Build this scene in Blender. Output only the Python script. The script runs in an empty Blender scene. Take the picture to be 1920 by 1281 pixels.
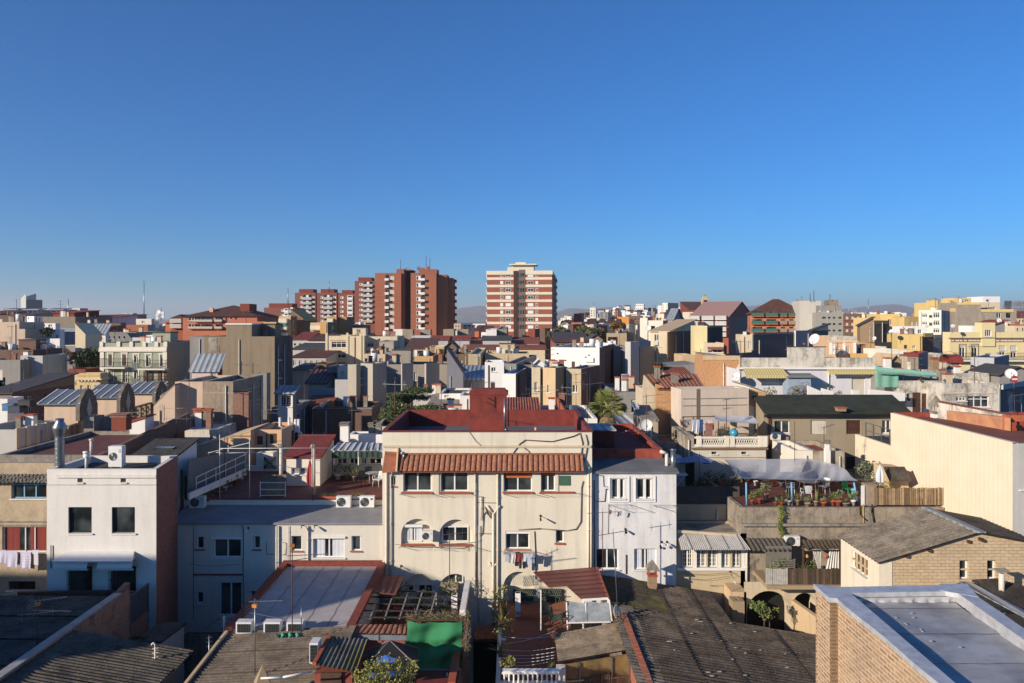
import bpy, math, random
from mathutils import Vector, Matrix
from math import radians as R, sin, cos, tan, pi
random.seed(7)
F=1400.; CX=960.; HY=600.; H=20.          # focal length in photo pixels, eye point 20 m above the street
sc=bpy.context.scene; C=sc.collection
def wx(px,Y): return (px-CX)/F*Y
def wz(py,Y): return H-(py-HY)/F*Y
def W(px,py,Y): return Vector((wx(px,Y),Y,wz(py,Y)))
def WZ(px,py,z):
 Y=(H-z)*F/(py-HY); return Vector((wx(px,Y),Y,z))
# ---------------------------------------------------------------- materials
MATS={}
def lin(h):
 o=[]
 for i in (0,2,4):
  c=int(h[i:i+2],16)/255.; o.append(c/12.92 if c<=.04045 else ((c+.055)/1.055)**2.4)
 return o
ALB=.82
SAT=.9
def col(h,k=1.):
 c=lin(h); g=.3*c[0]+.6*c[1]+.1*c[2]; return tuple(min((g+(x-g)*SAT)*ALB*k,.9) for x in c)+(1,)
class NT:
 def __init__(s,name):
  m=bpy.data.materials.new(name); m.use_nodes=True; s.m=m; s.t=m.node_tree
  s.b=s.t.nodes['Principled BSDF']; s.o=s.t.nodes['Material Output']
 def n(s,t,**k):
  x=s.t.nodes.new(t)
  for a,b in k.items():
   if a in x.inputs.keys(): x.inputs[a].default_value=b
   else: setattr(x,a,b)
  return x
 def l(s,a,b): s.t.links.new(a,b)
 def mix(s,fac,a,b,mode='MIX'):
  x=s.t.nodes.new('ShaderNodeMix'); x.data_type='RGBA'; x.blend_type=mode
  for i,v in ((0,fac),(6,a),(7,b)):
   if hasattr(v,'is_output'): s.l(v,x.inputs[i])
   else: x.inputs[i].default_value=v
  return x.outputs[2]
 def noise(s,scale,det=4,vec=None,rough=.55,stretch=None):
  x=s.n('ShaderNodeTexNoise',Scale=scale,Detail=det,Roughness=rough)
  v=vec if vec else s.pos()
  if stretch:
   mp=s.n('ShaderNodeMapping'); mp.inputs['Scale'].default_value=stretch; s.l(v,mp.inputs[0]); v=mp.outputs[0]
  s.l(v,x.inputs['Vector']); return x.outputs['Fac']
 def pos(s):
  if not hasattr(s,'_p'): s._p=s.n('ShaderNodeNewGeometry').outputs['Position']
  return s._p
 def uv(s):
  if not hasattr(s,'_u'): s._u=s.n('ShaderNodeUVMap').outputs['UV']
  return s._u
 def ramp(s,v,*st):
  x=s.n('ShaderNodeValToRGB'); e=x.color_ramp.elements
  while len(e)<len(st): e.new(.5)
  for i,(p,c) in enumerate(st):
   e[i].position=p; e[i].color=(c,c,c,1) if isinstance(c,(int,float)) else c
  s.l(v,x.inputs[0]); return x.outputs[0]
 def bump(s,h,strength=.3,dist=.02):
  x=s.n('ShaderNodeBump',Strength=strength,Distance=dist); s.l(h,x.inputs['Height']); s.l(x.outputs[0],s.b.inputs['Normal'])
def memo(f):
 def g(*a,**k):
  key=(f.__name__,a,tuple(sorted(k.items())))
  if key not in MATS: MATS[key]=f(*a,**k)
  return MATS[key]
 return g
@memo
def plaster(h,stain=.35,k=1.,dirt='6a5f50'):
 t=NT('plaster_'+h); c=col(h,k)
 if k>1.2: c=(c[0]*1.12,c[1],c[2]*.84,1)  # bounced light on shaded sides put into the colour as extra warmth
 d=tuple(c[i]*.6+col(dirt)[i]*.25 for i in range(3))+(1,)
 n1=t.noise(.7,6,rough=.65); n2=t.noise(1.0,4,stretch=(2.6,2.6,.22)); n3=t.noise(22,3)
 a=t.ramp(n1,(.42,0.),(.72,1.)); b=t.ramp(n2,(.48,0.),(.72,1.))
 f=t.n('ShaderNodeMath',operation='MULTIPLY_ADD'); t.l(b,f.inputs[0]); f.inputs[1].default_value=stain*1.25; 
 f2=t.n('ShaderNodeMath',operation='MULTIPLY'); t.l(a,f2.inputs[0]); f2.inputs[1].default_value=stain*.7; t.l(f2.outputs[0],f.inputs[2])
 base=t.mix(f.outputs[0],c,d)
 fine=t.mix(.5,base,t.ramp(n3,(.3,.82),(.7,1.)),'MULTIPLY')
 t.l(fine,t.b.inputs['Base Color']); t.b.inputs['Roughness'].default_value=.9
 t.bump(t.noise(9,5),.35,.03); return t.m
@memo
def weathered(h,d='2b2823',amt=.5):
 t=NT('weathered_'+h)
 n1=t.noise(.9,8,rough=.75); n2=t.noise(1.2,6,stretch=(2.2,2.2,.3),rough=.7)
 a=t.ramp(n1,(.46,0.),(.62,amt)); b=t.ramp(n2,(.5,0.),(.68,amt))
 base=t.mix(a,col(h),col(d)); base=t.mix(b,base,col(d))
 w=t.ramp(t.noise(2.3,7,rough=.8),(.55,0.),(.7,.4)); base=t.mix(w,base,col('c9bfae'))
 t.l(base,t.b.inputs['Base Color']); t.b.inputs['Roughness'].default_value=.95
 t.bump(t.noise(6,6),.5,.05); return t.m
@memo
def brick(a,b,m,bw=.27,bh=.075,ms=.012,stain=.3,pa=None):
 t=NT('brick_'+a)
 x=t.n('ShaderNodeTexBrick'); x.inputs['Color1'].default_value=col(a); x.inputs['Color2'].default_value=col(b); x.inputs['Mortar'].default_value=col(m)
 x.inputs['Scale'].default_value=1; x.inputs['Mortar Size'].default_value=ms; x.inputs['Brick Width'].default_value=bw; x.inputs['Row Height'].default_value=bh
 x.inputs['Mortar Smooth'].default_value=.3; x.inputs['Bias'].default_value=-.2
 ad=t.n('ShaderNodeVectorMath',operation='MULTIPLY_ADD'); nn=t.n('ShaderNodeTexNoise',Scale=1.7,Detail=3); t.l(t.uv(),nn.inputs['Vector'])
 t.l(nn.outputs['Color'],ad.inputs[0]); ad.inputs[1].default_value=(.03,.03,0); t.l(t.uv(),ad.inputs[2])
 t.l(ad.outputs[0],x.inputs['Vector'])
 f=t.ramp(t.noise(.8,7,rough=.7),(.4,0.),(.7,stain)); base=t.mix(f,x.outputs['Color'],col('8a7a66'))
 if pa:
  base=t.mix(t.ramp(t.noise(.9,6,rough=.7,stretch=(1,1,1.8)),(.45,0.),(.6,.8)),base,col(pa)); base=t.mix(t.ramp(t.noise(2.2,5,rough=.8),(.52,0.),(.66,.8)),base,col('3c2a24')); base=t.mix(t.ramp(t.noise(1.6,7,rough=.8,stretch=(1,.7,2)),(.58,0.),(.68,.7)),base,col('9a8c7c'))
 f3=t.ramp(t.noise(7,3),(.3,.72),(.7,1.)); base=t.mix(.7,base,f3,'MULTIPLY')
 t.l(base,t.b.inputs['Base Color']); t.b.inputs['Roughness'].default_value=.95
 iv=t.n('ShaderNodeMath',operation='SUBTRACT'); iv.inputs[0].default_value=1; t.l(x.outputs['Fac'],iv.inputs[1]); t.bump(iv.outputs[0],.6,.015); return t.m
@memo
def rubble(a,b,m,s=4.):
 t=NT('stone_'+a); x=t.n('ShaderNodeTexVoronoi',Scale=s); t.l(t.uv(),x.inputs['Vector'])
 y=t.n('ShaderNodeTexVoronoi',Scale=s,feature='DISTANCE_TO_EDGE'); t.l(t.uv(),y.inputs['Vector'])
 base=t.mix(x.outputs['Color'],col(a),col(b)); e=t.ramp(y.outputs['Distance'],(.02,1.),(.12,0.)); base=t.mix(e,base,col(m))
 t.l(base,t.b.inputs['Base Color']); t.b.inputs['Roughness'].default_value=.95; t.bump(y.outputs['Distance'],.6,.05); return t.m
@memo
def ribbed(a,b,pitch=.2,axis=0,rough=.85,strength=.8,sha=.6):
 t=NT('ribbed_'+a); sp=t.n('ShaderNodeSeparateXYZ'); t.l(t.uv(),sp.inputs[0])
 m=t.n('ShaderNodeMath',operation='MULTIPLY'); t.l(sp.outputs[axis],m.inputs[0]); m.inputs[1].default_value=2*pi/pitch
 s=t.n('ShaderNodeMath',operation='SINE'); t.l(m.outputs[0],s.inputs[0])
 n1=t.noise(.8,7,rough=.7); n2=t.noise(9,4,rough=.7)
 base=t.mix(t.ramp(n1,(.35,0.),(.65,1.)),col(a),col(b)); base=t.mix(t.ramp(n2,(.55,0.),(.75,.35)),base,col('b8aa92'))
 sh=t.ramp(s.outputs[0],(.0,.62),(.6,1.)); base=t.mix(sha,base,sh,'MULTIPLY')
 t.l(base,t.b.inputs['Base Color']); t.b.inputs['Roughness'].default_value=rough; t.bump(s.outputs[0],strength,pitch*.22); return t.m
@memo
def surf(h,rough=.6,metal=0.,var=.25,sc_=3.,k=1.,bmp=.15):
 t=NT('surface_'+h); c=col(h,k); n=t.noise(sc_,5,rough=.6); d=tuple(x*(1-var) for x in c[:3])+(1,)
 t.l(t.mix(t.ramp(n,(.35,0.),(.68,1.)),c,d),t.b.inputs['Base Color']); t.b.inputs['Roughness'].default_value=rough; t.b.inputs['Metallic'].default_value=metal
 if bmp: t.bump(t.noise(sc_*5,4),bmp,.01)
 return t.m
@memo
def fibre(a='6b6156',b='2f2a25',speck='c2b9a6',moss=0.):
 t=NT('fibre_cement_'+a); n1=t.noise(1.1,8,rough=.75); n2=t.noise(14,5,rough=.8); n3=t.noise(.35,3)
 base=t.mix(t.ramp(n1,(.38,0.),(.62,1.)),col(a),col(b)); base=t.mix(t.ramp(n2,(.56,0.),(.68,.75)),base,col(speck))
 base=t.mix(t.ramp(t.noise(30,3),(.35,.55),(.6,1.)),base,base)
 if moss: base=t.mix(t.ramp(n3,(.5,0.),(.62,moss)),base,col('7d7420'))
 t.l(t.mix(.8,base,t.ramp(t.noise(25,4,rough=.8),(.3,.45),(.62,1.)),'MULTIPLY'),t.b.inputs['Base Color']); t.b.inputs['Roughness'].default_value=.97
 t.bump(t.noise(18,5,rough=.7),.6,.02); return t.m
@memo
def glass(h='1e2426',rough=.06):
 t=NT('glass_'+h); t.b.inputs['Base Color'].default_value=col(h); t.b.inputs['Roughness'].default_value=rough; t.b.inputs['IOR'].default_value=1.45
 n=t.noise(.9,2); t.l(t.mix(t.ramp(n,(.4,0.),(.65,1.)),col(h),col('4c5456')),t.b.inputs['Base Color']); t.bump(t.noise(1.5,2),.05,.02); return t.m  # paler grey patches in the pane colour stand in for reflections
@memo
def leafm(a,b):
 t=NT('leaf_'+a); n=t.noise(1.8,5,rough=.8); t.l(t.mix(t.ramp(n,(.35,0.),(.65,1.)),col(a),col(b)),t.b.inputs['Base Color']); t.b.inputs['Roughness'].default_value=.75
 return t.m
@memo
def cloth(h,h2=None,pitch=.25,axis=0,alpha=1.):
 t=NT('cloth_'+h); c=col(h)
 if h2:
  sp=t.n('ShaderNodeSeparateXYZ'); t.l(t.uv(),sp.inputs[0]); m=t.n('ShaderNodeMath',operation='MULTIPLY'); t.l(sp.outputs[axis],m.inputs[0]); m.inputs[1].default_value=2*pi/pitch
  s=t.n('ShaderNodeMath',operation='SINE'); t.l(m.outputs[0],s.inputs[0]); f=t.n('ShaderNodeMath',operation='GREATER_THAN'); t.l(s.outputs[0],f.inputs[0]); f.inputs[1].default_value=.1
  t.l(t.mix(f.outputs[0],c,col(h2)),t.b.inputs['Base Color'])
 else: t.l(t.mix(.5,c,t.ramp(t.noise(3,4),(.3,.75),(.7,1.)),'MULTIPLY'),t.b.inputs['Base Color'])
 t.b.inputs['Roughness'].default_value=.85; t.b.inputs['Alpha'].default_value=alpha; t.bump(t.noise(7,3),.3,.03); return t.m
def sp(h,s=.3): return plaster(h,s,1+1.1*max(0.,1-sum(lin(h))/1.2))  # side-wall plaster, lightened and warmed in colour to stand for bounced light
def sw(h): return weathered(h)
def mat(m):
 if not isinstance(m,str): return m
 return NAMED[m]()
NAMED={
 'white':lambda:plaster('f2eee6',.12),'white2':lambda:plaster('f4f2ee',.05),'cream':lambda:plaster('ece0c4',.2),'cream2':lambda:plaster('e6d3ae',.3),'ivory':lambda:plaster('efe6d2',.18),
 'beige':lambda:plaster('d9c6a4',.4),'sand':lambda:plaster('d8b98c',.35),'tan':lambda:plaster('a8916f',.45),'taupe':lambda:plaster('948672',.4),'pinkish':lambda:plaster('d9bda2',.3),'peach':lambda:plaster('e8b98c',.3),
 'ochre':lambda:plaster('dba95e',.25),'yellow':lambda:plaster('ecca78',.25),'yellow2':lambda:plaster('f0dca0',.2),'amber':lambda:plaster('e89c1c',.2),'grey':lambda:plaster('a39d92',.4),'dgrey':lambda:plaster('98948f',.4),
 'lgrey':lambda:plaster('c6c3bd',.3),'green':lambda:plaster('a9ad94',.2),'blue':lambda:plaster('a5b4c8',.2),'shaded_white':lambda:plaster('cfc9c8',.25),'oldwall':lambda:weathered('b3a692'),'oldwhite':lambda:weathered('d8cfbe',amt=.6),  # the greyed white is white plaster with shade put into its colour
 'concrete':lambda:weathered('9a9082',amt=.45),'brown':lambda:plaster('86694f',.4),'rust':lambda:plaster('8d3c22',.35),'orange':lambda:plaster('d0703c',.25),
 'brick':lambda:brick('a2553a','7c3f2b','a89684'),'rbrick':lambda:brick('a34426','8f3a20','a56a50'),'obrick':lambda:brick('c8643a','b5552e','c07b58'),'dbrick':lambda:brick('8a5c48','6c4636','7c6c5e'),'tbrick':lambda:brick('b08a62','9c7850','a8947a'),
 'gbrick':lambda:brick('bcae9c','a89a88','94887a',.6,.3,.03,.5),'stone':lambda:rubble('d89a58','c08a50','c9a070',8),
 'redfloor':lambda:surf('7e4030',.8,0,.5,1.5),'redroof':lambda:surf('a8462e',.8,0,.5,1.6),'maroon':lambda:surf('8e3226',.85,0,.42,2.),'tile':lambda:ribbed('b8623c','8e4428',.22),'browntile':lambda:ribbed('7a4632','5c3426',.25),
 'greyroof':lambda:surf('8d8a86',.8,0,.3,.8),'darkroof':lambda:fibre('4a4540','2a2622'),'tar':lambda:surf('4c4a4a',.8,0,.3,1.),'silver':lambda:surf('b9bec6',.35,.6,.2,2.),'zinc':lambda:ribbed('a9b0b6','8f979e',.5,0,.5,.4),
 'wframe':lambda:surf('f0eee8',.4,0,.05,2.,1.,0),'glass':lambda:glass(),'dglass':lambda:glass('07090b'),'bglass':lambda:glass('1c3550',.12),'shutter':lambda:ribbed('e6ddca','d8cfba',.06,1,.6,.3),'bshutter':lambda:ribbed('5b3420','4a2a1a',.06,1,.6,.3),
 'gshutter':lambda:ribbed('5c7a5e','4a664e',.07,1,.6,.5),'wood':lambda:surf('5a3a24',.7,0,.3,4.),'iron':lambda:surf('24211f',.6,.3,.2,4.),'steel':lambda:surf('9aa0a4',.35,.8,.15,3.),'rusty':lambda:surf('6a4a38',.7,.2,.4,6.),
 'pipe':lambda:surf('ded6c4',.6,0,.15,3.),'dark':lambda:surf('14110f',.9,0,.2,3.),'terracotta':lambda:surf('b8552e',.8,0,.2,6.),'wplastic':lambda:surf('e9e7e2',.45,0,.1,3.),'bark':lambda:surf('5e4c3c',.9,0,.4,4.),
 'street':lambda:surf('6d6a66',.9,0,.3,.2),'asphalt':lambda:surf('4b4a4a',.9,0,.3,.3),'bluepaint':lambda:surf('6fb0d8',.6,0,.1,3.),
}
# ---------------------------------------------------------------- mesh builder
class MB:
 def __init__(s): s.v=[]; s.f=[]; s.mi=[]; s.sm=[]; s.mats=[]; s.cur=0; s.smooth=False
 def use(s,m,smooth=False):
  m=mat(m)
  if m not in s.mats: s.mats.append(m)
  s.cur=s.mats.index(m); s.smooth=smooth; return s
 def face(s,*p):
  b=len(s.v); s.v+= [tuple(q) for q in p]; s.f.append(tuple(range(b,b+len(p)))); s.mi.append(s.cur); s.sm.append(s.smooth); return s
 def box(s,x0,x1,y0,y1,z0,z1,T=None):
  p=[Vector(q) for q in ((x0,y0,z0),(x1,y0,z0),(x1,y1,z0),(x0,y1,z0),(x0,y0,z1),(x1,y0,z1),(x1,y1,z1),(x0,y1,z1))]
  if T is not None: p=[T@q for q in p]
  for q in ((0,1,5,4),(1,2,6,5),(2,3,7,6),(3,0,4,7),(4,5,6,7),(3,2,1,0)): s.face(*[p[i] for i in q])
  return s
 def bar(s,a,b,w,h=None):
  a=Vector(a); b=Vector(b); d=(b-a); L=d.length
  if L<1e-6: return s
  q=d.to_track_quat('X','Z').to_matrix().to_4x4(); T=Matrix.Translation(a)@q; h=h or w
  return s.box(0,L,-w/2,w/2,-h/2,h/2,T)
 def tube(s,a,b,r,n=8,r2=None,caps=True):
  a=Vector(a); b=Vector(b); d=(b-a); r2=r if r2 is None else r2
  q=d.to_track_quat('Z','X').to_matrix(); A=[];B=[]
  for i in range(n):
   t=2*pi*i/n; o=q@Vector((cos(t),sin(t),0)); A.append(a+o*r); B.append(b+o*r2)
  base=len(s.v); s.v+=[tuple(x) for x in A+B]
  for i in range(n):
   j=(i+1)%n; s.f.append((base+i,base+j,base+n+j,base+n+i)); s.mi.append(s.cur); s.sm.append(True)
  if caps:
   s.f.append(tuple(base+n+i for i in range(n))); s.mi.append(s.cur); s.sm.append(False)
   s.f.append(tuple(base+n-1-i for i in range(n))); s.mi.append(s.cur); s.sm.append(False)
  return s
 def path(s,pts,r,n=6):
  for a,b in zip(pts,pts[1:]): s.tube(a,b,r,n)
  return s
 def lathe(s,prof,n=16,c=(0,0,0),T=None):
  base=len(s.v); c=Vector(c)
  for r,z in prof:
   for i in range(n):
    t=2*pi*i/n; p=Vector((r*cos(t),r*sin(t),z))
    if T is not None: p=T@p
    s.v.append(tuple(p+c))
  for k in range(len(prof)-1):
   for i in range(n):
    j=(i+1)%n; s.f.append((base+k*n+i,base+k*n+j,base+(k+1)*n+j,base+(k+1)*n+i)); s.mi.append(s.cur); s.sm.append(True)
  return s
 def prism(s,poly,vec,top=True,bottom=True):
  v=Vector(vec); P=[Vector(p) for p in poly]; Q=[p+v for p in P]; n=len(P)
  for i in range(n):
   j=(i+1)%n; s.face(P[i],P[j],Q[j],Q[i])
  if bottom: s.face(*P[::-1])
  if top: s.face(*Q)
  return s
 def grid(s,fn,nu,nv):
  base=len(s.v)
  for j in range(nv+1):
   for i in range(nu+1): s.v.append(tuple(fn(i/nu,j/nv)))
  for j in range(nv):
   for i in range(nu):
    a=base+j*(nu+1)+i; s.f.append((a,a+1,a+nu+2,a+nu+1)); s.mi.append(s.cur); s.sm.append(s.smooth)
  return s
 def corr(s,p00,p10,p11,p01,pitch=.18,amp=.025,nv=1,seg=6,thick=.03,sag=0.,shape='sin'):
  p00,p10,p11,p01=[Vector(p) for p in (p00,p10,p11,p01)]
  nrm=((p10-p00).cross(p01-p00)).normalized()
  if nrm.z<0: nrm=-nrm
  L=(p10-p00).length; nw=max(2,int(L/pitch)); nu=nw*seg
  sm=s.smooth; s.smooth=True
  def f(off):
   def g(u,v):
    p=(p00*(1-u)+p10*u)*(1-v)+(p01*(1-u)+p11*u)*v; ph=u*nw*2*pi
    a=cos(ph) if shape=='sin' else (1-abs(sin(ph/2))*2)*-1 if shape=='tile' else cos(ph)
    wob=sag*(sin(u*7.3+v*5)+sin(v*11+u*3))*.5
    return p+nrm*(amp*a+off+wob)
   return g
  s.grid(f(0.),nu,max(1,nv)); s.grid(f(-thick),nu,1)
  s.smooth=sm
  def edge(A,B,aa,bb):
   s.face(A-nrm*thick,B-nrm*thick,B,A)
  return s
 def build(s,name,parent=None,org=None,rz=0.,keep=False):
  if not s.f: return None
  org=Vector(org) if org is not None else Vector((0,0,0))
  if (org.length or rz) and not keep:
   Mi=(Matrix.Translation(org)@Matrix.Rotation(rz,4,'Z')).inverted(); s.v=[tuple(Mi@Vector(p)) for p in s.v]
  me=bpy.data.meshes.new(name); me.from_pydata(s.v,[],s.f)
  for m in s.mats: me.materials.append(m)
  me.polygons.foreach_set('material_index',s.mi); me.polygons.foreach_set('use_smooth',s.sm)
  uvl=me.uv_layers.new(name='UVMap'); uv=[0.]*(2*len(me.loops)); vs=me.vertices
  for p in me.polygons:
   n=p.normal
   if abs(n.z)>.985: U=Vector((1,0,0)); V=Vector((0,1,0))
   else: U=Vector((-n.y,n.x,0)).normalized(); V=n.cross(U)
   for li,vi in zip(p.loop_indices,p.vertices):
    c=vs[vi].co; uv[2*li]=c.dot(U)+org.x*.37; uv[2*li+1]=c.dot(V)
  uvl.data.foreach_set('uv',uv); me.update()
  return link(name,me,parent,org,rz)
def link(name,me,parent=None,loc=(0,0,0),rz=0.):
 o=bpy.data.objects.new(name,me); C.objects.link(o); o.location=loc; o.rotation_euler=(0,0,rz)
 if parent: o.parent=parent
 return o
def tag(o,label=None,cat=None,group=None,kind=None):
 if label: o['label']=label
 if cat: o['category']=cat
 if group: o['group']=group
 if kind: o['kind']=kind
 return o
def root(name,loc,label,cat,group=None,rz=0.):
 return tag(link(name,None,None,loc,rz),label,cat,group)
def copy_tree(o,parent=None):
 c=o.copy(); C.objects.link(c)
 if parent: c.parent=parent
 for ch in list(o.children): copy_tree(ch,c)
 return c
# ---------------------------------------------------------------- windows
WC={}
def window_mesh(w,h,st,far):
 w=round(w,2); h=round(h,2); key=(w,h,st,far)
 if key in WC: return WC[key]
 out=[]  # (name, mesh, parent index)
 fr=MB(); gl=MB(); ex=[]
 fm={'b':'wood','i':'iron','u':'bluepaint'}.get(st[1:2],'wframe'); k=st[0]
 t=.06 if not far else .08; y0,y1=.12,.17
 fr.use(fm)
 if k!='k':
  for a in ((0,t,0,h),(w-t,w,0,h),(t,w-t,0,t),(t,w-t,h-t,h)): fr.box(a[0],a[1],y0,y1,a[2],a[3])
 gl.use('glass' if k!='k' else 'dglass').box(.01,w-.01,.15,.165,.01,h-.01)  # style k is an open hole; a near-black pane paints its dark inside
 if k in 'sdhcg': fr.box(w/2-t*.6,w/2+t*.6,y0-.005,y1,t,h-t)
 if k=='q':
  for q in (1,2): fr.box(w*q/3-t/2,w*q/3+t/2,y0-.005,y1,t,h-t)
 if k=='Q':
  for q in range(1,max(3,int(w/.7))):
   x=w*q/max(3,int(w/.7)); fr.box(x-t/2,x+t/2,y0-.005,y1,t,h-t)
  fr.box(t,w-t,y0-.008,y1,h*.7,h*.7+t)
 if k=='g':
  for q in range(1,5): fr.box(t,w-t,y0+.01,y1,h*q/5-.012,h*q/5+.012)
  for q in (1,3): fr.box(w*q/4-.012,w*q/4+.012,y0+.01,y1,t,h-t)
 sh=MB()
 if k in 'rhd':
  sm={'b':'bshutter','g':'gshutter'}.get(st[1:2],'shutter'); fh={'r':.04,'h':.55,'d':.8}[k]
  sh.use(sm).box(t,w-t,y0-.03,y0-.012,h*fh,h-.01)
 if k=='v':
  sh.use({'g':'gshutter'}.get(st[1:2],'bshutter')).box(-w*.48,-.01,-.05,-.012,0,h).box(w+.01,w*1.48,-.05,-.012,0,h)
 if k=='V': sh.use({'g':'gshutter'}.get(st[1:2],'bshutter')).box(.02,w/2-.01,-.02,.02,.02,h-.02).box(w/2+.01,w-.02,-.02,.02,.02,h-.02)
 if k=='c': 
  sh.use(cloth({'r':'8a2c20','w':'d8dce0','o':'c86a20'}.get(st[1:2],'d8dce0')))
  for a,b in ((t,w*.36),(w*.6,w-t)): sh.grid(lambda u,v,a=a,b=b:(a+(b-a)*u,y0+.024-.004*sin(u*17),t+(h-2*t)*v),24,1)
 sl=MB().use('wplastic' if st[-1:]!='t' else 'terracotta')
 if st[-1:]!='n': sl.box(-.07,w+.07,-.08,.12,-.06,-.003)
 def mk(m,n):
  me=None; o=m.build(n)
  if o: me=o.data; bpy.data.objects.remove(o)
  return me
 if far:
  for m in (gl,sh,sl):
   for f,mi,s_ in zip(m.f,m.mi,m.sm): 
    fr.use(m.mats[mi],s_); fr.face(*[m.v[i] for i in f])
  out=[('window',mk(fr,'window'))]
 else:
  if fr.f: out=[('window',mk(fr,'window')),('pane',mk(gl,'pane'))]
  else: out=[('window',mk(gl,'window'))]
  if sh.f: out.append(('curtain' if k=='c' else 'shutter',mk(sh,'shutter')))
  if sl.f: out.append(('sill',mk(sl,'sill')))
 WC[key]=out; return out
def place_window(par,loc,rz,w,h,st,far,name=None):
 ms=window_mesh(w,h,st,far); o=link(name or ('door' if h>1.9 and w<1.6 and not far else 'window'),ms[0][1],par,loc,rz)
 for n,me in ms[1:]: link(n,me,o)
 return o
def gridr(xs,ys,w,h):
 return [(x-w/2,y-h/2,x+w/2,y+h/2) for y in ys for x in xs]
def lsp(a,b,n): return [a+(b-a)*i/(n-1) for i in range(n)] if n>1 else [a]
def wall_holes(m,w,z0,h,holes,T,dep=.18,back=True):
 holes=[a[:4] for a in holes]; xs=sorted({0.,w}|{q for a in holes for q in (a[0],a[2])}); zs=sorted({z0,h}|{q for a in holes for q in (a[1],a[3])})
 for i in range(len(xs)-1):
  run=None
  for j in range(len(zs)-1):
   cx=(xs[i]+xs[i+1])/2; cz=(zs[j]+zs[j+1])/2
   inside=any(a[0]<cx<a[2] and a[1]<cz<a[3] for a in holes)
   if not inside:
    if run is None: run=zs[j]
   if (inside or j==len(zs)-2) and run is not None:
    e=zs[j] if inside else zs[j+1]
    m.face(T(xs[i],0,run),T(xs[i+1],0,run),T(xs[i+1],0,e),T(xs[i],0,e)); run=None
 for a in holes:
  x0,b,x1,t=a
  m.face(T(x0,0,b),T(x0,dep,b),T(x0,dep,t),T(x0,0,t)); m.face(T(x1,dep,b),T(x1,0,b),T(x1,0,t),T(x1,dep,t))
  m.face(T(x0,0,t),T(x0,dep,t),T(x1,dep,t),T(x1,0,t)); m.face(T(x0,0,b),T(x1,0,b),T(x1,dep,b),T(x0,dep,b))
  if back: m.face(T(x0,dep,b),T(x1,dep,b),T(x1,dep,t),T(x0,dep,t))
class Bld: pass
def kind_(r): return r[0]=='flat' and r[1]<1.5
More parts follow.
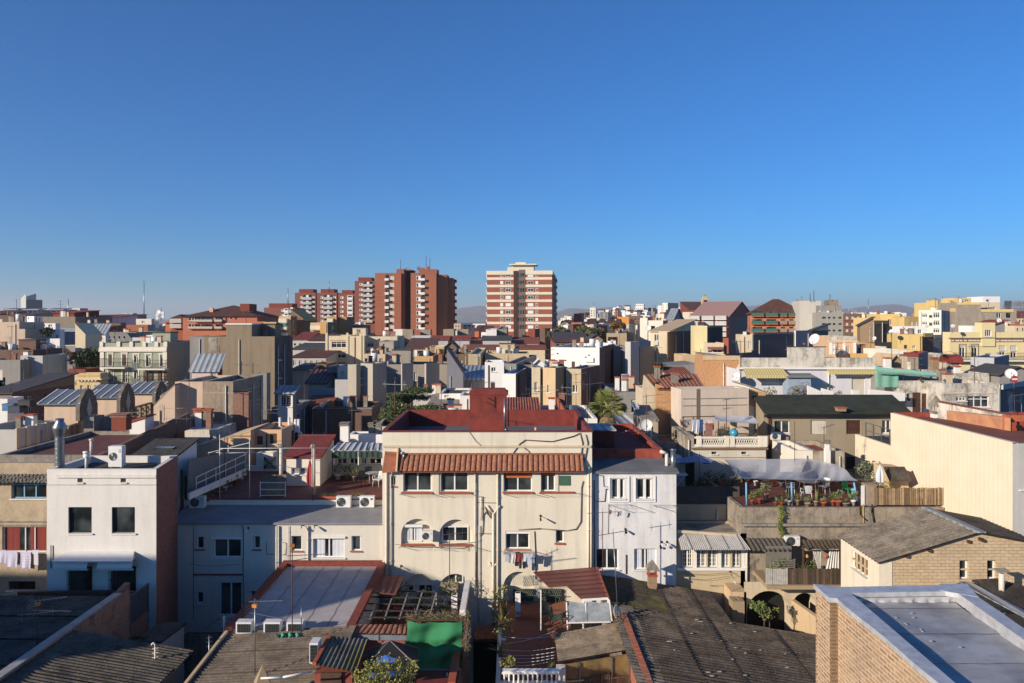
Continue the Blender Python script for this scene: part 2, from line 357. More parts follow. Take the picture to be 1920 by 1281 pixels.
def B(label,x0,x1,yt,Y,d=8.,x2=None,xl=None,th=0.,wall='cream',roof=('flat',.5,'greyroof'),f=(),r=(),l=(),name='building',cat='building',group=None,z0=0.,side=None,cop=None,band=(),far=None,refl=False,yref=None):
 """x0,x1: photo columns of the front corners; yt: photo row of the wall top at the right (or left) front corner; Y distance of the left front corner"""
 th=R(th); c_,s_=cos(th),sin(th); X0=wx(x0,Y); t1=(x1-CX)/F
 w=(t1*Y-X0)/(c_-t1*s_); P0=Vector((X0,Y,0)); P1=P0+w*Vector((c_,s_,0))
 if x2 is not None: t=(x2-CX)/F; d=(t*P1.y-P1.x)/(-s_-t*c_)
 if xl is not None: t=(xl-CX)/F; d=(t*P0.y-P0.x)/(-s_-t*c_)
 if d<0 or d>200: print('BAD DEPTH',label,d); d=8.
 Yr=P1.y if th<=0 else P0.y
 h=wz(yt,Yr if yref is None else yref)
 if h<z0+.3: print('LOW',label,h); h=z0+.5
 far=(Y>150) if far is None else far
 o=Bld(); o.w,o.d,o.h,o.th=w,d,h,th
 rt=root(name,(X0,Y,z0),label,cat,group,th); o.rt=rt; h=h-z0; o.hl=h
 def pf(px,py):
  t=(px-CX)/F; u=(t*Y-X0)/(c_-t*s_); yy=Y+u*s_; return u,wz(py,yy)-z0
 def pr(px,py):
  t=(px-CX)/F; u=(t*P1.y-P1.x)/(-s_-t*c_); yy=P1.y+u*c_; return u,wz(py,yy)-z0
 def pl(px,py):
  t=(px-CX)/F; u=(t*P0.y-P0.x)/(-s_-t*c_); yy=P0.y+u*c_; return d-u,wz(py,yy)-z0
 o.pf,o.pr,o.pl=pf,pr,pl
 o.mats=dict(wall=wall)
 def rects(spec,p,W_):
  out=[]
  for st,rs in spec:
   for q in rs:
    a=p(q[0],q[3]); b=p(q[2],q[1]); u0,u1=min(a[0],b[0]),max(a[0],b[0]); v0,v1=min(a[1],b[1]),max(a[1],b[1])
    u0=max(.03,u0); u1=min(W_-.03,u1); v0=max(.05,v0); v1=min(h-.05,v1)
    if u1-u0<.15 or v1-v0<.15: print('bad window',label,q); continue
    if u1-u0<.3: u0-=.0; 
    out.append((round(u0,3),round(v0,3),round(u1,3),round(v1,3),st))
  return out
 F_=rects(f,pf,w); R_=rects(r,pr,d); L_=rects(l,pl,d); o.F_=F_
 if not f and not r and not l and cat=='building' and z0==0 and 56<Y<300 and not any(q in label for q in ('blank','plain','party wall','wall ','shaft','shed','bay ','extension','concrete')):
  g=random.Random(sum(map(ord,label))); fh=3.
  for (WL,OUT,pp,lo) in ((w,F_,.85,2.2),(d,R_,.6,3.)):
   n=int((WL-.8)/2.3)
   if WL<lo or n<1: continue
   ws=g.choice((.75,.9,1.1)); hs=g.choice((1.2,1.35,1.9)); sty=g.choice(('s','r','d','k','s'))
   for j in range(4):
    zz=h-(roof[1] if kind_(roof) else 0)-.5-hs-j*fh
    if zz<1: break
    for i in range(n):
     if g.random()<pp: x=(WL-n*2.3)/2+2.3*(i+.5)-ws/2; st=g.choice((sty,sty,'r','k')); OUT.append((round(x,3),round(zz,3),round(x+ws,3),round(zz+hs,3),st))
  if Y>72: far=True
 m=MB().use(wall); kind=roof[0]; ph=roof[1] if kind=='flat' else 0.
 cap_top=h
 wall_holes(m,w,0,h,F_,lambda u,y,z:(u,y,z))
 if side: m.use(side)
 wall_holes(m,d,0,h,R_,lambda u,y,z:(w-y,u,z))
 m.use(wall) if not side or side!='all' else None
 wall_holes(m,d,0,h,L_,lambda u,y,z:(y,d-u,z)); wall_holes(m,w,0,h,[],lambda u,y,z:(w-u,d-y,z))
 k=.22
 if kind=='flat':
  fz=h-max(ph,.04); m.use(roof[3] if len(roof)>3 else wall)
  for (a,b) in (((0,0),(w,0)),((w,0),(w,d)),((w,d),(0,d)),((0,d),(0,0))):
   pass
  i0,i1,j0,j1=k,w-k,k,d-k
  m.face((0,0,h),(w,0,h),(i1,j0,h),(i0,j0,h)); m.face((w,0,h),(w,d,h),(i1,j1,h),(i1,j0,h)); m.face((w,d,h),(0,d,h),(i0,j1,h),(i1,j1,h)); m.face((0,d,h),(0,0,h),(i0,j0,h),(i0,j1,h))
  m.face((i0,j0,h),(i1,j0,h),(i1,j0,fz),(i0,j0,fz)); m.face((i1,j0,h),(i1,j1,h),(i1,j1,fz),(i1,j0,fz)); m.face((i1,j1,h),(i0,j1,h),(i0,j1,fz),(i1,j1,fz)); m.face((i0,j1,h),(i0,j0,h),(i0,j0,fz),(i0,j1,fz))
  rm=MB().use(roof[2]); rm.face((i0,j0,fz),(i1,j0,fz),(i1,j1,fz),(i0,j1,fz)); o.roof=rm.build('roof',rt); o.fz=fz
 else:
  rise=roof[1]; ov=roof[3] if len(roof)>3 else .3; rm=MB().use(roof[2]); tk=.1
  def slab(a,b,c,e):
   P=[Vector(q) for q in (a,b,c,e)]; rm.prism([p+Vector((0,0,.02)) for p in P],(0,0,tk))
  if kind=='gx':
   g=rise/(d/2); m.face((w,0,h),(w,d,h),(w,d/2,h+rise)); m.face((0,d,h),(0,0,h),(0,d/2,h+rise))
   slab((-ov,-ov,h-g*ov),(w+ov,-ov,h-g*ov),(w+ov,d/2,h+rise),(-ov,d/2,h+rise)); slab((w+ov,d+ov,h-g*ov),(-ov,d+ov,h-g*ov),(-ov,d/2,h+rise),(w+ov,d/2,h+rise))
  elif kind=='gy':
   g=rise/(w/2); m.face((0,0,h),(w,0,h),(w/2,0,h+rise)); m.face((w,d,h),(0,d,h),(w/2,d,h+rise))
   slab((w/2,-ov,h+rise),(w+ov,-ov,h-g*ov),(w+ov,d+ov,h-g*ov),(w/2,d+ov,h+rise)); slab((-ov,-ov,h-g*ov),(w/2,-ov,h+rise),(w/2,d+ov,h+rise),(-ov,d+ov,h-g*ov))
  elif kind in('sf','sb'):
   a,b=(0,rise) if kind=='sf' else (rise,0); g=(b-a)/d
   m.face((0,0,h+a),(0,0,h),(0,d,h),(0,d,h+b)); m.face((w,0,h),(w,0,h+a),(w,d,h+b),(w,d,h)); m.face((0,0,h),(w,0,h),(w,0,h+a),(0,0,h+a)) if a else m.face((w,d,h),(0,d,h),(0,d,h+b),(w,d,h+b))
   slab((-ov,-ov,h+a-g*ov),(w+ov,-ov,h+a-g*ov),(w+ov,d+ov,h+b+g*ov),(-ov,d+ov,h+b+g*ov))
  elif kind in('sl','sr'):
   a,b=(rise,0) if kind=='sl' else (0,rise); g=(b-a)/w
   m.face((0,0,h),(w,0,h),(w,0,h+b),(0,0,h+a)); m.face((w,d,h),(0,d,h),(0,d,h+a),(w,d,h+b)); m.face((w,0,h),(w,d,h),(w,d,h+b),(w,0,h+b)) if b else m.face((0,d,h),(0,0,h),(0,0,h+a),(0,d,h+a))
   slab((-ov,-ov,h+a-g*ov),(w+ov,-ov,h+b+g*ov),(w+ov,d+ov,h+b+g*ov),(-ov,d+ov,h+a-g*ov))
  elif kind=='hip':
   e=min(w,d)/2; g=rise/e; z=h+rise; lo=h-g*ov
   if w>=d: r0,r1=(e,d/2,z),(w-e,d/2,z)
   else: r0,r1=(w/2,e,z),(w/2,d-e,z)
   a,b,c2,e2=(-ov,-ov,lo),(w+ov,-ov,lo),(w+ov,d+ov,lo),(-ov,d+ov,lo)
   if w>=d: rm.face(a,b,r1,r0); rm.face(b,c2,r1); rm.face(c2,e2,r0,r1); rm.face(e2,a,r0)
   else: rm.face(a,b,r0); rm.face(b,c2,r1,r0); rm.face(c2,e2,r1); rm.face(e2,a,r0,r1)
   rm.face(a,e2,c2,b)
  o.roof=rm.build('roof',rt); o.fz=h
 o.wall=m.build('wall',rt)
 if 40<Y<150 and cat=='building' and z0==0 and d>3:
  g=random.Random(len(label)*7+int(Y)); pm=MB().use(g.choice(('pipe','pipe','rusty','lgrey')))
  for i in range(g.choice((1,1,2))): y=g.uniform(.4,d-.4); pm.tube((w+.07,y,0),(w+.07,y,h-g.uniform(.2,1.2)),.06,6)
  x=g.uniform(.2,w-.2)
  if not any(q[0]-.15<x<q[2]+.15 for q in F_): pm.tube((x,-.07,0),(x,-.07,h-.3),.05,6)
  pm.build('drainpipe',rt)
 if cop:
  cm=MB().use(cop); q=.06; z=h+.003
  cm.box(-q,w+q,-q,k,z,z+.09); cm.box(-q,w+q,d-k,d+q,z,z+.09); cm.box(-q,k-.002,k+.002,d-k-.002,z,z+.088); cm.box(w-k+.002,w+q,k+.002,d-k-.002,z,z+.088); cm.build('coping',rt)
 for (py,hh,pr_,bm) in band:
  u,z=pf(x0+.5,py); bb=MB().use(bm); bb.box(-pr_,w+pr_,-pr_,-.003,z-hh/2,z+hh/2); bb.box(w+.003,w+pr_,-.003,d,z-hh/2,z+hh/2); bb.build('cornice',rt)
 if kind=='flat' and 45<Y<230 and w>3 and d>3 and z0<1: clutter(o,label,Y)
 for q in F_: place_window(rt,(q[0],0,q[1]),0,q[2]-q[0],q[3]-q[1],q[4],far)
 for q in R_: place_window(rt,(w,q[0],q[1]),pi/2,q[2]-q[0],q[3]-q[1],q[4],far)
 for q in L_: place_window(rt,(0,d-q[0],q[1]),-pi/2,q[2]-q[0],q[3]-q[1],q[4],far)
 return o
NA=[0]
def clutter(o,label,Y):
 g=random.Random(sum(map(ord,label))); w,d,fz=o.w,o.d,o.fz; far=Y>110
 for i in range(min(6,g.choice((2,3,4))+int(w/8))):
  x=g.uniform(.6,w-.9); y=g.uniform(.8,d-.8); s=g.uniform(.35,.6); h=g.uniform(.9,1.5); m=MB().use(g.choice(('brick','white','beige','concrete'))).box(x,x+s,y,y+s*.8,fz,fz+h).use('terracotta').box(x-.06,x+s+.06,y-.06,y+s*.8+.06,fz+h+.002,fz+h+.1); m.build('chimney',o.roof,keep=True)
 if g.random()<.6: x=g.uniform(.3,w*.7); m=MB().use(g.choice(('white','terracotta','concrete','lgrey'))).box(x,x+.14,.24,d-.24,fz,fz+g.uniform(.5,1.1)); m.build('dividing_wall',o.roof,keep=True)
 if g.random()<.5: x=g.uniform(.4,w-1.2); y=g.uniform(.5,d-1.2); m=MB().use('wplastic').tube((x+.4,y+.4,fz+.3),(x+.4,y+.4,fz+1.3),.4,10).use('steel').box(x+.1,x+.7,y+.1,y+.7,fz,fz+.3); m.build('water_tank',o.roof,keep=True)
 if w>6 and d>4.5 and g.random()<.6:
  x=g.uniform(.5,w-3); m=MB().use(o.mats['wall']).box(x,x+2.2,d-2.6,d-.5,fz,fz+1.7).use('tar').box(x-.1,x+2.3,d-2.7,d-.4,fz+1.702,fz+1.8); m.build('stair_hut',o.roof,keep=True)
 if g.random()<.8 and NA[0]<120 and w>3:
  NA[0]+=1; x=g.uniform(.8,w-.8); P=Matrix.Translation(o.rt.location)@Matrix.Rotation(o.th,4,'Z')@Vector((x,1.5,fz)); h=g.uniform(2.,3.8)
  rt=root('tv_antenna',P,'thin aerial standing on: '+' '.join(label.split()[:12]),'antenna','small aerials',g.uniform(-1,1)); r=.02+Y*.00012; MB().use('rusty').tube((0,0,0),(0,0,h),r,5).build('mast',rt); m=MB().use('steel')
  for k in range(g.choice((1,2))):
   z=h*(.98-.2*k); m.bar((-.5,0,z),(.6,0,z),.03)
   for q in range(5): m.bar((-.4+q*.24,-.22,z),(-.4+q*.24,.22,z),.015)
   m.bar((-.4,0,z-.2),(-.4,0,z+.2),.02)
  m.build('aerial',rt)
def balcony(o,px0,px1,py,dep=.8,rh=1.,mslab=None,rail='iron',face='f',solid=None,far=0,plants=False):
 p=o.pf if face=='f' else o.pr
 a=p(px0,py); b=p(px1,py); u0,u1=min(a[0],b[0]),max(a[0],b[0]); z=a[1]
 T=Matrix.Identity(4) if face=='f' else Matrix.Translation((o.w,0,0))@Matrix.Rotation(pi/2,4,'Z')
 s=MB().use(mslab or o.mats['wall']).box(u0,u1,-dep,-.003,z-.16,z,T); sb=s.build('balcony',o.rt)
 r=MB().use(solid or rail)
 if solid:
  r.box(u0,u1,-dep-.05,-dep+.03,z+.003,z+rh,T); r.box(u0,u0+.06,-dep+.03,-.003,z+.003,z+rh,T); r.box(u1-.06,u1,-dep+.03,-.003,z+.003,z+rh,T)
 else:
  for zz in (z+.05,z+rh):
   r.box(u0,u1,-dep,-dep+.035,zz,zz+.035,T); r.box(u0,u0+.035,-dep,-.003,zz,zz+.035,T); r.box(u1-.035,u1,-dep,-.003,zz,zz+.035,T)
  if not far:
   n=max(3,int((u1-u0)/.13))
   for i in range(n+1): x=u0+(u1-u0-.02)*i/n; r.box(x,x+.018,-dep+.008,-dep+.026,z+.05,z+rh,T)
   for i in range(int(dep/.13)): y=-dep+.13*i; r.box(u0,u0+.018,y,y+.018,z+.05,z+rh,T); r.box(u1-.018,u1,y,y+.018,z+.05,z+rh,T)
  else: r.box(u0,u1,-dep+.01,-dep+.02,z+.05,z+rh*.6,T)
 r.build('railing',sb); return sb
def sub(o,name,px0,px1,py0,py1,dy0,dy1,m,parent=None):
 a=o.pf(px0,py1); b=o.pf(px1,py0); s=MB().use(m).box(a[0],b[0],dy0,dy1,a[1],b[1]); return s.build(name,parent or o.rt)
# ---------------------------------------------------------------- props
def at_root(name,loc,label,cat,group=None,rz=0.): return root(name,loc,label,cat,group,rz)
def antenna(px,pyb,pyt,Y,label,kind='y',rz=.4,lean=0.,group='television antennas on the roofs',m='rusty',r=.02):
 P=W(px,pyb,Y); h=wz(pyt,Y)-P.z; rt=root('tv_antenna',P,label,'antenna',group,rz)
 top=Vector((lean*h,0,h)); MB().use(m).tube((0,0,0),top,r,6).build('mast',rt)
 sc1=1.
 def yagi(z,L=1.1,n=9,ang=0.,tilt=.1,ew=.28):
  q=MB().use('steel'); M_=Matrix.Translation((lean*z,0,z))@Matrix.Rotation(ang,4,'Z')@Matrix.Rotation(-tilt,4,'Y')
  a=M_@Vector((-.25,0,0)); b=M_@Vector((L,0,0)); q.bar(a,b,.022)
  for i in range(n):
   x=-.15+(L+.1)*i/(n-1); w_=ew*(1.15-.5*i/n); q.bar(M_@Vector((x,-w_/2,0)),M_@Vector((x,w_/2,0)),.009)
  for sgn in (-1,1):
   for k in range(3): q.bar(M_@Vector((-.25,-.25,sgn*(.06+.09*k))),M_@Vector((-.25,.25,sgn*(.06+.09*k))),.008)
  q.build('aerial',rt)
 def dip(z,w_=1.2,ang=0.):
  q=MB().use('steel'); c,s=cos(ang)*w_/2,sin(ang)*w_/2; q.bar((lean*z-c,-s,z),(lean*z+c,s,z),.022)
  for k in (-1,0,1): q.bar((lean*z+c*k*.8,s*k*.8,z-.22),(lean*z+c*k*.8,s*k*.8,z+.22),.01)
  q.build('aerial',rt)
 if 'y' in kind: yagi(h*.96)
 if 'o' in kind:
  MB().use(surf('e08a20',.5)).box(-.09,.09,-.06,.06,h*.9-.05,h*.9+.07).build('amplifier_box',rt)
 if 'd' in kind: dip(h*.75,1.3,.2)
 if 'Y' in kind: yagi(h*.8,1.5,13,-.3,.05,.2)
 if 't' in kind: dip(h*.99,1.6,0)
 return rt
def dish(px,py,Y,rad,label,az=-35,el=35,pole=.5,m='wplastic',group='satellite dishes'):
 P=W(px,py,Y); rt=root('satellite_dish',P-Vector((0,0,pole)),label,'satellite dish',group)
 T=Matrix.Translation((0,0,pole))@Matrix.Rotation(R(az),4,'Z')@Matrix.Rotation(R(90-el),4,'X')
 T2=T
 b=MB().use(m); b.lathe([(rad*k/5,.25*rad*(k/5)**2) for k in range(6)]+[(rad,.25*rad+.015)]+[(rad*k/5,.25*rad*(k/5)**2-.015) for k in range(5,-1,-1)],20,(0,0,0),T2); b.build('reflector',rt)
 a=MB().use('steel'); a.tube(T2@Vector((0,-rad*.95,.2*rad)),T2@Vector((0,-.1,rad*1.05)),.014,5); a.tube(T2@Vector((0,-.15,rad)),T2@Vector((0,0,rad*1.15)),.035,6); a.build('feed_arm',rt)
 MB().use('steel').tube((0,.04,0),(0,.04,pole),.025,6).build('post',rt)
 return rt
def ac_unit(px0,py0,px1,py1,Y,label,dep=.32,rz=0.,group='air conditioning units',slats=False,fan=.5,badge=None):
 a=W(px0,py1,Y); b=W(px1,py0,Y); w=b.x-a.x; h=b.z-a.z; rt=root('ac_unit',a,label,'air conditioner',group,rz)
 m=MB().use('wplastic'); m.box(0,w,0,dep,.04,h); m.box(.05,.12,.05,dep-.05,0,.04).box(w-.12,w-.05,.05,dep-.05,0,.04); m.build('casing',rt)
 if slats:
  g=MB().use('dark').box(w*.1,w*.93,-.012,-.002,.1,h-.07); 
  g.use('steel')
  for i in range(9): x=w*.1+(w*.83)*i/8; g.box(x,x+.01,-.026,-.014,.1,h-.07)
  for i in range(6): z=.1+(h-.17)*i/5; g.box(w*.1,w*.93,-.036,-.028,z-.005,z+.005)
  g.build('grille',rt)
 else:
  T=Matrix.Translation((w*.36,0,h*.52))@Matrix.Rotation(pi/2,4,'X'); r=min(w*.3,h*.42)
  g=MB().use('dark').lathe([(0,.004),(r,.004)],24,(0,0,0),T); g.use('steel')
  for k in range(1,6): g.lathe([(r*k/5-.008,.012),(r*k/5,.016),(r*k/5+.008,.012)],24,(0,0,0),T)
  for k in range(8):
   t=k*pi/4; g.bar(T@Vector((0,0,.014)),T@Vector((r*cos(t),r*sin(t),.014)),.01)
  g.build('fan_grille',rt)
  MB().use('lgrey' if not badge else surf(badge)).box(w*.76,w*.93,-.008,-.001,h*.7,h*.86).build('badge',rt)
 return rt
def rnd_leaf(m,c,s,rng,up=.3):
 n=Vector((rng.gauss(0,1),rng.gauss(0,1),rng.gauss(0,1)+up)).normalized(); t=n.orthogonal().normalized(); b=n.cross(t); a=rng.random()*pi
 u=(t*cos(a)+b*sin(a))*s; v=(b*cos(a)-t*sin(a))*s*.55
 m.face(c-u,c-v*.8,c+u,c+v)
def foliage(m,clumps,n,s,rng,flat=.75):
 for (c,r) in clumps:
  c=Vector(c); k=int(n*r*r)
  for i in range(k):
   d=Vector((rng.gauss(0,1),rng.gauss(0,1),rng.gauss(0,1))).normalized()*(r*(.35+.65*rng.random()**.5)); d.z*=flat
   rnd_leaf(m,c+d,s*(.6+.8*rng.random()),rng)
def branchy(m,p,d,L,r,depth,rng,tips,spread=.5,up=.1):
 q=p+d*L; m.tube(p,q,r,6,r*.68,False)
 if depth==0: tips.append(q); return
 for i in range(rng.choice((2,3))):
  nd=(d+Vector((rng.gauss(0,spread),rng.gauss(0,spread),rng.gauss(0,spread*.6)+up))).normalized()
  branchy(m,q,nd,L*(.62+.25*rng.random()),r*.62,depth-1,rng,tips,spread,up)
def leaf_tree(px,pyb,pyt,Y,wid,label,ca,cb,seed=1,n=160,s=.12,cat='tree',group=None,name='tree',trunk=.12):
 rng=random.Random(seed); P=W(px,pyb,Y); h=wz(pyt,Y)-P.z; rt=root(name,P,label,cat,group)
 t=MB().use('bark'); tips=[]; branchy(t,Vector((0,0,0)),Vector((0,0,1)),h*.34,trunk,3,rng,tips,.5,.25)
 mx=max(q.z for q in tips); k=h*.88/mx; t.v=[(a*1.,b*1.,c*k) for a,b,c in t.v]; t.build('trunk',rt)
 cl=[(Vector((q.x*1.,q.y*1.,q.z*k)),wid*(.16+.12*rng.random())) for q in tips]+[(Vector((rng.uniform(-.32,.32)*wid,rng.uniform(-.32,.32)*wid,h*rng.uniform(.45,.9))),wid*rng.uniform(.14,.24)) for i in range(9)]
 m=MB().use(leafm(ca,cb)); foliage(m,cl,n,s,rng); m.build('crown',rt); return rt
def bare_tree(px,pyb,pyt,Y,label,seed=1,depth=6,hex_='7a604c',group=None,spread=.42):
 rng=random.Random(seed); P=W(px,pyb,Y); h=wz(pyt,Y)-P.z; rt=root('bare_tree',P,label,'tree',group)
 t=MB().use(surf(hex_,.9,0,.3,4.)); tips=[]; branchy(t,Vector((0,0,0)),Vector((0,0,1)),h*.24,h*.022,depth,rng,tips,spread,.12)
 mx=max(v[2] for v in t.v); k=h/mx; t.v=[(a,b,c*k) for a,b,c in t.v]
 for q in tips:
  for i in range(7):
   d=Vector((rng.gauss(0,1),rng.gauss(0,1),rng.gauss(.5,1))).normalized()*h*.07; a=Vector((q.x,q.y,q.z*k)); t.bar(a,a+d,.05*h/8)
 t.build('trunk',rt); return rt
def blades(m,c,n,L,w_,rng,droop=.5,up=1.,seg=3,spread=1.):
 c=Vector(c)
 for i in range(n):
  a=rng.random()*2*pi; e=rng.uniform(.25,1.3)*up; d=Vector((cos(a)*cos(e)*spread,sin(a)*cos(e)*spread,sin(e))); s_=Vector((-sin(a),cos(a),0))*w_/2; l=L*rng.uniform(.6,1.1); p=c.copy()
  for k in range(seg):
   q=p+d*l/seg; d=(d+Vector((0,0,-droop/seg*1.6))).normalized(); k0=1-k/seg; k1=1-(k+1)/seg
   m.face(p-s_*k0,p+s_*k0,q+s_*k1,q-s_*k1); p=q
def potted(P,label,r=.13,h=.22,kind='b',lc=('4f6a2a','7d9440'),seed=1,s=.3,pot='terracotta',group='potted plants on the terraces',cat='potted plant',n=30):
 rng=random.Random(seed); rt=root('potted_plant',P,label,cat,group)
 r*=rng.uniform(.75,1.15); h*=rng.uniform(.7,1.2); pot=rng.choice((pot,pot,'brown','wplastic','tan')) if pot=='terracotta' else pot
 MB().use(pot).lathe([(0,0),(r*.7,0),(r,h*.8),(r*1.12,h*.8),(r*1.12,h),(r*.95,h),(r*.9,h*.9),(0,h*.9)],14).build('pot',rt)
 m=MB().use(leafm(*lc))
 if kind=='b': foliage(m,[((0,0,h+s*.55),s*.5),((s*.2,0,h+s*.8),s*.35),((-s*.25,.05,h+s*.4),s*.33)],n*12/(s*s),.03+.03*s,rng)
 elif kind=='a': blades(m,(0,0,h*.9),n,s,.045,rng,.4)
 elif kind=='c':
  for q in range(5):
   a=rng.random()*6; m.use(leafm(*lc)); m.tube((cos(a)*r*.5,sin(a)*r*.5,h*.8),(cos(a)*r*.7,sin(a)*r*.7,h+s*rng.uniform(.6,1)),.04,7,.03)
 m.build('leaves',rt); return rt
def chimney(P,w,d,h,label,wall='white',cap='terracotta',kind='plain',group='chimneys',rz=0.):
 rt=root('chimney',P,label,'chimney',group,rz); m=MB().use(wall)
 if kind=='lantern':
  m.box(-w/2,w/2,-d/2,d/2,0,h*.45); m.use(cap).box(-w/2-.04,w/2+.04,-d/2-.04,d/2+.04,h*.45+.002,h*.5)
  for a in (-1,1):
   for b in (-1,1): m.box(a*w/2-.05*(a>0),a*w/2+.05*(a<0),b*d/2-.05*(b>0),b*d/2+.05*(b<0),h*.5,h*.68)
  m.build('shaft',rt); k=w/2+.1
  c=MB().use('concrete'); c.box(-k,k,-k,k,h*.68,h*.71)
  for s_ in range(4):
   a=Matrix.Rotation(s_*pi/2,4,'Z'); c.face(a@Vector((-k,-k,h*.71)),a@Vector((k,-k,h*.71)),Vector((0,0,h)))
  c.build('cap',rt)
 else:
  m.box(-w/2,w/2,-d/2,d/2,0,h); m.build('shaft',rt); c=MB().use(cap); k=.06
  c.box(-w/2-k,w/2+k,-d/2-k,d/2+k,h+.002,h+.07); c.box(-w/2+.03,w/2-.03,-d/2+.03,d/2-.03,h+.07,h+.16); c.box(-w/2-k,w/2+k,-d/2-k,d/2+k,h+.16,h+.2); c.build('cap',rt)
 return rt
def garment(m,x,z,w,h,y,rng,T=None,kind='s'):
 n=6
 if kind=='s': m.grid(lambda u,v:(x+w*u+.02*sin(v*5),y+.03*sin(u*9+x*7)*(v),z-h*v*(1-.06*sin(u*3))),n,4)
 elif kind=='t':
  m.face((x,y,z),(x+w,y,z),(x+w,y+.01,z-.16),(x+w*.82,y,z-.16),(x+w*.82,y+.02,z-h),(x+w*.18,y+.02,z-h),(x+w*.18,y,z-.16),(x,y,z-.16))
 elif kind=='p':
  m.face((x,y,z),(x+w,y,z),(x+w,y+.02,z-h),(x+w*.6,y,z-h),(x+w*.5,y,z-h*.35),(x+w*.4,y,z-h),(x,y+.02,z-h))
def cloth_item(P,w,h,label,colour,kind='s',h2=None,group='laundry on the lines',rz=0.,pitch=.15,axis=1,name='garment'):
 rt=MB().use(cloth(colour,h2,pitch,axis)); rng=random.Random(int(P[0]*100)); garment(rt,0,0,w,h,0,rng,None,kind)
 o=rt.build(name); o.location=P; o.rotation_euler=(0,0,rz); tag(o,label,{'s':'towel','t':'shirt','p':'trousers'}[kind],group)
 md=o.modifiers.new('t','SOLIDIFY'); md.thickness=.008; return o
# ---------------------------------------------------------------- sky, sun, setting
SUNV=Vector((1.25,1.,-.52)).normalized()      # direction the light travels
def setup():
 w=bpy.data.worlds.new('World'); sc.world=w; w.use_nodes=True; nt=w.node_tree; bg=nt.nodes['Background']
 sk=nt.nodes.new('ShaderNodeTexSky'); sk.sky_type='NISHITA'; sk.sun_disc=False
 el=math.asin(-SUNV.z); az=math.atan2(-SUNV.x,-SUNV.y)   # towards the sun, clockwise from +Y
 sk.sun_elevation=el; sk.sun_rotation=az; sk.altitude=3000; sk.air_density=1.5; sk.dust_density=.3; sk.ozone_density=10
 mu=nt.nodes.new('ShaderNodeMix'); mu.data_type='RGBA'; mu.blend_type='MULTIPLY'; mu.inputs[0].default_value=1; mu.inputs[7].default_value=(.58,.92,1.02,1); nt.links.new(sk.outputs[0],mu.inputs[6]); nt.links.new(mu.outputs[2],bg.inputs[0]); bg.inputs[1].default_value=.1
 l=bpy.data.lights.new('sun','SUN'); l.energy=5.0; l.angle=R(.5); l.color=(1,.87,.71)
 o=bpy.data.objects.new('sun',l); C.objects.link(o); o.rotation_euler=SUNV.to_track_quat('-Z','Y').to_euler()
 c=bpy.data.cameras.new('camera'); co=bpy.data.objects.new('camera',c); C.objects.link(co); co.location=(0,0,H); co.rotation_euler=(pi/2,0,0)
 c.sensor_width=36; c.lens=F/1920*36; c.shift_x=0; c.shift_y=-(640.5-HY)/1920; c.clip_end=40000; c.clip_start=.5; sc.camera=co
 sc.view_settings.view_transform='Standard'; sc.view_settings.look='None'; sc.view_settings.gamma=1; sc.view_settings.exposure=.4
setup()
g=MB().use('asphalt'); g.face((-14000,-300,0),(14000,-300,0),(14000,16000,0),(-14000,16000,0)); tag(g.build('ground'),kind='structure')
def ridge(name,prof,Y,depth,m,seed,base=-2,amp=1.):
 rng=random.Random(seed); ph=[(rng.uniform(.002,.02),rng.random()*6,rng.random()) for i in range(10)]
 def prof_z(x):
  px=x/Y*F+CX
  if px<=prof[0][0]: y=prof[0][1]
  elif px>=prof[-1][0]: y=prof[-1][1]
  else:
   for (a,b),(c,d) in zip(prof,prof[1:]):
    if a<=px<=c: t=(px-a)/(c-a); t=t*t*(3-2*t); y=b+(d-b)*t; break
  return wz(y,Y)
 from mathutils import noise
 x0,x1=wx(prof[0][0],Y),wx(prof[-1][0],Y); b=MB().use(m,True)
 def f(u,v):
  x=x0+(x1-x0)*u; k=min(1,v*1.6); k=k*k*(3-2*k); z=prof_z(x); sc_=Y*.03
  nz=noise.noise(Vector((x/sc_,v*6,seed)))*.5+noise.noise(Vector((x/sc_*3,v*15,seed)))*.25
  z2=base+(z-base)*k*(1 if v<.62 else 1-(v-.62)*.8); z2+=nz*(z-H+15)*.35*(1-abs(v-.3)*1.6 if v<.6 else .1)*amp
  return (x*(1+(v-.62)*depth/Y),Y+(v-.62)*depth,z2)
 b.grid(f,240,40); return tag(b.build(name),kind='structure')
@memo
def hillmat():
 t=NT('hill_scrub'); n=t.noise(.004,8,rough=.7); t.l(t.mix(t.ramp(n,(.4,0.),(.6,1.)),col('4d5a3a'),col('7c7258')),t.b.inputs['Base Color']); t.b.inputs['Roughness'].default_value=1; return t.m
ridge('mountains',[(640,606),(780,600),(840,584),(870,577),(905,574),(950,578),(1000,590),(1045,584),(1070,578),(1100,580),(1160,576),(1200,584),(1290,588),(1330,578),(1370,576),(1400,574),(1440,572),(1475,582),(1520,590),(1590,579),(1620,575),(1650,573),(1680,571),(1720,578),(1780,582),(1850,578),(1920,584),(2100,592)],9000,3500,hillmat(),3)
ridge('hills',[(-500,599),(0,598),(300,599),(620,600),(800,600)],6000,1500,hillmat(),9,amp=.3)
def hz():
 t=NT('haze_air'); t.t.nodes.remove(t.b); v=t.n('ShaderNodeVolumePrincipled'); v.inputs['Density'].default_value=.00012; v.inputs['Color'].default_value=(.97,.97,1,1); v.inputs['Anisotropy'].default_value=.2
 t.l(v.outputs[0],t.o.inputs['Volume']); b=MB().use(t.m).box(-13000,13000,-200,12500,-3,260); tag(b.build('haze'),kind='stuff')
hz()
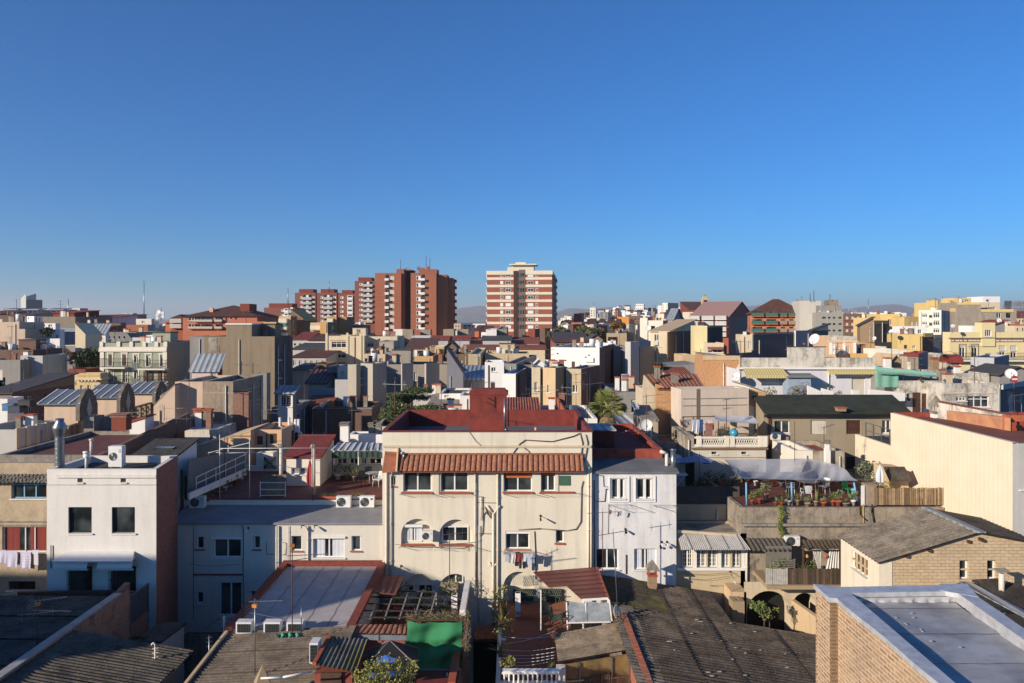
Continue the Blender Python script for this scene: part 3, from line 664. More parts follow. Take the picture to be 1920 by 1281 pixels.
# ---------------------------------------------------------------- distant landmarks
FL=('flat',.6,'greyroof')
def gr(x0,x1,n,y0,y1,m,w,h): return gridr(lsp(x0,x1,n),lsp(y0,y1,m),w,h)
SK='skyline buildings'
def red_tower():
 RB='rbrick'; k=surf('a8603e',.85,0,.15,.08)
 rows=lsp(521.5,613.5,8)
 o=B('tall red brick tower block with two shafts and a dark stairwell slot between them',703,752,512,318,x2=None,d=16,wall=k,roof=('flat',1.5,'greyroof'),f=[('r',gridr([735],rows,8.2,7.5))],cat='tower block',name='tower_block')
 rt=o.rt
 def shaft(x0,x1,y0,dy0,dy1,m=k,nm='wing'):
  a=o.pf(x0,y0); b=o.pf(x1,y0); s=MB().use(m).box(a[0],b[0],dy0,dy1,0,a[1]); return s.build(nm,rt)
 shaft(752.2,769.8,506,9,16,surf('2a2728',.9,0,.3,.5),'stairwell')
 shaft(770,818,512,.02,16.2); shaft(783,818,504,3,12,k,'roof_block'); shaft(742,756,504,2,9,k,'roof_block')
 shaft(818.2,836,514,4,18); shaft(836.2,846,519,9,22)
 s=MB().use('greyroof'); a=o.pf(748,506); b=o.pf(774,506); zz=o.pf(760,501)[1]
 s.prism([(a[0],3,a[1]),(b[0],3,a[1]),((a[0]+b[0])/2,3,zz)],(0,10,0)); s.build('roof_canopy',rt)
 for y in rows:
  for x,st in ((784,'r'),):
   u,z=o.pf(780.5,y+4); u1,z1=o.pf(788.5,y-4); 
   w=MB().use('wframe').box(u,u1,-.06,.0,z,z1).use('glass').box(u+.15,u+(u1-u)*.45,-.1,-.065,z+.2,z1-.2); w.build('window',rt)
  for (xa,xb,dy) in ((722,729.5,1.2),(789,797,1.3)):
   u,z=o.pf(xa,y+5); u1,z1=o.pf(xb,y+1); bb=MB().use('white').box(u,u1,-dy,-.01,z,z+.25).box(u,u1,-dy,-dy+.12,z+.25,z1+.1).box(u,u+.12,-dy+.12,-.01,z+.25,z1+.1); q=bb.build('balcony',rt)
   d_=MB().use('dglass').box(u+.2,u1-.1,-.05,-.002,z+.3,z+2.6); d_.build('balcony_door',q)
  for xs,yy,m_ in ((None,0,0),):
   z=o.pf(718,y+5)[1]; xr=o.pf(818,y)[0]
   s=MB().use('lgrey').box(xr+.02,xr+1.2,5.,9.5,z,z+1.1); q=s.build('balcony',rt); xr2=o.pf(836,y)[0]
   s=MB().use('lgrey').box(xr2+.02,xr2+1.3,10,15,z,z+1.1); s.build('balcony',rt)
   xr3=o.pf(846,y)[0]; s=MB().use('rust').box(xr3+.02,xr3+1.1,13,18,z,z+1.2); s.build('balcony',rt)
  s=MB().use(surf('b86a4c',.8)); z=o.pf(718,y+6.4)[1]; a0,a1=o.pf(703,y)[0],o.pf(752,y)[0]; s.box(a0,a1,-.04,-.002,z-.15,z+.1); s.box(o.pf(770,y)[0],o.pf(818,y)[0],-.03,.015,z-.15,z+.1); s.build('floor_band',rt)
 m=MB().use(k)
 for x,y in ((782,499),(790,500.5),(800,498)): u,z=o.pf(x,y); m.box(u-.7,u+.7,5,6.4,o.pf(x,505)[1],z)
 m.build('roof_chimneys',rt)
red_tower()
def stripe_tower():
 k=surf('a4583e',.85,0,.15,.08); cr='cream'
 o=B('tall tower block with alternating red brick and cream bands under a cream roof storey',913,1035,508,330,x2=1043.5,th=-5,wall=k,roof=('flat',1.,'greyroof'),cat='tower block',name='tower_block')
 rt=o.rt; top=o.hl; rows=lsp(516,613,8); 
 a=o.pf(963.2,510)[0]; b=o.pf(985,510)[0]
 MB().use(surf('7c6a60',.85)).box(a,b,-.0,-.0,0,0).box(a+2.2,b-.0,-.25,-.01,0,top+.6).build('stair_shaft',rt)
 MB().use(surf('4a2a24',.85)).box(a,a+2.0,-.12,-.01,0,top+.1).build('recess',rt)
 s=MB().use(cr); 
 s.box(-.25,a-.1,-.35,-.002,top-1.6,top+.12); s.box(b+.1,o.w+.3,-.35,-.002,top-1.6,top+.12); s.box(o.w+.002,o.w+.35,-.002,o.d+.2,top-1.6,top+.12); s.build('cornice',rt)
 for y in rows:
  z=o.pf(940,y+6.6)[1]
  s=MB().use(cr).box(0,a-.05,-.14,-.003,z-.55,z+.55).box(b+.05,o.w,-.14,-.003,z-.55,z+.55); s.build('floor_band',rt)
  for (x0,x1) in ((938,943.5),(948,958),(989.5,1000),(1004,1009)):
   u,zz=o.pf(x0,y+3.2); u1,z1=o.pf(x1,y-2.8); m_=random.random()
   w=MB().use('wframe').box(u,u1,-.07,-.003,zz,z1)
   if m_<.45: w.use('glass').box(u+.15,(u+u1)/2-.07,-.1,-.072,zz+.15,z1-.15).box((u+u1)/2+.07,u1-.15,-.1,-.072,zz+.15,z1-.15)
   w.build('window',rt)
  u,zz=o.pf(971,y+3.5); u1,z1=o.pf(983,y-3.5); w=MB().use('dglass').box(u,u1,-.32,-.255,zz,z1).use('dgrey')
  for q in (1,2,3): x=u+(u1-u)*q/4; w.box(x-.06,x+.06,-.36,-.325,zz,z1)
  w.build('window',rt)
  z=o.pf(940,y+5)[1]
  for j in (2.,o.d*.5): 
   if j+4<o.d+3: MB().use('dgrey').box(o.w+.02,o.w+1.3,j,j+4,z,z+1.2).build('balcony',rt)
  MB().use(cr).box(-.5,-.02,1,4,z,z+1.2).build('balcony',rt)
 s=MB().use('cream'); 
 for (x0,x1,y0,y1,d0,d1) in ((950,1000,500,509,3,11),(954,1006,494,496.5,2,12),(958,1000,496.5,500,4,10),(965,985,490.5,494,4,9)):
  u,z=o.pf(x0,y1); u1,z1=o.pf(x1,y0); s.box(u,u1,d0,d1,z,z1)
 s.build('roof_storey',rt)
stripe_tower()
def balc_block(x0,x1,yt,Y,cols,rows,label,th=0,x2=None,yb=612):
 k=surf('8e5240',.85,0,.15,.1); o=B(label,x0,x1,yt,Y,d=14,x2=x2,th=th,wall=k,roof=('flat',.8,'rust'),cat='apartment block',name='apartment_block',group='long red brick apartment blocks')
 rt=o.rt
 MB().use('rust').box(1,o.w-2,3,10,o.hl+.01,o.hl+1.8).build('roof_storey',rt)
 for y in rows:
  for (a,b,kk) in cols:
   u,z=o.pf(a,y+3); u1,z1=o.pf(b,y-3)
   if kk=='b':
    q=MB().use('lgrey').box(u,u1,-1.1,-.01,z-.2,z).box(u,u1,-1.1,-1.,z,z+.95); q=q.build('balcony',rt)
    MB().use('dglass').box(u+.2,u1-.2,-.06,-.003,z+.05,z+2.1).use('wframe').box((u+u1)/2-.6,(u+u1)/2+.5,-.09,-.065,z+.1,z+2.).build('balcony_door',q)
   elif kk=='e': MB().use('wframe').box(u,u1,-1.,-.01,z-.2,z1+.3).use('glass').box(u+.3,u1-.3,-1.04,-1.005,z+.9,z1+.1).build('enclosed_balcony',rt)
   else: MB().use('wframe').box(u,u1,-.08,-.003,z+.3,z1-.2).use('glass').box(u+.15,u+(u1-u)*.5,-.11,-.082,z+.5,z1-.4).build('window',rt)
r1=[y for y in lsp(558.5,602,6)]
balc_block(553,592,549,345,[(563,567,'w'),(568,585,'b'),(585.5,590,'w')],r1,'long red brick block with white balconies, leftmost bay of the three tallest bays')
balc_block(594,632,549,343,[(601,606,'w'),(607.5,624,'b'),(625,630,'w')],r1,'middle bay of the long red brick balcony block, under the thin roof mast')
balc_block(634,667,551,341,[(638,644,'w'),(652,662,'e'),(663,667,'w')],r1,'right bay of the long red brick block with glazed balconies, beside the tower wing')
balc_block(665,703,527,335,[(674,680,'w'),(681.5,699,'b')],lsp(534,601,8),'narrow red brick wing with balconies standing against the left side of the red tower')
balc_block(495,553,577,300,[(527,533,'w'),(534,542,'e'),(543,551,'b')],lsp(583,592,2),'low red brick block with rounded left end and roof antennas beside the long balcony block')
o=B('orange brick apartment building with a big brown hipped roof and dark loggias',343,482,592.5,170,d=17,wall=surf('c8744e',.85,0,.15,.2),roof=('hip',2.6,'browntile',.5),cat='apartment building',
 f=[('s',[(354,595,364,601),(354,608,364,614)]),('rn',[(349.5,596,352,600.5),(349.5,610,352,613)]),('k',[(365.5,595,376.5,603),(377.5,595,400,603),(404.5,595,418,603),(365.5,608,376,614),(377.5,608,400,615),(404.5,608,418,615),(423,596,426,604),(432,596,435,599),(441,596,444,600)]),('rn',[(461,597,464,600)])],far=True)
for (a,b,y) in ((365,400,603),(404,418,603),(355,400,616),(404,418,616)): balcony(o,a,b,y,.7,.45,'orange',solid='lgrey',far=True)
MB().use('rust').box(o.pf(438,600)[0],o.pf(456,600)[0],4,9,o.hl,o.pf(440,569)[1]).build('roof_dormer',o.rt)
u=o.pf(386,600)[0]; MB().use('peach').box(u-.4,u+.4,3,3.8,o.hl,o.pf(386,577)[1]).build('chimney',o.rt)
B('right wing of the orange building, lower with a dark lean-to roof edge',482,497,603,168,d=12,wall='orange',roof=('flat',.4,'darkroof'),f=[('r',[(484,608,487,614)])])
o=B('small terraced orange brick building with white balcony strips just left of the brown hipped roof',320,343,596,175,d=10,wall=surf('a8583a',.85),roof=('hip',.8,'browntile',.3)); 
for y in (604,614): balcony(o,322,343,y,1.,.8,'cream',solid='lgrey',far=True)
B('low orange brick terrace block stepping down left of the terraced building',310,320,602,176,d=10,wall='orange',roof=FL,f=[('k',[(312,605,318,609)])])
o=B('distant dark blue glass office tower with a pale sloping crown at the far left',50,79.5,562,900,xl=40.5,th=44,wall='bglass',roof=FL,cat='office tower',name='office_tower')
MB().use('lgrey').box(-.8,-.02,0,o.d,0,o.hl).build('side_wall',o.rt)
MB().use('lgrey').prism([(-.9,-.1,o.hl),(-.9,o.d,o.hl),(-.9,o.d,o.hl+2),(-.9,-.1,o.hl+7)],(.5,0,0)).prism([(0,-.1,o.hl),(o.w*.6,-.1,o.hl),(o.w*.6,-.1,o.hl+7.5),(0,-.1,o.hl+4)],(0,.5,0)).build('crown',o.rt)
B('distant pale office block with blue banded glass flank left of the dark low roofs',136,150,578,700,x2=165,th=-20,wall='lgrey',side=ribbed('3a5570','98a4b0',3.2,1,.4,.1),roof=FL,cat='office block')
B('distant white office block with one black window band above the long dark roofs',226,249,587.5,700,x2=257,th=-20,wall=ribbed('e4e4e2','20262c',7.,1,.4,0.),side=surf('3a506c'),roof=FL,cat='office block')
for i,(px,yt,yb,Y,lab) in enumerate(((270,527,612,300,'very tall thin lattice mast standing alone left of the orange building'),(128,560,600,250,'thin roof mast behind the brown roofs at the left'),(302,576,602,400,'short mast with white dishes left of the orange building'),(617,526,549,343,'thin whip mast on the long red brick block'),(540,540,577,300,'thin mast at the left end of the red brick blocks'),(1113,566,590,600,'distant white spire mast right of the striped tower'),(1628,560,600,600,'distant white mast on the horizon right of the tall beige block'))):
 P=W(px,yb,Y); h=wz(yt,Y)-P.z; rt=root('mast',P,lab,'mast','masts on the skyline'); rr=.12+Y*.0003
 MB().use('steel').tube((0,0,0),(0,0,h),rr,5,rr*.5).build('pole',rt)
 if px==302:
  q=MB().use('wplastic')
  for k in range(5): q.tube((-2+(k%2)*3,-.3,h*.2+k*h*.12),(-2+(k%2)*3,.4,h*.2+k*h*.12),.9,10)
  q.build('dishes',rt)
 if px==270:
  q=MB().use('steel')
  for k in range(14): z=h*k/14; q.bar((-.3,0,z),(.3,0,z+h/28),.05).bar((.3,0,z+h/28),(-.3,0,z+h/14),.05)
  q.box(-.6,.6,-.1,.1,h-.5,h-.3); q.build('lattice',rt)
def RC(label,x0,x1,yt,Y,m='redroof'): pass
L='low brown-roofed building'
B('dark brown flat building at the left edge under the solar canopies',-30,16,591,210,d=10,wall='dbrick',roof=FL)
B('grey rendered building with green-grey sloping roof second from the left edge on the skyline',16,50,592,205,d=12,wall='grey',roof=('sf',1.,'tar'))
B('wide brown tiled roof strip under the flat solar canopies at the left skyline',-30,100,587,260,d=14,wall='rust',roof=('sf',1.2,'browntile'))
for i,(a,b) in enumerate(((5,33),(43,72),(86,119))):
 P=W(a,581.5,258); rt=root('solar_canopy',P,('leftmost','middle','rightmost')[i]+' of the three flat canopies standing on the brown roof at the left skyline','solar canopy','flat solar canopies'); w=wx(b,258)-wx(a,258)
 MB().use('steel').prism([(0,0,0),(w,0,0),(w,5,.5),(0,5,.5)],(0,0,.25)).build('panel',rt); q=MB().use('steel')
 for x in (w*.2,w*.5,w*.8): q.bar((x,1,0),(x,1,-1.1),.15)
 q.build('legs',rt)
B('white cube rooftop house with one small square window in the left mid distance',50,64,593,160,x2=80,th=-18,wall='white2',roof=('flat',.3,'greyroof'),f=[('k',[(52.5,595.5,54.8,598)])],r=[('k',[(67,595,69.5,603),(73,597,75,604)])],name='rooftop_house')
B('broad plain grey-beige wall with a rust roof behind the white terraces',80,141,594,150,d=14,wall='taupe',roof=('flat',.3,'redroof'))
B('rust red roofed block above the broad grey-beige wall',100,139,587,165,d=10,wall='rust',roof=('sf',.6,'redroof'))
B('long white low building with an orange tiled edge above the small left trees',141,208,597,170,d=12,wall='white',roof=('sf',.8,'tile'),f=[('k',gr(146,160,3,603,603,1,3,3))],cop=None)
B('long low dark roof building on the left horizon',177,228,594.5,220,d=15,wall='dgrey',roof=('sf',.8,'tar'))
B('brown building with three square windows under an overhanging roof',178,226,606.5,140,x2=236,wall=plaster('86705c',.4),roof=('flat',.2,'tar'),f=[('k',gr(192,218,3,613.5,613.5,1,4,4))],cop='tar')
B('bare orange hollow-brick wall building left of the thin tall mast',237,277,609,130,x2=289,wall='obrick',roof=FL,side='grey',f=[('k',[(238,624,252,629)])])
B('small cream rooftop room with a white double window left of the mast foot',255,284,598,160,x2=289,wall='ivory',roof=('flat',.2,'greyroof'),f=[('s',[(266,602,271,606)])],name='rooftop_house')
B('grey-green rendered block with flat roof behind the cream stairs house',130,180,607,145,d=10,wall=plaster('8b8d80',.4),roof=FL)
B('pale blue-grey block with stepped terraces right of the white terraces',112,148,615,125,d=10,wall=plaster('9aa0a8',.3),roof=FL,f=[('k',gr(116,140,3,624,624,1,5,3))])
B('low rust-red rendered wall house above the grey skylight house',149,182,617,128,d=8,wall=plaster('8c5a48',.3),roof=('sf',.5,'tile'))
o=B('cream house with a small grey skylight roof and a lean-to gable',172,198,624,108,x2=205,wall='ivory',roof=('sf',.9,'zinc'),f=[('k',gr(178,190,2,634,634,1,4,4))])
B('cream stepped stair-head walls next to the skylight house',141,160,628,100,d=4,wall='cream2',roof=('sl',1.4,'cream2',.05),name='stair_tower',cat='stair tower')
B('long shaded grey building with four narrow windows behind the green block',199,256,624,112,d=9,wall=plaster('8e8a8a',.3),roof=FL,f=[('k',gr(205,233,4,633,633,1,3,5))],cop='grey')
B('dark walled flat-roofed building with a cream coping above the bare tree',123,190,648.5,106,d=8,wall='dgrey',roof=('flat',.3,'greyroof'),cop='cream')
B('cream low house with barrel roof right behind the bare tree',150,186,654,102,d=3,wall='sand',roof=('flat',.3,'tile'))
B('grey house in the left distance with a brown roof over the terraces',186,237,600,190,d=10,wall='brown',roof=('sf',.7,'browntile'))
o=B('tall stepped cream party wall at the left edge, brightly lit',-20,36,604,112,d=6,wall='pinkish',roof=('flat',.1,'greyroof'))
m=MB().use('pinkish'); 
for (a,b,y) in ((36.1,47,617),(47.1,58,635)): u,z=o.pf(a,y); u1,_=o.pf(b,y); m.box(u,u1,0,6,0,z)
m.build('wall',o.rt)
for i,(x0,x1,yt,Y,ws) in enumerate(((37,104,606.5,121,gr(43,94,5,611,611,1,7,5)),(47.2,112,618,117.5,gr(56,106,5,631,631,1,6,6)),(58.2,112,635,114,gr(66,110,4,652,652,1,6,6)))):
 B(('topmost','middle','lowest')[i]+' tier of the stepped white terraces beside the cream party wall',x0,x1,yt,Y,x2=x1+9,wall='white2',roof=('flat',.6,'greyroof'),f=[('d',ws)],group='stepped white terraces',far=True)
leaf_tree(90,632,617,114,2.6,'dark potted shrub on the middle white terrace','2f3d28','485a38',4,120,.2,'shrub',name='shrub')
B('dark brown brick wall building below the cream party wall',-40,62,656,92,d=6,wall='dbrick',roof=FL)
B('grey shaded building at the left edge below the brown brick wall',-40,38,675,88,d=5,wall='dgrey',roof=FL)
B('white flat extension with red coping in front of the white terraces',38,80,667,90,d=5,wall='lgrey',roof=('flat',.3,'maroon'))
o=B('long lavender-grey party wall running away from the camera at the left',-60,10,700,88,x2=122,wall='shaded_white',roof=('flat',.4,'greyroof'),yref=95);  # a white wall; its lavender-grey is shade put into the colour
bare_tree(140,712,655,97,'large bare plane tree left of the green apartment building',5,6)
bare_tree(158,712,661,99,'smaller bare tree behind the bare plane tree',8,6)
leaf_tree(178,712,658,96,5.,'dark evergreen tree pressed against the green apartment building','35422a','57633c',3,130,.22,trunk=.16)
B('red rooftop hut with a blue door below the bare trees',128,160,692,83,d=3,wall='rust',roof=('flat',.2,'redroof'),f=[('V',[(138,694,142,703)])],name='rooftop_hut',cat='hut')
B('small beige house at the foot of the bare trees',123,146,703,81,d=5,wall='beige',roof=('flat',.4,'redroof'),f=[('k',[(141,716,144,723)])])
o=B('yellow ornate low house with bracketed cornice next to the green building',143,188,700,79,d=1.5,wall=plaster('dcc48c',.3),roof=('flat',.5,'greyroof'),band=[(711,.12,.25,'cream')],f=[('s',gr(153,180,3,727,727,1,6,9))])
for i in range(6): u,z=o.pf(149+i*6.5,715); MB().use('cream').box(u-.08,u+.08,-.25,-.02,z,z+.2).build('bracket',o.rt)
for a,b in ((147,160),(164,186)): u,z=o.pf(a,707); u1,z1=o.pf(b,703); MB().use('ochre').box(u,u1,-.02,-.002,z,z1).build('panel',o.rt)
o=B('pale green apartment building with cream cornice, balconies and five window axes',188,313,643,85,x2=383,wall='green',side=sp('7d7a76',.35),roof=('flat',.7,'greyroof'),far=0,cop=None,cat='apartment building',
 f=[('V',[(203.5,665.5,210.5,686),(229.5,665.5,237,686)]),('d',[(251.5,667.5,259,680)]),('d',[(274,667,282.5,687),(300.5,667,309.5,687)]),('s',[(203.5,697,211.5,717.5),(230,697,238,717.5),(251.5,697,259,710.5),(274,697,281,717),(300,697,308,717)])])
for y,hh,pr_ in ((655,.1,.12),(657.5,.12,.2),(652,.08,.1)): u,z=o.pf(200,y); MB().use('ivory').box(-.1,o.w+.02,-pr_,-.002,z-hh,z+hh).build('cornice',o.rt)
for x in (191,223,247,271,294,311): u,z=o.pf(x,652); MB().use('ivory').box(u-.2,u+.2,-.14,-.003,z+.1,o.hl+.15).build('parapet_post',o.rt)
MB().use('ivory').box(0,.45,-.08,-.002,0,o.pf(0,660)[1]-.01).box(o.w-.45,o.w+.02,-.08,-.002,0,o.pf(0,660)[1]-.01).build('corner_pilaster',o.rt)
for a,b,y in ((195,241,688),(265,316,690.5),(195,241,719.5),(265,316,720.5)): balcony(o,a,b,y,.9,.95,'ivory')
for q in o.F_: 
 MB().use('ivory').box(q[0]-.13,q[0]-.002,-.05,-.002,q[1],q[3]+.15).box(q[2]+.002,q[2]+.13,-.05,-.002,q[1],q[3]+.15).box(q[0]-.18,q[2]+.18,-.07,-.002,q[3]+.152,q[3]+.28).build('window_surround',o.rt)
for x in (278,305): 
 for s_ in (-5.5,5.5): u,z=o.pf(x+s_*.95,717); MB().use('bshutter').box(u-.2,u+.2,-.1,-.06,z,z+1.25).build('shutter',o.rt)
o2=B('bright white rooftop room with sloping grey-green roof on the green building',274,310,628,93,x2=331,wall='white2',roof=('sr',.25,'tar',.15),f=[],z0=o.hl-.7,name='rooftop_room',cat='rooftop room')
B('round-cornered white tank hut left of the bright white rooftop room',248,273,633,96,d=3,wall='shaded_white',roof=('flat',.1,'greyroof'),z0=15,name='tank_hut',cat='hut')
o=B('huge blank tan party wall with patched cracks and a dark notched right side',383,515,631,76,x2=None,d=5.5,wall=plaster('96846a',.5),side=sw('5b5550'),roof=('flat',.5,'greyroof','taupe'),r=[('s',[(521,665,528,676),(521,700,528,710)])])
MB().use(plaster('96846a',.5)).box(o.pf(424,600)[0],o.pf(472,600)[0],.01,3.2,o.hl,o.pf(440,609)[1]).build('stair_tower',o.rt)
MB().use('white').box(o.pf(423,600)[0],o.pf(473,600)[0],-.08,3.3,o.pf(440,609)[1]+.002,o.pf(440,606.5)[1]).build('coping',o.rt)
MB().use('oldwall').box(o.pf(391,600)[0],o.pf(407,600)[0],-.03,-.002,o.pf(0,660)[1],o.pf(0,633)[1]).build('mortar_patch',o.rt)
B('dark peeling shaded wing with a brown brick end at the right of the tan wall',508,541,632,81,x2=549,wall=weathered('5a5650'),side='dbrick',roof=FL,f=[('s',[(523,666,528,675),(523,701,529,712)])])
B('dark grey lift shaft block standing behind the left end of the tan wall',356,384,631,84,d=5,wall='dgrey',roof=FL)
o=B('pink rooftop hut with a glazed grey skylight roof and laundry in front',360,408,693,66,x2=417,wall=plaster('d8c4bc',.2),side='maroon',roof=('sf',1.,'zinc',.25),f=[('d',[(395,699.5,404,714.5)])],far=0,name='rooftop_hut',cat='hut')
B('tall pinkish beige building wall with a yellow-green patch under the pink hut',328,380,716,58,d=7,wall='pinkish',roof=('flat',.4,'greyroof'))
B('weathered concrete-grey building wall between the pinkish wall and the red brick strip',380.1,437,715.5,58,d=7,wall=weathered('a08e78','5e5346',.45),roof=('flat',.5,'greyroof','concrete'),band=[(737,.04,.04,'pinkish')])
B('narrow bare red brick house end right of the weathered wall',437.1,466,736,58,x2=474,wall='brick',roof=('flat',.3,'rust'))
B('dark shaded concrete roof room above the red brick strip',437,478,712,63,x2=492,wall='concrete',roof=FL)
o=B('low pinkish wall sloping down to the left in front of the green building',288,328,762,57,d=5,wall='pinkish',roof=('sr',1.6,'concrete',.0))
B('small yellow-green rendered wall beside the pinkish wall',300,328,744,60,d=3,wall=plaster('c4b078',.2),roof=('sr',.7,'concrete',0.))
B('dark shaded house behind the brick strip with white pipes',478,500,700,72,x2=507,wall='dgrey',roof=FL,f=[('k',[(481,714,487,728)])])
B('white mansard-like shaded house with two dark square windows and a red ribbed penthouse roof',577,669,728,84,x2=None,d=7,wall='shaded_white',roof=('flat',.3,'greyroof'),f=[('k',[(616,744,627,759),(646.5,744,656.5,759)])],far=0)
B('small penthouse with a ribbed maroon roof on the shaded white house',577,612,719,85,d=4,wall='ivory',roof=('sf',1.1,ribbed('7e3c38','5e2a28',.5,0,.6,.7),.35),name='penthouse',cat='penthouse')
B('dark brown brick shed building in front of the shaded white house',587,697,764,74,d=6,wall='dbrick',roof=FL,band=[(766,.08,.06,'dgrey')])
MB().use('dgrey')
B('dark brick annex with an orange tiled roof piece beside the glazed bay',566,612,762,76,d=5,wall='dbrick',roof=('sf',.5,'tile',.2))
B('winter-garden bay with cream blinds on the side of the dark shaded tower',521,549,737,70,x2=556,wall='wframe',side='dgrey',roof=('sf',.4,'zinc'),f=[('g',[(526,742,546,763)])],name='glazed_bay',cat='bay window',far=0)
B('shaded blue-grey house wall under the glazed bay',509,549,764,71,x2=585,wall=plaster('7e8288',.3),roof=FL,r=[('d',[(555,772,565,790)])],far=0)
B('light grey ribbed metal shed right of the shaded white house',669,711,748,88,d=5,wall=ribbed('a4a8b0','8c9098',.3,0,.6,.5),roof=FL)
B('small white house corner behind the cedar tree',697,735,757,84,d=5,wall='white',roof=('flat',.3,'greyroof'),f=[('k',[(717,762,720,768)])],far=0)
# ---------------------------------------------------------------- centre and right middle distance
for i,(x0,x1,yt,Y,w_,lab) in enumerate(((494,518,604,150,'sand','ochre-beige terraced block with balcony, leftmost of the ochre terraces'),(523,545,593,152,'sand','ochre terraced block with a teal awning on its balcony'),(582,609,605,150,'sand','light ochre terraced block with open balconies left of the deep ochre blocks'),(600,614,604,147,'ochre','narrow deep ochre wall block between two ochre terraces'),(613,631,594,152,plaster('cc9a50',.3),'deep ochre upper block with balconies'),(635,650,594,154,plaster('c8944c',.3),'deep ochre stair block at the right end of the ochre terraces'))):
 o=B(lab,x0,x1,yt,Y,x2=x1+12,wall=w_,side='brown',roof=('flat',.4,'greyroof'),group='ochre terraced blocks',far=True)
 if i in (0,1,2,4):
  for y in (600,613,626):
   if y>yt+5: balcony(o,x0+2,x1-5,y+5,1.,.8,w_,solid='cream',far=True); sub(o,'balcony_door',x0+4,x1-7,y-2,y+4,-.03,-.002,'dglass')
 if i==1: sub(o,'awning',x0+3,x1-6,606,613,-1.1,-1.05,surf('2f8f86',.7))
B('sloping ochre roofed wedge block between the ochre terraces',546,570,600,158,d=10,wall='brown',roof=('sl',2.,'ochre'))
B('brown dark block behind the deep ochre stair block',650,680,610,160,d=9,wall='brown',roof=FL,f=[('k',gr(655,672,3,616,616,1,3,8))])
B('low house with maroon roof and white awnings behind the tan wall',549,578,637,140,d=8,wall='lgrey',roof=('sf',1.2,'maroon'),f=[('k',gr(553,572,3,646,646,1,4,4))])
B('low white house with dark tiled roof left of the big cream block',578,611,639,138,d=9,wall='white',roof=('sf',1.,'browntile'))
B('long brown eaved row house between the tan wall and the cream block',549,611,655,124,d=8,wall='lgrey',roof=('sf',.7,'tar'),f=[('s',gr(566,606,5,663,663,1,6,5))])
B('row house with white window doors lower down left of the cream block',549,611,670,112,d=8,wall='lgrey',roof=('sf',.6,'browntile'),f=[('d',gr(552,606,6,681,681,1,5,10))])
B('small ochre and brown shed with pale dormer below the cream block',582,612,683,96,x2=None,d=6,wall=plaster('8a6a44',.3),roof=FL)
B('grey low shed in shade left of the ochre-brown shed',549,582,694,92,d=6,wall='dgrey',roof=('sf',.4,'tar'))
o=B('large cream block with two rows of grouped windows and pilasters in the middle distance',610,683,630,120,x2=None,d=9,wall='cream2',roof=('flat',.5,'greyroof'),far=0,
 f=[('Q',[(622,641,649,652),(621,662.5,648.5,671.5)]),('Q',[(620,678,648,686)]),('k',[(613,643,615.5,648),(613,662,615.5,667),(663,643,664.5,648),(669,643,670.5,648),(663,662,664.5,667)])])
for x in (610.5,649.5,674): u,z=o.pf(x,640); MB().use('cream2').box(u,u+.35,-.12,-.003,0,o.hl+.5).build('pilaster',o.rt)
for y in (638,659): u,z=o.pf(620,y); MB().use('sand').box(o.pf(618,y)[0],o.pf(650,y)[0],-.1,-.003,z-.08,z+.08).build('ledge',o.rt)
o=B('lower right wing of the large cream block with wide openings',683.1,745,631,122,d=8,wall='cream2',roof=('flat',.5,'greyroof'),far=0,f=[('Q',[(683,642,701,651)]),('k',[(684,659,701,664)])])
B('grey-beige rooftop box with a small white door right of the cream block',711,738,641,112,x2=750,wall=plaster('b5aa9c',.3),roof=('flat',.4,'tar'),f=[('V',[(724,652,729,660)])],far=0,cop='grey')
B('terrace building with dark horizontal openings under the cream wing',682,722,664,108,x2=None,d=8,wall='beige',roof=('flat',.5,'greyroof'),f=[('s',[(684,672,695,679),(703,672,708,679),(711,672,718,679)])],far=0)
B('shaded lavender-grey flat block right of the beige terrace building',722,760,660,109,d=9,wall=plaster('908c90',.3),roof=FL)
P=W(723,679,90); rt=root('glass_canopy',(P.x,90,wz(690,90)),'arched corrugated glass canopy on the roof of the grey bay building','canopy')
m=MB().use('zinc'); w=wx(770,90)-P.x; m.corr((0,0,.5),(w,0,.5),(w,3.5,1.1),(0,3.5,1.1),.3,.04); m.build('roof_sheet',rt); q=MB().use('steel')
for x in (0.05,w/3,w*2/3,w-.05): q.bar((x,.05,0),(x,.05,.5),.06).bar((x,3.4,0),(x,3.4,1.1),.06)
q.build('post',rt)
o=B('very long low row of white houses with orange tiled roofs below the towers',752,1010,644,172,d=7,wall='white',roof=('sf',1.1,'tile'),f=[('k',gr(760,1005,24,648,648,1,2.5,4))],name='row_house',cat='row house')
B('long terracotta-edged row of roofs in front of the white row',868,1022,655,150,d=6,wall='cream2',roof=('sf',.6,'tile'),f=[('k',gr(872,935,14,659,659,1,3,4))],name='row_house',cat='row house')
CB=[(738,760),(754.5,774),(788,807),(831,851),(858,878),(911,931),(932,950)]
for i,(a,b) in enumerate(CB):
 B(('first','second','third','fourth','fifth','sixth (white)','seventh')[i]+' from the left in the row of square concrete rooftop boxes below the towers',a,b,617.5+.3*(i%3),176-(i%2)*3,x2=b+3,wall='white' if i in (0,5) else plaster('a89880',.45),roof=('flat',.2,'greyroof'),z0=14.,group='rooftop boxes below the towers',name='rooftop_box',cat='rooftop box')
for i,(a,b,m_) in enumerate(((771,803,'white'),(806,840,'redroof'),(850,880,'redroof'),(905,958,'tar'))):
 B(('small white shed','first red roofed shed','second red roofed shed','dark awning-roofed shed')[i]+' on the long row below the towers, '+('left','centre left','centre','right')[i]+' part',a,b,638,168,d=5,wall='lgrey' if i else 'white',roof=('sf',.8,m_),z0=12.,name='rooftop_shed',cat='shed')
B('long building with big smooth brown roof in front of the red tower base',762,813,654,138,d=9,wall='cream2',roof=('sf',1.6,surf('6b4632',.8)))
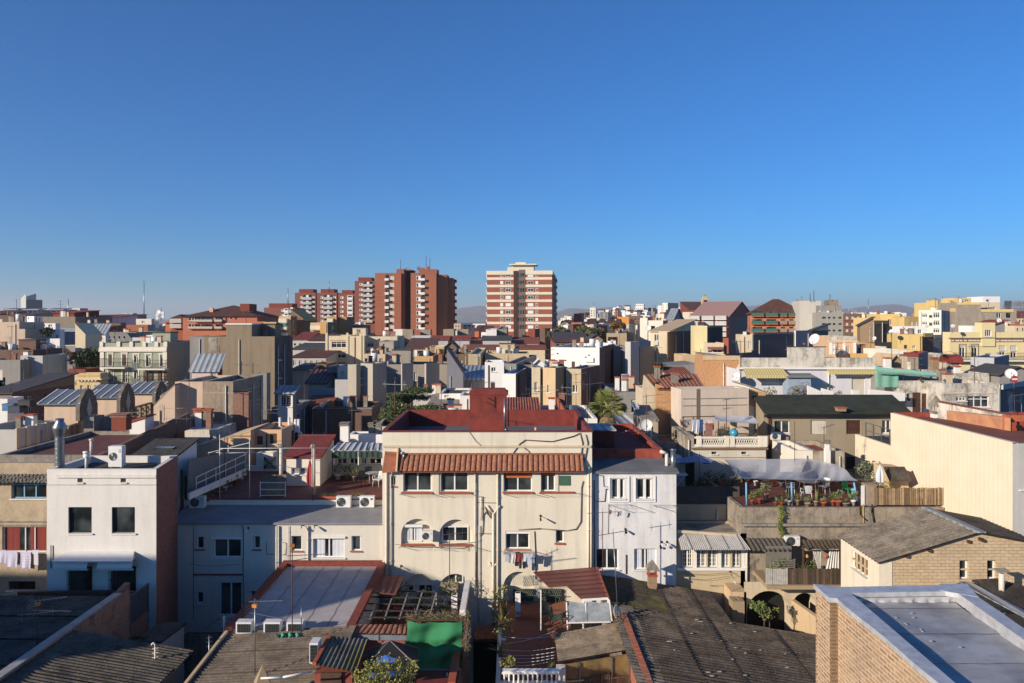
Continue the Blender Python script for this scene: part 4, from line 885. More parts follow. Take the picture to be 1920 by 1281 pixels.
o=B('ochre rooftop box with a round vent beside a steel chimney pipe',806,832,651,112,d=5,wall=plaster('e0b878',.3),roof=('flat',.2,'greyroof'),cop='cream')
B('brown gabled rooftop room with a wooden window right of the ochre box',834,856,652,114,d=5,wall='brown',roof=('gy',.9,'tar'),f=[('Vb',[(848,655,852,662)])])
B('ochre parapet building with white railing left of the bare bushes',752,812,668,100,x2=835,wall=plaster('d8ac70',.3),side='brown',roof=('flat',.6,'greyroof'))
B('shaded brown building behind the bare bushes',835,878,664,106,d=8,wall=plaster('7a664e',.3),roof=('flat',.4,'greyroof'),f=[('d',gr(845,865,3,680,680,1,4,9))])
bare_tree(858,702,679,92,'bare brown bushy tree between the brown building and the beige tower',12,5,'86603e',None,.6)
bare_tree(848,702,684,93,'low bare brown bush left of the bushy bare tree',13,5,'86603e',None,.6)
bare_tree(869,702,681,94,'thin bare tree pressed against the beige tower',14,5,'86603e',None,.6)
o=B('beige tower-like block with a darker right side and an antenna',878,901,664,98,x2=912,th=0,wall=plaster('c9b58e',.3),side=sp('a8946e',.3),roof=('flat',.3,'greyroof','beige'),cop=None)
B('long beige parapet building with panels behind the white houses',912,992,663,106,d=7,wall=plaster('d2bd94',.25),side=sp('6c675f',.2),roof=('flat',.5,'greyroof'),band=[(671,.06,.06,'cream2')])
B('cream rooftop drum and room on the long beige parapet building',937,972,654,110,d=4,wall='cream',roof=('flat',.2,'greyroof'),z0=13,f=[('k',[(953,657,956,661)])])
B('grey corrugated roofed hall left of the white house',860,909,712,84,d=7,wall='dgrey',roof=('sf',1.,'zinc'))
B('pale building top left of the beige tower foot with a tan lean-to roof',862,885,704,88,d=6,wall='lgrey',roof=('sf',.7,'sand'))
for i,(a,b,c,yt) in enumerate(((652,668,676,684),(676,699,725,682),(752,754,775,682),(796,799,824,682),(838,840,863,681))):
 B(('first, pale','second, pale-fronted','third, dark-sided','fourth, dark-sided','fifth and last')[i]+' projecting bay from the left of the grey comb-shaped block',a,b,yt,80+i,x2=c,th=(-20,-30,-52,-52,-52)[i],wall=plaster('b8ae9e',.25),side=sp('8b8a8c',.25),roof=('flat',.2,'tar'),group='bays of the grey comb-shaped block',name='building_bay',cat='building bay')
o=B('grey comb-shaped block wall behind its projecting bays with three dark windows',668,845,683.5,86.5,d=6,wall=plaster('a79d8e',.35),roof=('flat',.2,'tar'),f=[('s',[(737,701,745,709),(776,698,782,714)])],far=0)
B('small pale house with a white shuttered window left of the comb-shaped block',633,652,687,85,d=3,wall='ivory',roof=FL,f=[('r',[(637,696,646,708)])],far=0)
B('small shaded grey house with a blue-grey window left of the pale house',612,633,688,88,d=5,wall='dgrey',roof=FL,f=[('s',[(620,699,633,710)])],far=0)
B('low pale terrace wall with plants in front of the comb-shaped block',628,655,712,80,d=2,wall='lgrey',roof=FL,z0=8)
B('slanted shaded wall at the right end of the comb-shaped block',838,868,700,82,d=4,wall=plaster('84848a',.25),roof=('sl',2.6,'tar',.02))
B('low white long house with a flat grey roof right of the cedar',824,878,738,74,d=6,wall='white',roof=('flat',.2,'darkroof'),f=[('s',[(833,741,842,745)])],far=0)
o=B('white house with a door beside the big red chimney',862,884,742,70,d=4,wall='white',roof=('flat',.2,'sand'),f=[('V',[(860,750,863,757)])],far=0)
B('dark-roofed low shed between the cedar and the white houses',775,835,748,76,d=6,wall='lgrey',roof=('flat',.2,'tar'))
B('greenhouse-like low shed with white posts right of the cedar',808,852,760,72,d=4,wall='ivory',roof=('sf',.5,'concrete'),f=[('Q',[(811,764,848,772)])],far=0)
o=B('white rendered building with stepped facade and brown shaded brick flank',909,945,679.5,80,x2=None,d=5,wall='white2',roof=('flat',.3,'greyroof'),f=[('s',[(921,689,930,697)]),('Vb',[(920,717,928,730)])],far=0)
B('lower right step of the white rendered building with ribs',945.1,967,701,79.9,x2=998,th=-8,wall='white2',side='dbrick',roof=('flat',.3,'greyroof'),f=[('V',[(949,731,953,741)])],far=0)
B('dark grey shaded block behind the lower white step',945,968,682,88,x2=1006,th=-8,wall='dgrey',roof=FL)
B('small dark low building behind the beige block',966,1002,684,90,d=6,wall='concrete',roof=('flat',.2,'tar'))
o=B('tall narrow beige lit bay with stacked windows, left one of the beige pair',998.5,1013,689,72,x2=None,d=3,th=0,wall='cream2',roof=('flat',.2,'greyroof','concrete'),f=[('s',[(1002,717,1008.5,733),(1002,760,1009,771)])],far=0)
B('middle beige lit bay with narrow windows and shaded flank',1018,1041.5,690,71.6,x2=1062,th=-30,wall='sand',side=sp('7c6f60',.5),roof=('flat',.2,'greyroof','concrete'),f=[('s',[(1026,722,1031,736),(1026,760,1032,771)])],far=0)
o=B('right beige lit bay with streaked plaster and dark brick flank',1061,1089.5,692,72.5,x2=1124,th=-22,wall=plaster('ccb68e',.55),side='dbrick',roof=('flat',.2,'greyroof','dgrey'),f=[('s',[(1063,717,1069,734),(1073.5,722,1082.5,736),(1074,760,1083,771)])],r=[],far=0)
B('dark recess wall linking the beige lit bays',1008,1072,694,74.5,d=4,wall=plaster('8a7a62',.4),roof=FL)
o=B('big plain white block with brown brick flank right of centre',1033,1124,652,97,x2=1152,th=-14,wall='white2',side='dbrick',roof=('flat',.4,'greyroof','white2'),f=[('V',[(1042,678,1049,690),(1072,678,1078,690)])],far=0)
u,z=o.pf(1098,679); u1,z1=o.pf(1113,671); MB().use('white2').box(u,u1,-.2,-.003,z,z1).build('box_vent',o.rt)
m=MB().use('dark')
for x,y in ((1045,663),(1104,666),(1060,676),(1098,670),(1088,685)): u,z=o.pf(x,y); m.box(u-.08,u+.12,-.04,-.003,z-.07,z+.07)
m.build('vents',o.rt)
for i,(a,b) in enumerate(((1021,1028),(1031,1041),(1001,1020))): B(('narrow','wider')[i%2]+' white chimney box at the left foot of the big white block'+(' with gable' if i==2 else ''),a,b,(675,675,683)[i],94-i,d=1.2,wall='white2',side='shaded_white',roof=('flat',.1,'greyroof') if i<2 else ('gy',.6,'white2'),name='chimney_box',cat='chimney box')
B('small white stair box on the roof of the big white block',1117,1125,641,99,x2=1131,th=-14,wall='white2',roof=('flat',.1,'white2'),z0=14,name='stair_box',cat='stair box')
B('dark recessed building between the big white block and the blue-grey tower',1150,1176,655,108,x2=None,d=6,wall='dgrey',roof=FL,f=[('s',[(1152,712,1161,732)])],far=0)
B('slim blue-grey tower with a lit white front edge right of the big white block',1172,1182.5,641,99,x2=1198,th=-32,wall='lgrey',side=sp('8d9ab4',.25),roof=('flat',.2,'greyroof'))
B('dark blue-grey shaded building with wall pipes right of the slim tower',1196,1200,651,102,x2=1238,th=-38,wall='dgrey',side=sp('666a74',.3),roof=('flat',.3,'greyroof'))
B('flat grey canopy-roofed block behind the slim tower',1130,1175,649,112,d=7,wall='dgrey',roof=FL)
B('beige building with wooden pergola and dark cube on the roof behind the slim tower',1137,1175,625,140,x2=1190,th=-14,wall=plaster('b59f7c',.3),side=sp('55514e',.2),roof=FL,f=[('k',[(1140,632,1150,652),(1150,632,1158,652)])])
B('brown pergola roofed long house above the big white block',1040,1132,642,126,d=8,wall='brown',roof=('sf',.5,'browntile'),f=[('k',gr(1046,1120,8,647,647,1,5,4))])
B('small gabled brown shed house left of the beige pergola building',1105,1130,637,125,d=6,wall='tbrick',roof=('gy',.8,'tar'))
B('long house with turquoise panels behind the brown pergola house',1040,1100,634,140,d=8,wall='teal' if 0 else plaster('7f8f86',.3),roof=('sf',.8,'tar'))
o=B('cream block with satellite dish and small windows behind the brown brick house',1203,1243,601,150,x2=1264,th=-18,wall='ivory',side='dgrey',roof=FL,far=0)
MB().use('ivory').box(-.3,1.2,-.2,-.01,0,o.hl+.5).build('pilaster',o.rt)
B('dark gabled attic with a lit white roof edge above the cream block',1252,1262,598,146,x2=1279,th=-28,wall='dgrey',side='dark',roof=('gx',2.,'zinc'))
B('cream stair tower with an arched opening beside the dark attic',1235,1245,589,170,x2=1256,th=-25,wall='cream',roof=FL,f=[('k',[(1238,595,1240,600)])])
o=B('brown brick house with large blank flank, beige front and tan sloping roof',1220,1252.5,622,106,x2=1302,th=-30,wall='cream2',side='dbrick',roof=('sf',1.6,'sand',.35),f=[('s',[(1227,627,1235,640)])],far=0)
sub(o,'beige_panel',1237,1252.5,622,671,-.4,-.01,'beige'); sub(o,'balcony',1226,1236,640,647,-.5,-.01,'lgrey')
u,z=o.pr(1281,620); MB().use('lgrey').box(o.w+.003,o.w+.06,u-.12,u+.12,o.pr(1281,670)[1],z).build('pipe',o.rt)
B('yellow narrow tower house with stepped side window bay',1302,1326,611,100,x2=None,d=5,th=-8,wall='yellow2',roof=('flat',.3,'greyroof'),f=[('s',[(1313,655,1317,670)])],far=0)
B('black rendered cube room beside the yellow narrow tower',1326,1328,611.5,101,x2=1355,th=-46,wall='dgrey',side=surf('3a3a42',.8),roof=('flat',.2,'greyroof'),z0=8)  # near-black flank colour has the shade of that side painted in
o=B('small beige penthouse with a rust awning over a glazed opening',1325,1357,643,97,x2=None,d=6,th=-4,wall='cream2',roof=('flat',.4,'greyroof'),f=[('Q',[(1328,655,1354,661.5)])],far=0)
u,z=o.pf(1326,655); u1,z1=o.pf(1355,651); MB().use(cloth('a85a44')).prism([(u,-.02,z1),(u1,-.02,z1),(u1,-.7,z),(u,-.7,z)],(0,0,.03)).build('awning',o.rt)
B('beige shaded courtyard wall with a white framed opening under the brown brick house',1280,1303,666,94,d=5,wall='sand',roof=FL,f=[('k',[(1288,682,1294,690)])],far=0)
B('low dark grey wall building behind the red tile roofed house',1244,1302,688,82,d=5,wall='dgrey',roof=('sr',.3,'greyroof',.0))
leaf_tree(1239,703,683,79,1.9,'small dense dark bush at the left end of the dark grey wall','26331f','3e4c2c',21,200,.14,'bush',name='bush')
o=B('pink-roofed apartment house with red and white terraces and a huge dark gable wall',1294,1366,594,250,x2=1412,th=-33,wall=surf('a4523c',.8),side=sp('62605e',.2),roof=('gx',5.2,surf('b58a7e',.8),.3),cat='apartment house')
for y in (597,607,618,628):
 for a,b in ((1296,1314),(1318,1340),(1343,1364)): balcony(o,a,b,y+2,1.3,1.2,'white',solid='lgrey',far=True); sub(o,'balcony_door',a+2,b-2,y-4,y+1,-.04,-.003,'dglass')
B('flat front wing with white frieze and terraces left of the pink-roofed house',1292,1330,585,262,d=10,wall='cream',roof=('flat',.8,'redroof'),f=[('s',gr(1297,1326,4,590,590,1,5,4))])
B('long brown tiled roof building behind the pink-roofed house',1290,1350,579,300,d=14,wall='rust',roof=('sf',3,'browntile'))
P=W(1374,573,240); rt=root('church_tower',(P.x,275,0),'small ochre church tower with a pointed cap rising behind the pink roof','church tower'); s=275/1400
m=MB().use('sand'); hh=wz(560,275); q=5.5*s; m.box(-q,q,-q,q,0,hh); m.box(-q*.6,q*.6,-q*.6,q*.6,hh,wz(555.5,275)); m.build('shaft',rt); MB().use('dark').box(-.7,.7,-q-.05,-q+.1,wz(569,275),wz(563,275)).build('belfry_opening',rt)
MB().use('tan').lathe([(q*.6,wz(555.5,275)),(0,wz(552,275))],8).build('cap',rt)
o=B('orange apartment building with dark green balconies and a brown hipped roof',1407,1512,586,225,d=14,th=-14,wall=surf('cc7a54',.8),side=surf('8f5538',.8),roof=('hip',4.2,'browntile',.8),cat='apartment building')
for i,y in enumerate((590,604.5,619,633)):
 for a,b in ((1409,1432),(1435,1458),(1462,1475),(1478,1490),(1493,1508)):
  balcony(o,a,b,y+3,1.3,.95,'orange',solid=surf('2f6b58',.7) if (i in(0,3) or a<1458) else 'taupe',far=True); sub(o,'balcony_door',a+2,b-3,y-6,y-1,-.04,-.003,'dglass')
o=B('tall pale blank sided office block with dark slit windows right of the orange building',1499,1539,564,215,x2=None,d=12,th=-10,wall=plaster('cfc8ba',.2),roof=('flat',.8,'greyroof'))
o=B('grey office front with three rows of slit windows',1534,1583,586,208,x2=None,d=12,th=-8,wall=plaster('a6a296',.2),roof=('flat',.8,'greyroof'),f=[('k',gr(1545,1575,1,596,620,3,7,4)+gr(1555,1564,2,596,620,3,5,4)+gr(1575,1575,1,596,620,3,6,4))])
B('set-back upper storeys of the grey office block with white awnings',1530,1578,573,214,d=8,wall='grey',roof=FL,f=[('Q',[(1534,582,1556,585),(1560,582,1576,585)])],z0=15)
B('top machine room with red parapet on the grey office block',1555,1572,562,217,d=8,th=-12,wall='taupe',roof=('flat',.4,'redroof'),z0=20)
B('brown brick office front with shuttered windows beside the grey office',1583,1616,588,206,x2=None,d=12,th=-8,wall='dbrick',roof=('flat',.8,'greyroof'),f=[('r',gr(1588,1609,3,596,620,3,5,5))],band=[(601,.3,.1,'rust'),(613,.3,.1,'rust')])
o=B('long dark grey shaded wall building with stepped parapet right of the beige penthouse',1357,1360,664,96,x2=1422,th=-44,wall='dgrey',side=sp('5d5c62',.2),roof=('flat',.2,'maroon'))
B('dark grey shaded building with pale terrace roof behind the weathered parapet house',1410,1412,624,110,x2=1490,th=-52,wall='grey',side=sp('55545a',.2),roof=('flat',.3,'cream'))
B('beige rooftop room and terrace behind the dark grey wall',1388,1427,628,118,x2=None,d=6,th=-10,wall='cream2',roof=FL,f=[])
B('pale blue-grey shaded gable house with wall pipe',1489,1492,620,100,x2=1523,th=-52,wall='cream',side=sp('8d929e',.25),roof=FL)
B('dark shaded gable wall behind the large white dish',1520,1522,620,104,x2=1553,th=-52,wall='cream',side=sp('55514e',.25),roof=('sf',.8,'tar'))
o=B('peach and white ornate house with two tall windows and an old parapet',1554,1606,631,84,x2=None,d=6,th=-6,wall='peach',roof=('flat',.5,'greyroof','oldwhite'),f=[('d',[(1567,650,1574,662),(1585,650,1593,662)])],band=[(640,.1,.15,'cream')],far=0)
for x in (1555,1561,1580,1600): u,z=o.pf(x,665); MB().use('white').box(u,u+.3,-.06,-.003,z,o.pf(x,642)[1]).build('pilaster',o.rt)
sub(o,'parapet_plaster',1554,1606,631,638,-.03,-.004,'oldwhite')
B('tan brick gable house with orange satellite dish in the right distance',1613,1638,610,130,x2=None,d=6,th=-20,wall='tbrick',roof=('sr',1.2,'tar'))
B('dark brown brick cube building in front of the yellow blocks',1637,1639,601,128,x2=1668,th=-56,wall='tbrick',side='dbrick',roof=FL)
B('low dark shaded terrace wall left of the yellow cube',1606,1610,643,100,x2=1672,th=-60,wall='dgrey',side=sp('4d4848',.3),roof=FL)
B('wide yellow upper block on the right skyline',1650,1688,589,165,x2=None,d=9,th=-8,wall='yellow',roof=FL)
B('lower yellow wall left of the wide yellow block',1636,1652,596,160,d=9,wall='yellow',roof=FL)
B('yellow wall right of the wide yellow block',1686,1704,595,160,d=9,th=-8,wall='yellow',roof=FL)
B('ochre building with two arched windows beside the yellow wall',1704,1723,594,158,d=9,wall=plaster('a8925c',.2),roof=('flat',.5,'greyroof','grey'),f=[('s',[(1708,603,1711.5,610),(1716,603,1720,610)])])
o=B('pale building with balconies and loggias left of the huge brick wall',1722.5,1765,581.5,142,x2=1781,th=-34,wall='ivory',side=sp('cbb9a4',.2),roof=('flat',.5,'greyroof','ivory'),f=[('Q',[(1729,588,1739,595),(1729,603,1739,609)]),('k',[(1742,591,1748,596)]),('rb',[(1742,605,1748,611)]),('Q',[(1750,586,1762,596),(1750,601,1762,610),(1750,616,1762,624)])],far=0)
B('dark blue shaded recess under the pale loggia building',1748,1750,628,120,x2=1781,th=-60,wall='dgrey',side=sp('5c6272',.2),roof=FL)
B('yellow cube house with small windows and orange steps',1683,1729,627,112,x2=None,d=5,th=-10,wall='yellow',roof=('flat',.3,'greyroof'),f=[('rb',[(1695,647,1701,654)]),('s',[(1711,648,1717,654)])],far=0)
B('dark brick flank building right of the yellow cube house',1729,1731,625,113,x2=1750,th=-56,wall='yellow',side='dbrick',roof=FL)
o=B('white rooftop wall with a dark painted bird-like curve',1688,1737,612,122,x2=None,d=3,th=-4,wall='white2',roof=FL,f=[('s',[(1721,618,1728,626)])],z0=10)
m=MB().use('dgrey')
def stroke(o,m,pts,w):
 for (a,b),(c,d) in zip(pts,pts[1:]):
  u,z=o.pf(a,b); u1,z1=o.pf(c,d); L_=math.hypot(u1-u,z1-z) or 1; nx,nz=-(z1-z)/L_*w,(u1-u)/L_*w
  m.prism([(u+nx,-.02,z+nz),(u-nx,-.02,z-nz),(u1-nx,-.02,z1-nz),(u1+nx,-.02,z1+nz)],(0,.015,0))
stroke(o,m,[(1693,613),(1697,618),(1702,622),(1708,624),(1712,621)],.08); stroke(o,m,[(1700,620),(1704,618),(1708,620)],.14); stroke(o,m,[(1712,617),(1713.5,619),(1712,620.5)],.16); stroke(o,m,[(1704,623),(1709,625),(1708,622)],.14); m.build('mural',o.rt)
GB=rubble('ada294','94887a','8a7e70',1.6)
o=B('huge grey brick party wall with yellow top band on the right skyline',1795,1839,567,192,x2=None,d=12,th=-6,wall='gbrick',roof=('flat',.4,'greyroof','yellow'))
sub(o,'yellow_band',1795,1839,567,571.5,-.12,-.003,'yellow')
o=B('right half of the huge grey brick wall, lower, with a yellow strip',1839.2,1906,580,191,d=12,th=-6,wall='gbrick',roof=('flat',.4,'greyroof','yellow')); sub(o,'yellow_band',1839.5,1900,580,585,-.12,-.003,'yellow')
o=B('left part of the huge grey brick wall below the yellow penthouses',1781,1795,585,193,d=12,wall='gbrick',roof=FL); sub(o,'yellow_band',1781.3,1795,578,585,-.12,-.003,'yellow')
B('yellow penthouse with chimney at the left end of the huge brick wall',1751,1782,567,205,d=10,wall='yellow',roof=('flat',.5,'greyroof'),f=[('k',[(1762,575,1768,580)])])
B('tall yellow penthouse room in the middle of the huge brick wall',1789,1821,559,200,x2=None,d=6,wall='yellow',roof=('flat',.3,'greyroof'),f=[('s',[(1809,562,1817,565)])],z0=18)
B('yellow lift tower left of the yellow penthouse room',1752,1759,563,203,d=4,wall='yellow',roof=FL,z0=18)
B('white stair tower with yellow right part on the right skyline',1843,1875,556,250,d=9,wall='white2',roof=FL,f=[('k',[(1849,562,1854,565)])])
B('beige lower block in front of the white stair tower',1838,1875,567,235,d=8,wall='cream2',roof=('flat',.4,'tar'))
B('distant office block with white and dark horizontal bands at the right edge',1883,1896,564,520,x2=1960,th=-75,wall=ribbed('58606a','30363e',4.,1,.5,0.),side=ribbed('e0e2e2','70767c',4.,1,.5,0.),roof=FL,cat='office block')
B('reddish old houses at the right edge below the banded office',1902,1960,596,230,d=10,wall='cream2',roof=('sf',2,'rust'),f=[('k',gr(1906,1918,3,602,602,1,3,4))])
B('old beige house front at the right edge behind the yellow mansion',1903,1960,611,170,d=10,wall='cream2',roof=FL,f=[('k',gr(1908,1918,2,618,618,1,3,5))])
o=B('long yellow mansion with a red frieze, balconies and a central roof turret',1781,1960,623,95,x2=None,d=1.6,wall='yellow2',roof=('flat',.6,'greyroof'),f=[('dn',[(1799,648,1810,671),(1822,648,1833,671)]),('r',[(1873,648,1886,657),(1894,648,1907,657)]),('d',[(1874,658,1885,671),(1895,658,1906,671)]),('k',[(1847,663,1859,668)])],cat='mansion',far=0,band=[(634,.1,.2,'taupe')])
sub(o,'red_frieze',1783,1960,636,641.5,-.05,-.003,surf('b8604c',.8))
m=MB().use('cream')
rg=random.Random(3); x=1784
while x<1921:
 w=rg.choice((4,5,7)); 
 u,z=o.pf(x,640); u1,z1=o.pf(x+w,637.5); m.box(u,u1,-.08,-.052,z,z1); x+=w+rg.choice((1,1,3))
m.build('frieze_ornament',o.rt)
for a,b in ((1786,1820),(1868,1925)): balcony(o,a,b,675,.9,.9,'white')
for q in o.F_[:2]: MB().use('taupe').box(q[0]-.12,q[0]-.002,-.04,-.002,q[1],q[3]+.12).box(q[2]+.002,q[2]+.12,-.04,-.002,q[1],q[3]+.12).box(q[0]-.12,q[2]+.12,-.05,-.002,q[3]+.122,q[3]+.22).build('window_surround',o.rt)
o3=B('yellow roof turret with a brown framed window on the mansion',1841,1866,605,94.8,d=1.5,wall='yellow2',roof=('flat',.2,'greyroof'),f=[('q',[(1847,619,1859,631)])],z0=o.hl-1.8,name='roof_turret',cat='turret',far=0)
B('white small shed left of the yellow turret',1822,1841,611,101,d=3,wall='white2',roof=FL,z0=15,name='shed',cat='shed')
B('dark shed with red ridge right of the yellow turret',1866,1884,608,100,d=4,wall='dgrey',roof=('sr',.4,'redroof'),z0=15,name='shed',cat='shed')
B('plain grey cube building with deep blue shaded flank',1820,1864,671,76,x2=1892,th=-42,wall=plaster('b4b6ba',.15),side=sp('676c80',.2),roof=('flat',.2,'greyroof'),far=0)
B('tiny grey hut with dark roof in front of the grey cube building',1843,1857,691,72,d=2,wall='grey',roof=('flat',.1,'dark'),z0=13.5,name='hut',cat='hut')
P=W(1777,690,73); rt=root('roof_lantern',P,'barrel-shaped red tiled roof lantern on a grey base','roof lantern'); w=wx(1803,73)-P.x
MB().use('grey').box(.2,w-.2,0,1.2,-.3,.5).build('base',rt)
m=MB().use(surf('96352a',.8)); m.grid(lambda u,v:(w*u,.6-.95*cos(pi*v),.55+.75*sin(pi*v)),10,10); m.prism([(0,-.35,.5),(w,-.35,.5),(w,1.55,.5),(0,1.55,.5)],(0,0,.05)); m.build('roof',rt)
P=W(1752,702,71); chimney(P,.55,.55,wz(674,71)-P.z,'square tan brick chimney with holes left of the red roof lantern','tbrick','terracotta')
o=B('taupe rooftop hut with a red tiled parapet and a pale shutter',1694,1722,665,72,x2=1740,th=-34,wall='taupe',side='dgrey',roof=('flat',.2,'greyroof','maroon'),f=[('r',[(1698,678,1707,694)])],far=0,name='rooftop_hut',cat='hut')
sub(o,'parapet_band',1694,1722,661,668.5,-.08,-.003,'maroon')
B('white ornate low house with pilasters left of the taupe hut',1661,1700,656,78,d=5,wall='ivory',roof=('flat',.4,'greyroof'),far=0,band=[(663,.1,.12,'white')])
B('long orange-cream parapet wall house behind the green net',1606,1662,663,82,d=6,wall='ochre',roof=('flat',.5,'greyroof','cream2'))
B('small ochre roof room with tiled shed right of the peach house',1607,1640,644,90,d=4,wall='ochre',roof=('flat',.2,'greyroof'),f=[('s',[(1611,655,1617,660)])],far=0)
B('small pale hut with one dark window beside the ochre roof room',1641,1662,650,90,d=3,wall='ivory',roof=('flat',.2,'greyroof'),f=[('k',[(1652,655,1655,661)])],far=0,name='hut',cat='hut')
B('low weathered wall and terrace between taupe hut and mansion',1740,1782,664,86,d=4,wall='oldwhite',roof=FL)
# ---------------------------------------------------------------- far hillside town
def fill(region,x0,x1,ys,Ys,n,seed,pal,wr=(6,16),skip=()):
 rng=random.Random(seed); it=[]
 for i in range(n):
  px=x0+(x1-x0)*(i+rng.random())/n; k=rng.random(); it.append((px,k,rng.choice(pal),rng.uniform(*wr),rng.random()))
 cnt={}
 ORD=['first','second','third','fourth','fifth','sixth','seventh','eighth','ninth','tenth','eleventh','twelfth','thirteenth','fourteenth','fifteenth','sixteenth','seventeenth','eighteenth','nineteenth','twentieth']
 for px,k,(cn,wm),w,q in it:
  if any(a<px<b for a,b in skip): continue
  Y=Ys[0]+(Ys[1]-Ys[0])*k; yt=ys(px,k)+rng.uniform(-2,3); st='tiled' if q<.25 else 'flat'; c=cnt.get(cn+st,0); cnt[cn+st]=c+1
  o_=ORD[c] if c<20 else ['twenty','thirty','forty','fifty'][(c+1)//10-2]+('-'+ORD[(c+1)%10-1] if (c+1)%10 else 'th')
  fh=3*F/Y; fw=2.6*F/Y; fs=[]
  nx=int(w*.8/fw); 
  if nx>0:
   for r_ in range(int(max(1,min(5,(640-yt)/fh)))):
    y=yt+fh*(r_+.75)
    for c_ in range(nx): x=px+w*.1+fw*(c_+.5)*(w*.8/(nx*fw)); fs.append((x-fw*.22,y-fh*.25,x+fw*.22,y+fh*.25))
  th=-10-q*25 if px>900 else (-8 if q<.5 else 0)
  try: B(f'{o_} {cn} {st} block from left {region}',px,px+w,yt,Y,d=10+q*8,th=th,wall=wm,side=None,roof=('gx',1.5,'browntile',.2) if q<.25 else ('flat',.5,'greyroof'),f=[(rng.choice('krrs')+'n',fs)] if fs else (),group='small blocks '+region,name='apartment_block',cat='apartment block',far=True)
  except Exception as e: print('fill',e)
PAL=[('white','white2'),('white','white'),('cream','ivory'),('cream','cream'),('orange',surf('c8683c',.8)),('brown',surf('6e4636',.8)),('grey','grey'),('beige','beige'),('pale grey','lgrey')]
def hy(a,b):
 def g(px,k): return a(px)+(b(px)-a(px))*k
 return g
def prof(*p):
 def f(x):
  for (a,b),(c,d) in zip(p,p[1:]):
   if x<=c: return b+(d-b)*max(0,(x-a)/(c-a))
  return p[-1][1]
 return f
RG='on the hillside right of the striped tower'
fill(RG,1046,1300,hy(prof((1046,612),(1100,608),(1180,612),(1300,606)),prof((1046,594),(1075,586),(1105,584),(1150,576),(1190,572),(1250,573),(1300,578))),(210,1000),250,11,PAL+PAL[:4]+PAL[-1:],(4,11))
fill('on the horizon strip behind the yellow blocks',1588,1745,hy(prof((1588,600),(1745,600)),prof((1588,585),(1640,584),(1745,586))),(300,1100),40,5,PAL,(5,13))
fill('on the horizon strip behind the pink roof',1290,1420,hy(prof((1290,592),(1420,600)),prof((1290,578),(1340,575),(1420,582))),(400,1000),22,6,PAL,(5,12))
fill('in the low left distance',88,345,hy(prof((88,616),(345,618)),prof((88,598),(345,601))),(200,520),34,8,PAL,(10,26))
fill('between the two tall tower blocks',846,915,hy(prof((846,622),(915,622)),prof((846,611),(915,612))),(200,420),9,9,PAL,(6,14))
B('white hillside block with stepped terraces, highest of the far skyline blocks',1192,1207,570,820,d=30,th=-12,wall='white2',roof=FL,f=[('k',gr(1194,1205,4,573,585,3,1.4,1.6))])
B('dark grey ribbed skyline block with a bright left end',1242,1252,568,800,x2=1272,th=-45,wall='ivory',side='dgrey',roof=FL,f=[('k',gr(1244,1250,2,572,586,4,1.2,1.6))])
B('bright white skyline block left of the dark ribbed one',1233,1241,573,760,d=30,th=-12,wall='white2',roof=FL)
B('small white skyline slab nearest to the left of the pink roof',1299,1307,571,900,d=30,th=-12,wall='white2',roof=FL)
B('amber yellow building on the hillside with a plain bright front',1158,1179,594,330,x2=None,d=12,th=-10,wall='amber',roof=FL)
B('dark red-brown apartment building with round windows right of the amber one',1179,1203,592,325,d=14,th=-12,wall='dbrick',roof=FL,f=[('k',gr(1184,1199,3,599,612,2,3,3))])
B('bare orange brick cube house with a white rooftop tank on the hillside',1071,1091,605,260,x2=1102,th=-14,wall=surf('c8683c',.8),side='dgrey',roof=FL)
B('orange stepped brick building above the orange cube house',1076,1090,588,420,x2=None,d=14,th=-12,wall=surf('b8552e',.8),roof=FL)
B('grey and white tower with tall antenna on the hillside',1106,1117,577,560,x2=None,d=16,th=-10,wall='ivory',roof=FL,f=[('k',gr(1109,1114,2,583,592,3,2,2))])
B('pale narrow office block in the hillside centre with grey fins',1124,1140,585,520,x2=None,d=16,th=-14,wall=ribbed('9a9a98','6a6c6c',3.,0,.6,.2),roof=FL)
B('cream corner house with pitched roof low on the hillside',1052,1070,611,250,d=9,wall='cream2',roof=('gy',1.2,'greyroof'))
leaf_tree(1098,640,616,150,5,'green bushy tree above the brown pergola house','4e5a30','6a6c3a',31,130,.35)
leaf_tree(1050,642,620,155,5.5,'dusty olive tree at the foot of the striped tower','5a5636','70663e',32,130,.35)
leaf_tree(1160,627,607,200,4.5,'dark tree with golden tips below the amber building','3c4420','8a6c24',33,130,.35)
leaf_tree(1112,640,619,160,5,'dry brown tree beside the green bushy tree','6e5a40','5e5038',34,100,.3)
o=B('white modern apartment block with dark balconies between the two towers',868,910,607,330,x2=None,d=16,wall='white2',roof=FL,f=[('k',[(x-3.2,y-1.4,x+3.2,y+1.6) for x in (872.5,880,888,901,908) for y in (611,615.5,620,624.5)])],far=True)
B('beige narrow block left of the white modern block between the towers',851,864,607,300,d=12,wall='pinkish',roof=FL,f=[('k',gr(855,860,2,612,624,3,2,3))])
B('rust brick block group at the foot of the striped tower',990,1003,617,220,x2=1012,th=-12,wall=surf('9a4630',.85),side='dbrick',roof=FL)
B('rust brick block with small chimney at the right foot of the striped tower',1012,1022,616,215,x2=1032,th=-12,wall='dbrick',side='dbrick',roof=FL)
fill('just beyond the left picture edge',-420,-60,hy(prof((-420,650),(-60,655)),prof((-420,610),(-60,612))),(80,300),16,21,PAL,(50,90))
fill('just beyond the right picture edge',1990,2300,hy(prof((1990,650),(2300,655)),prof((1990,610),(2300,612))),(80,300),12,22,PAL,(40,80))
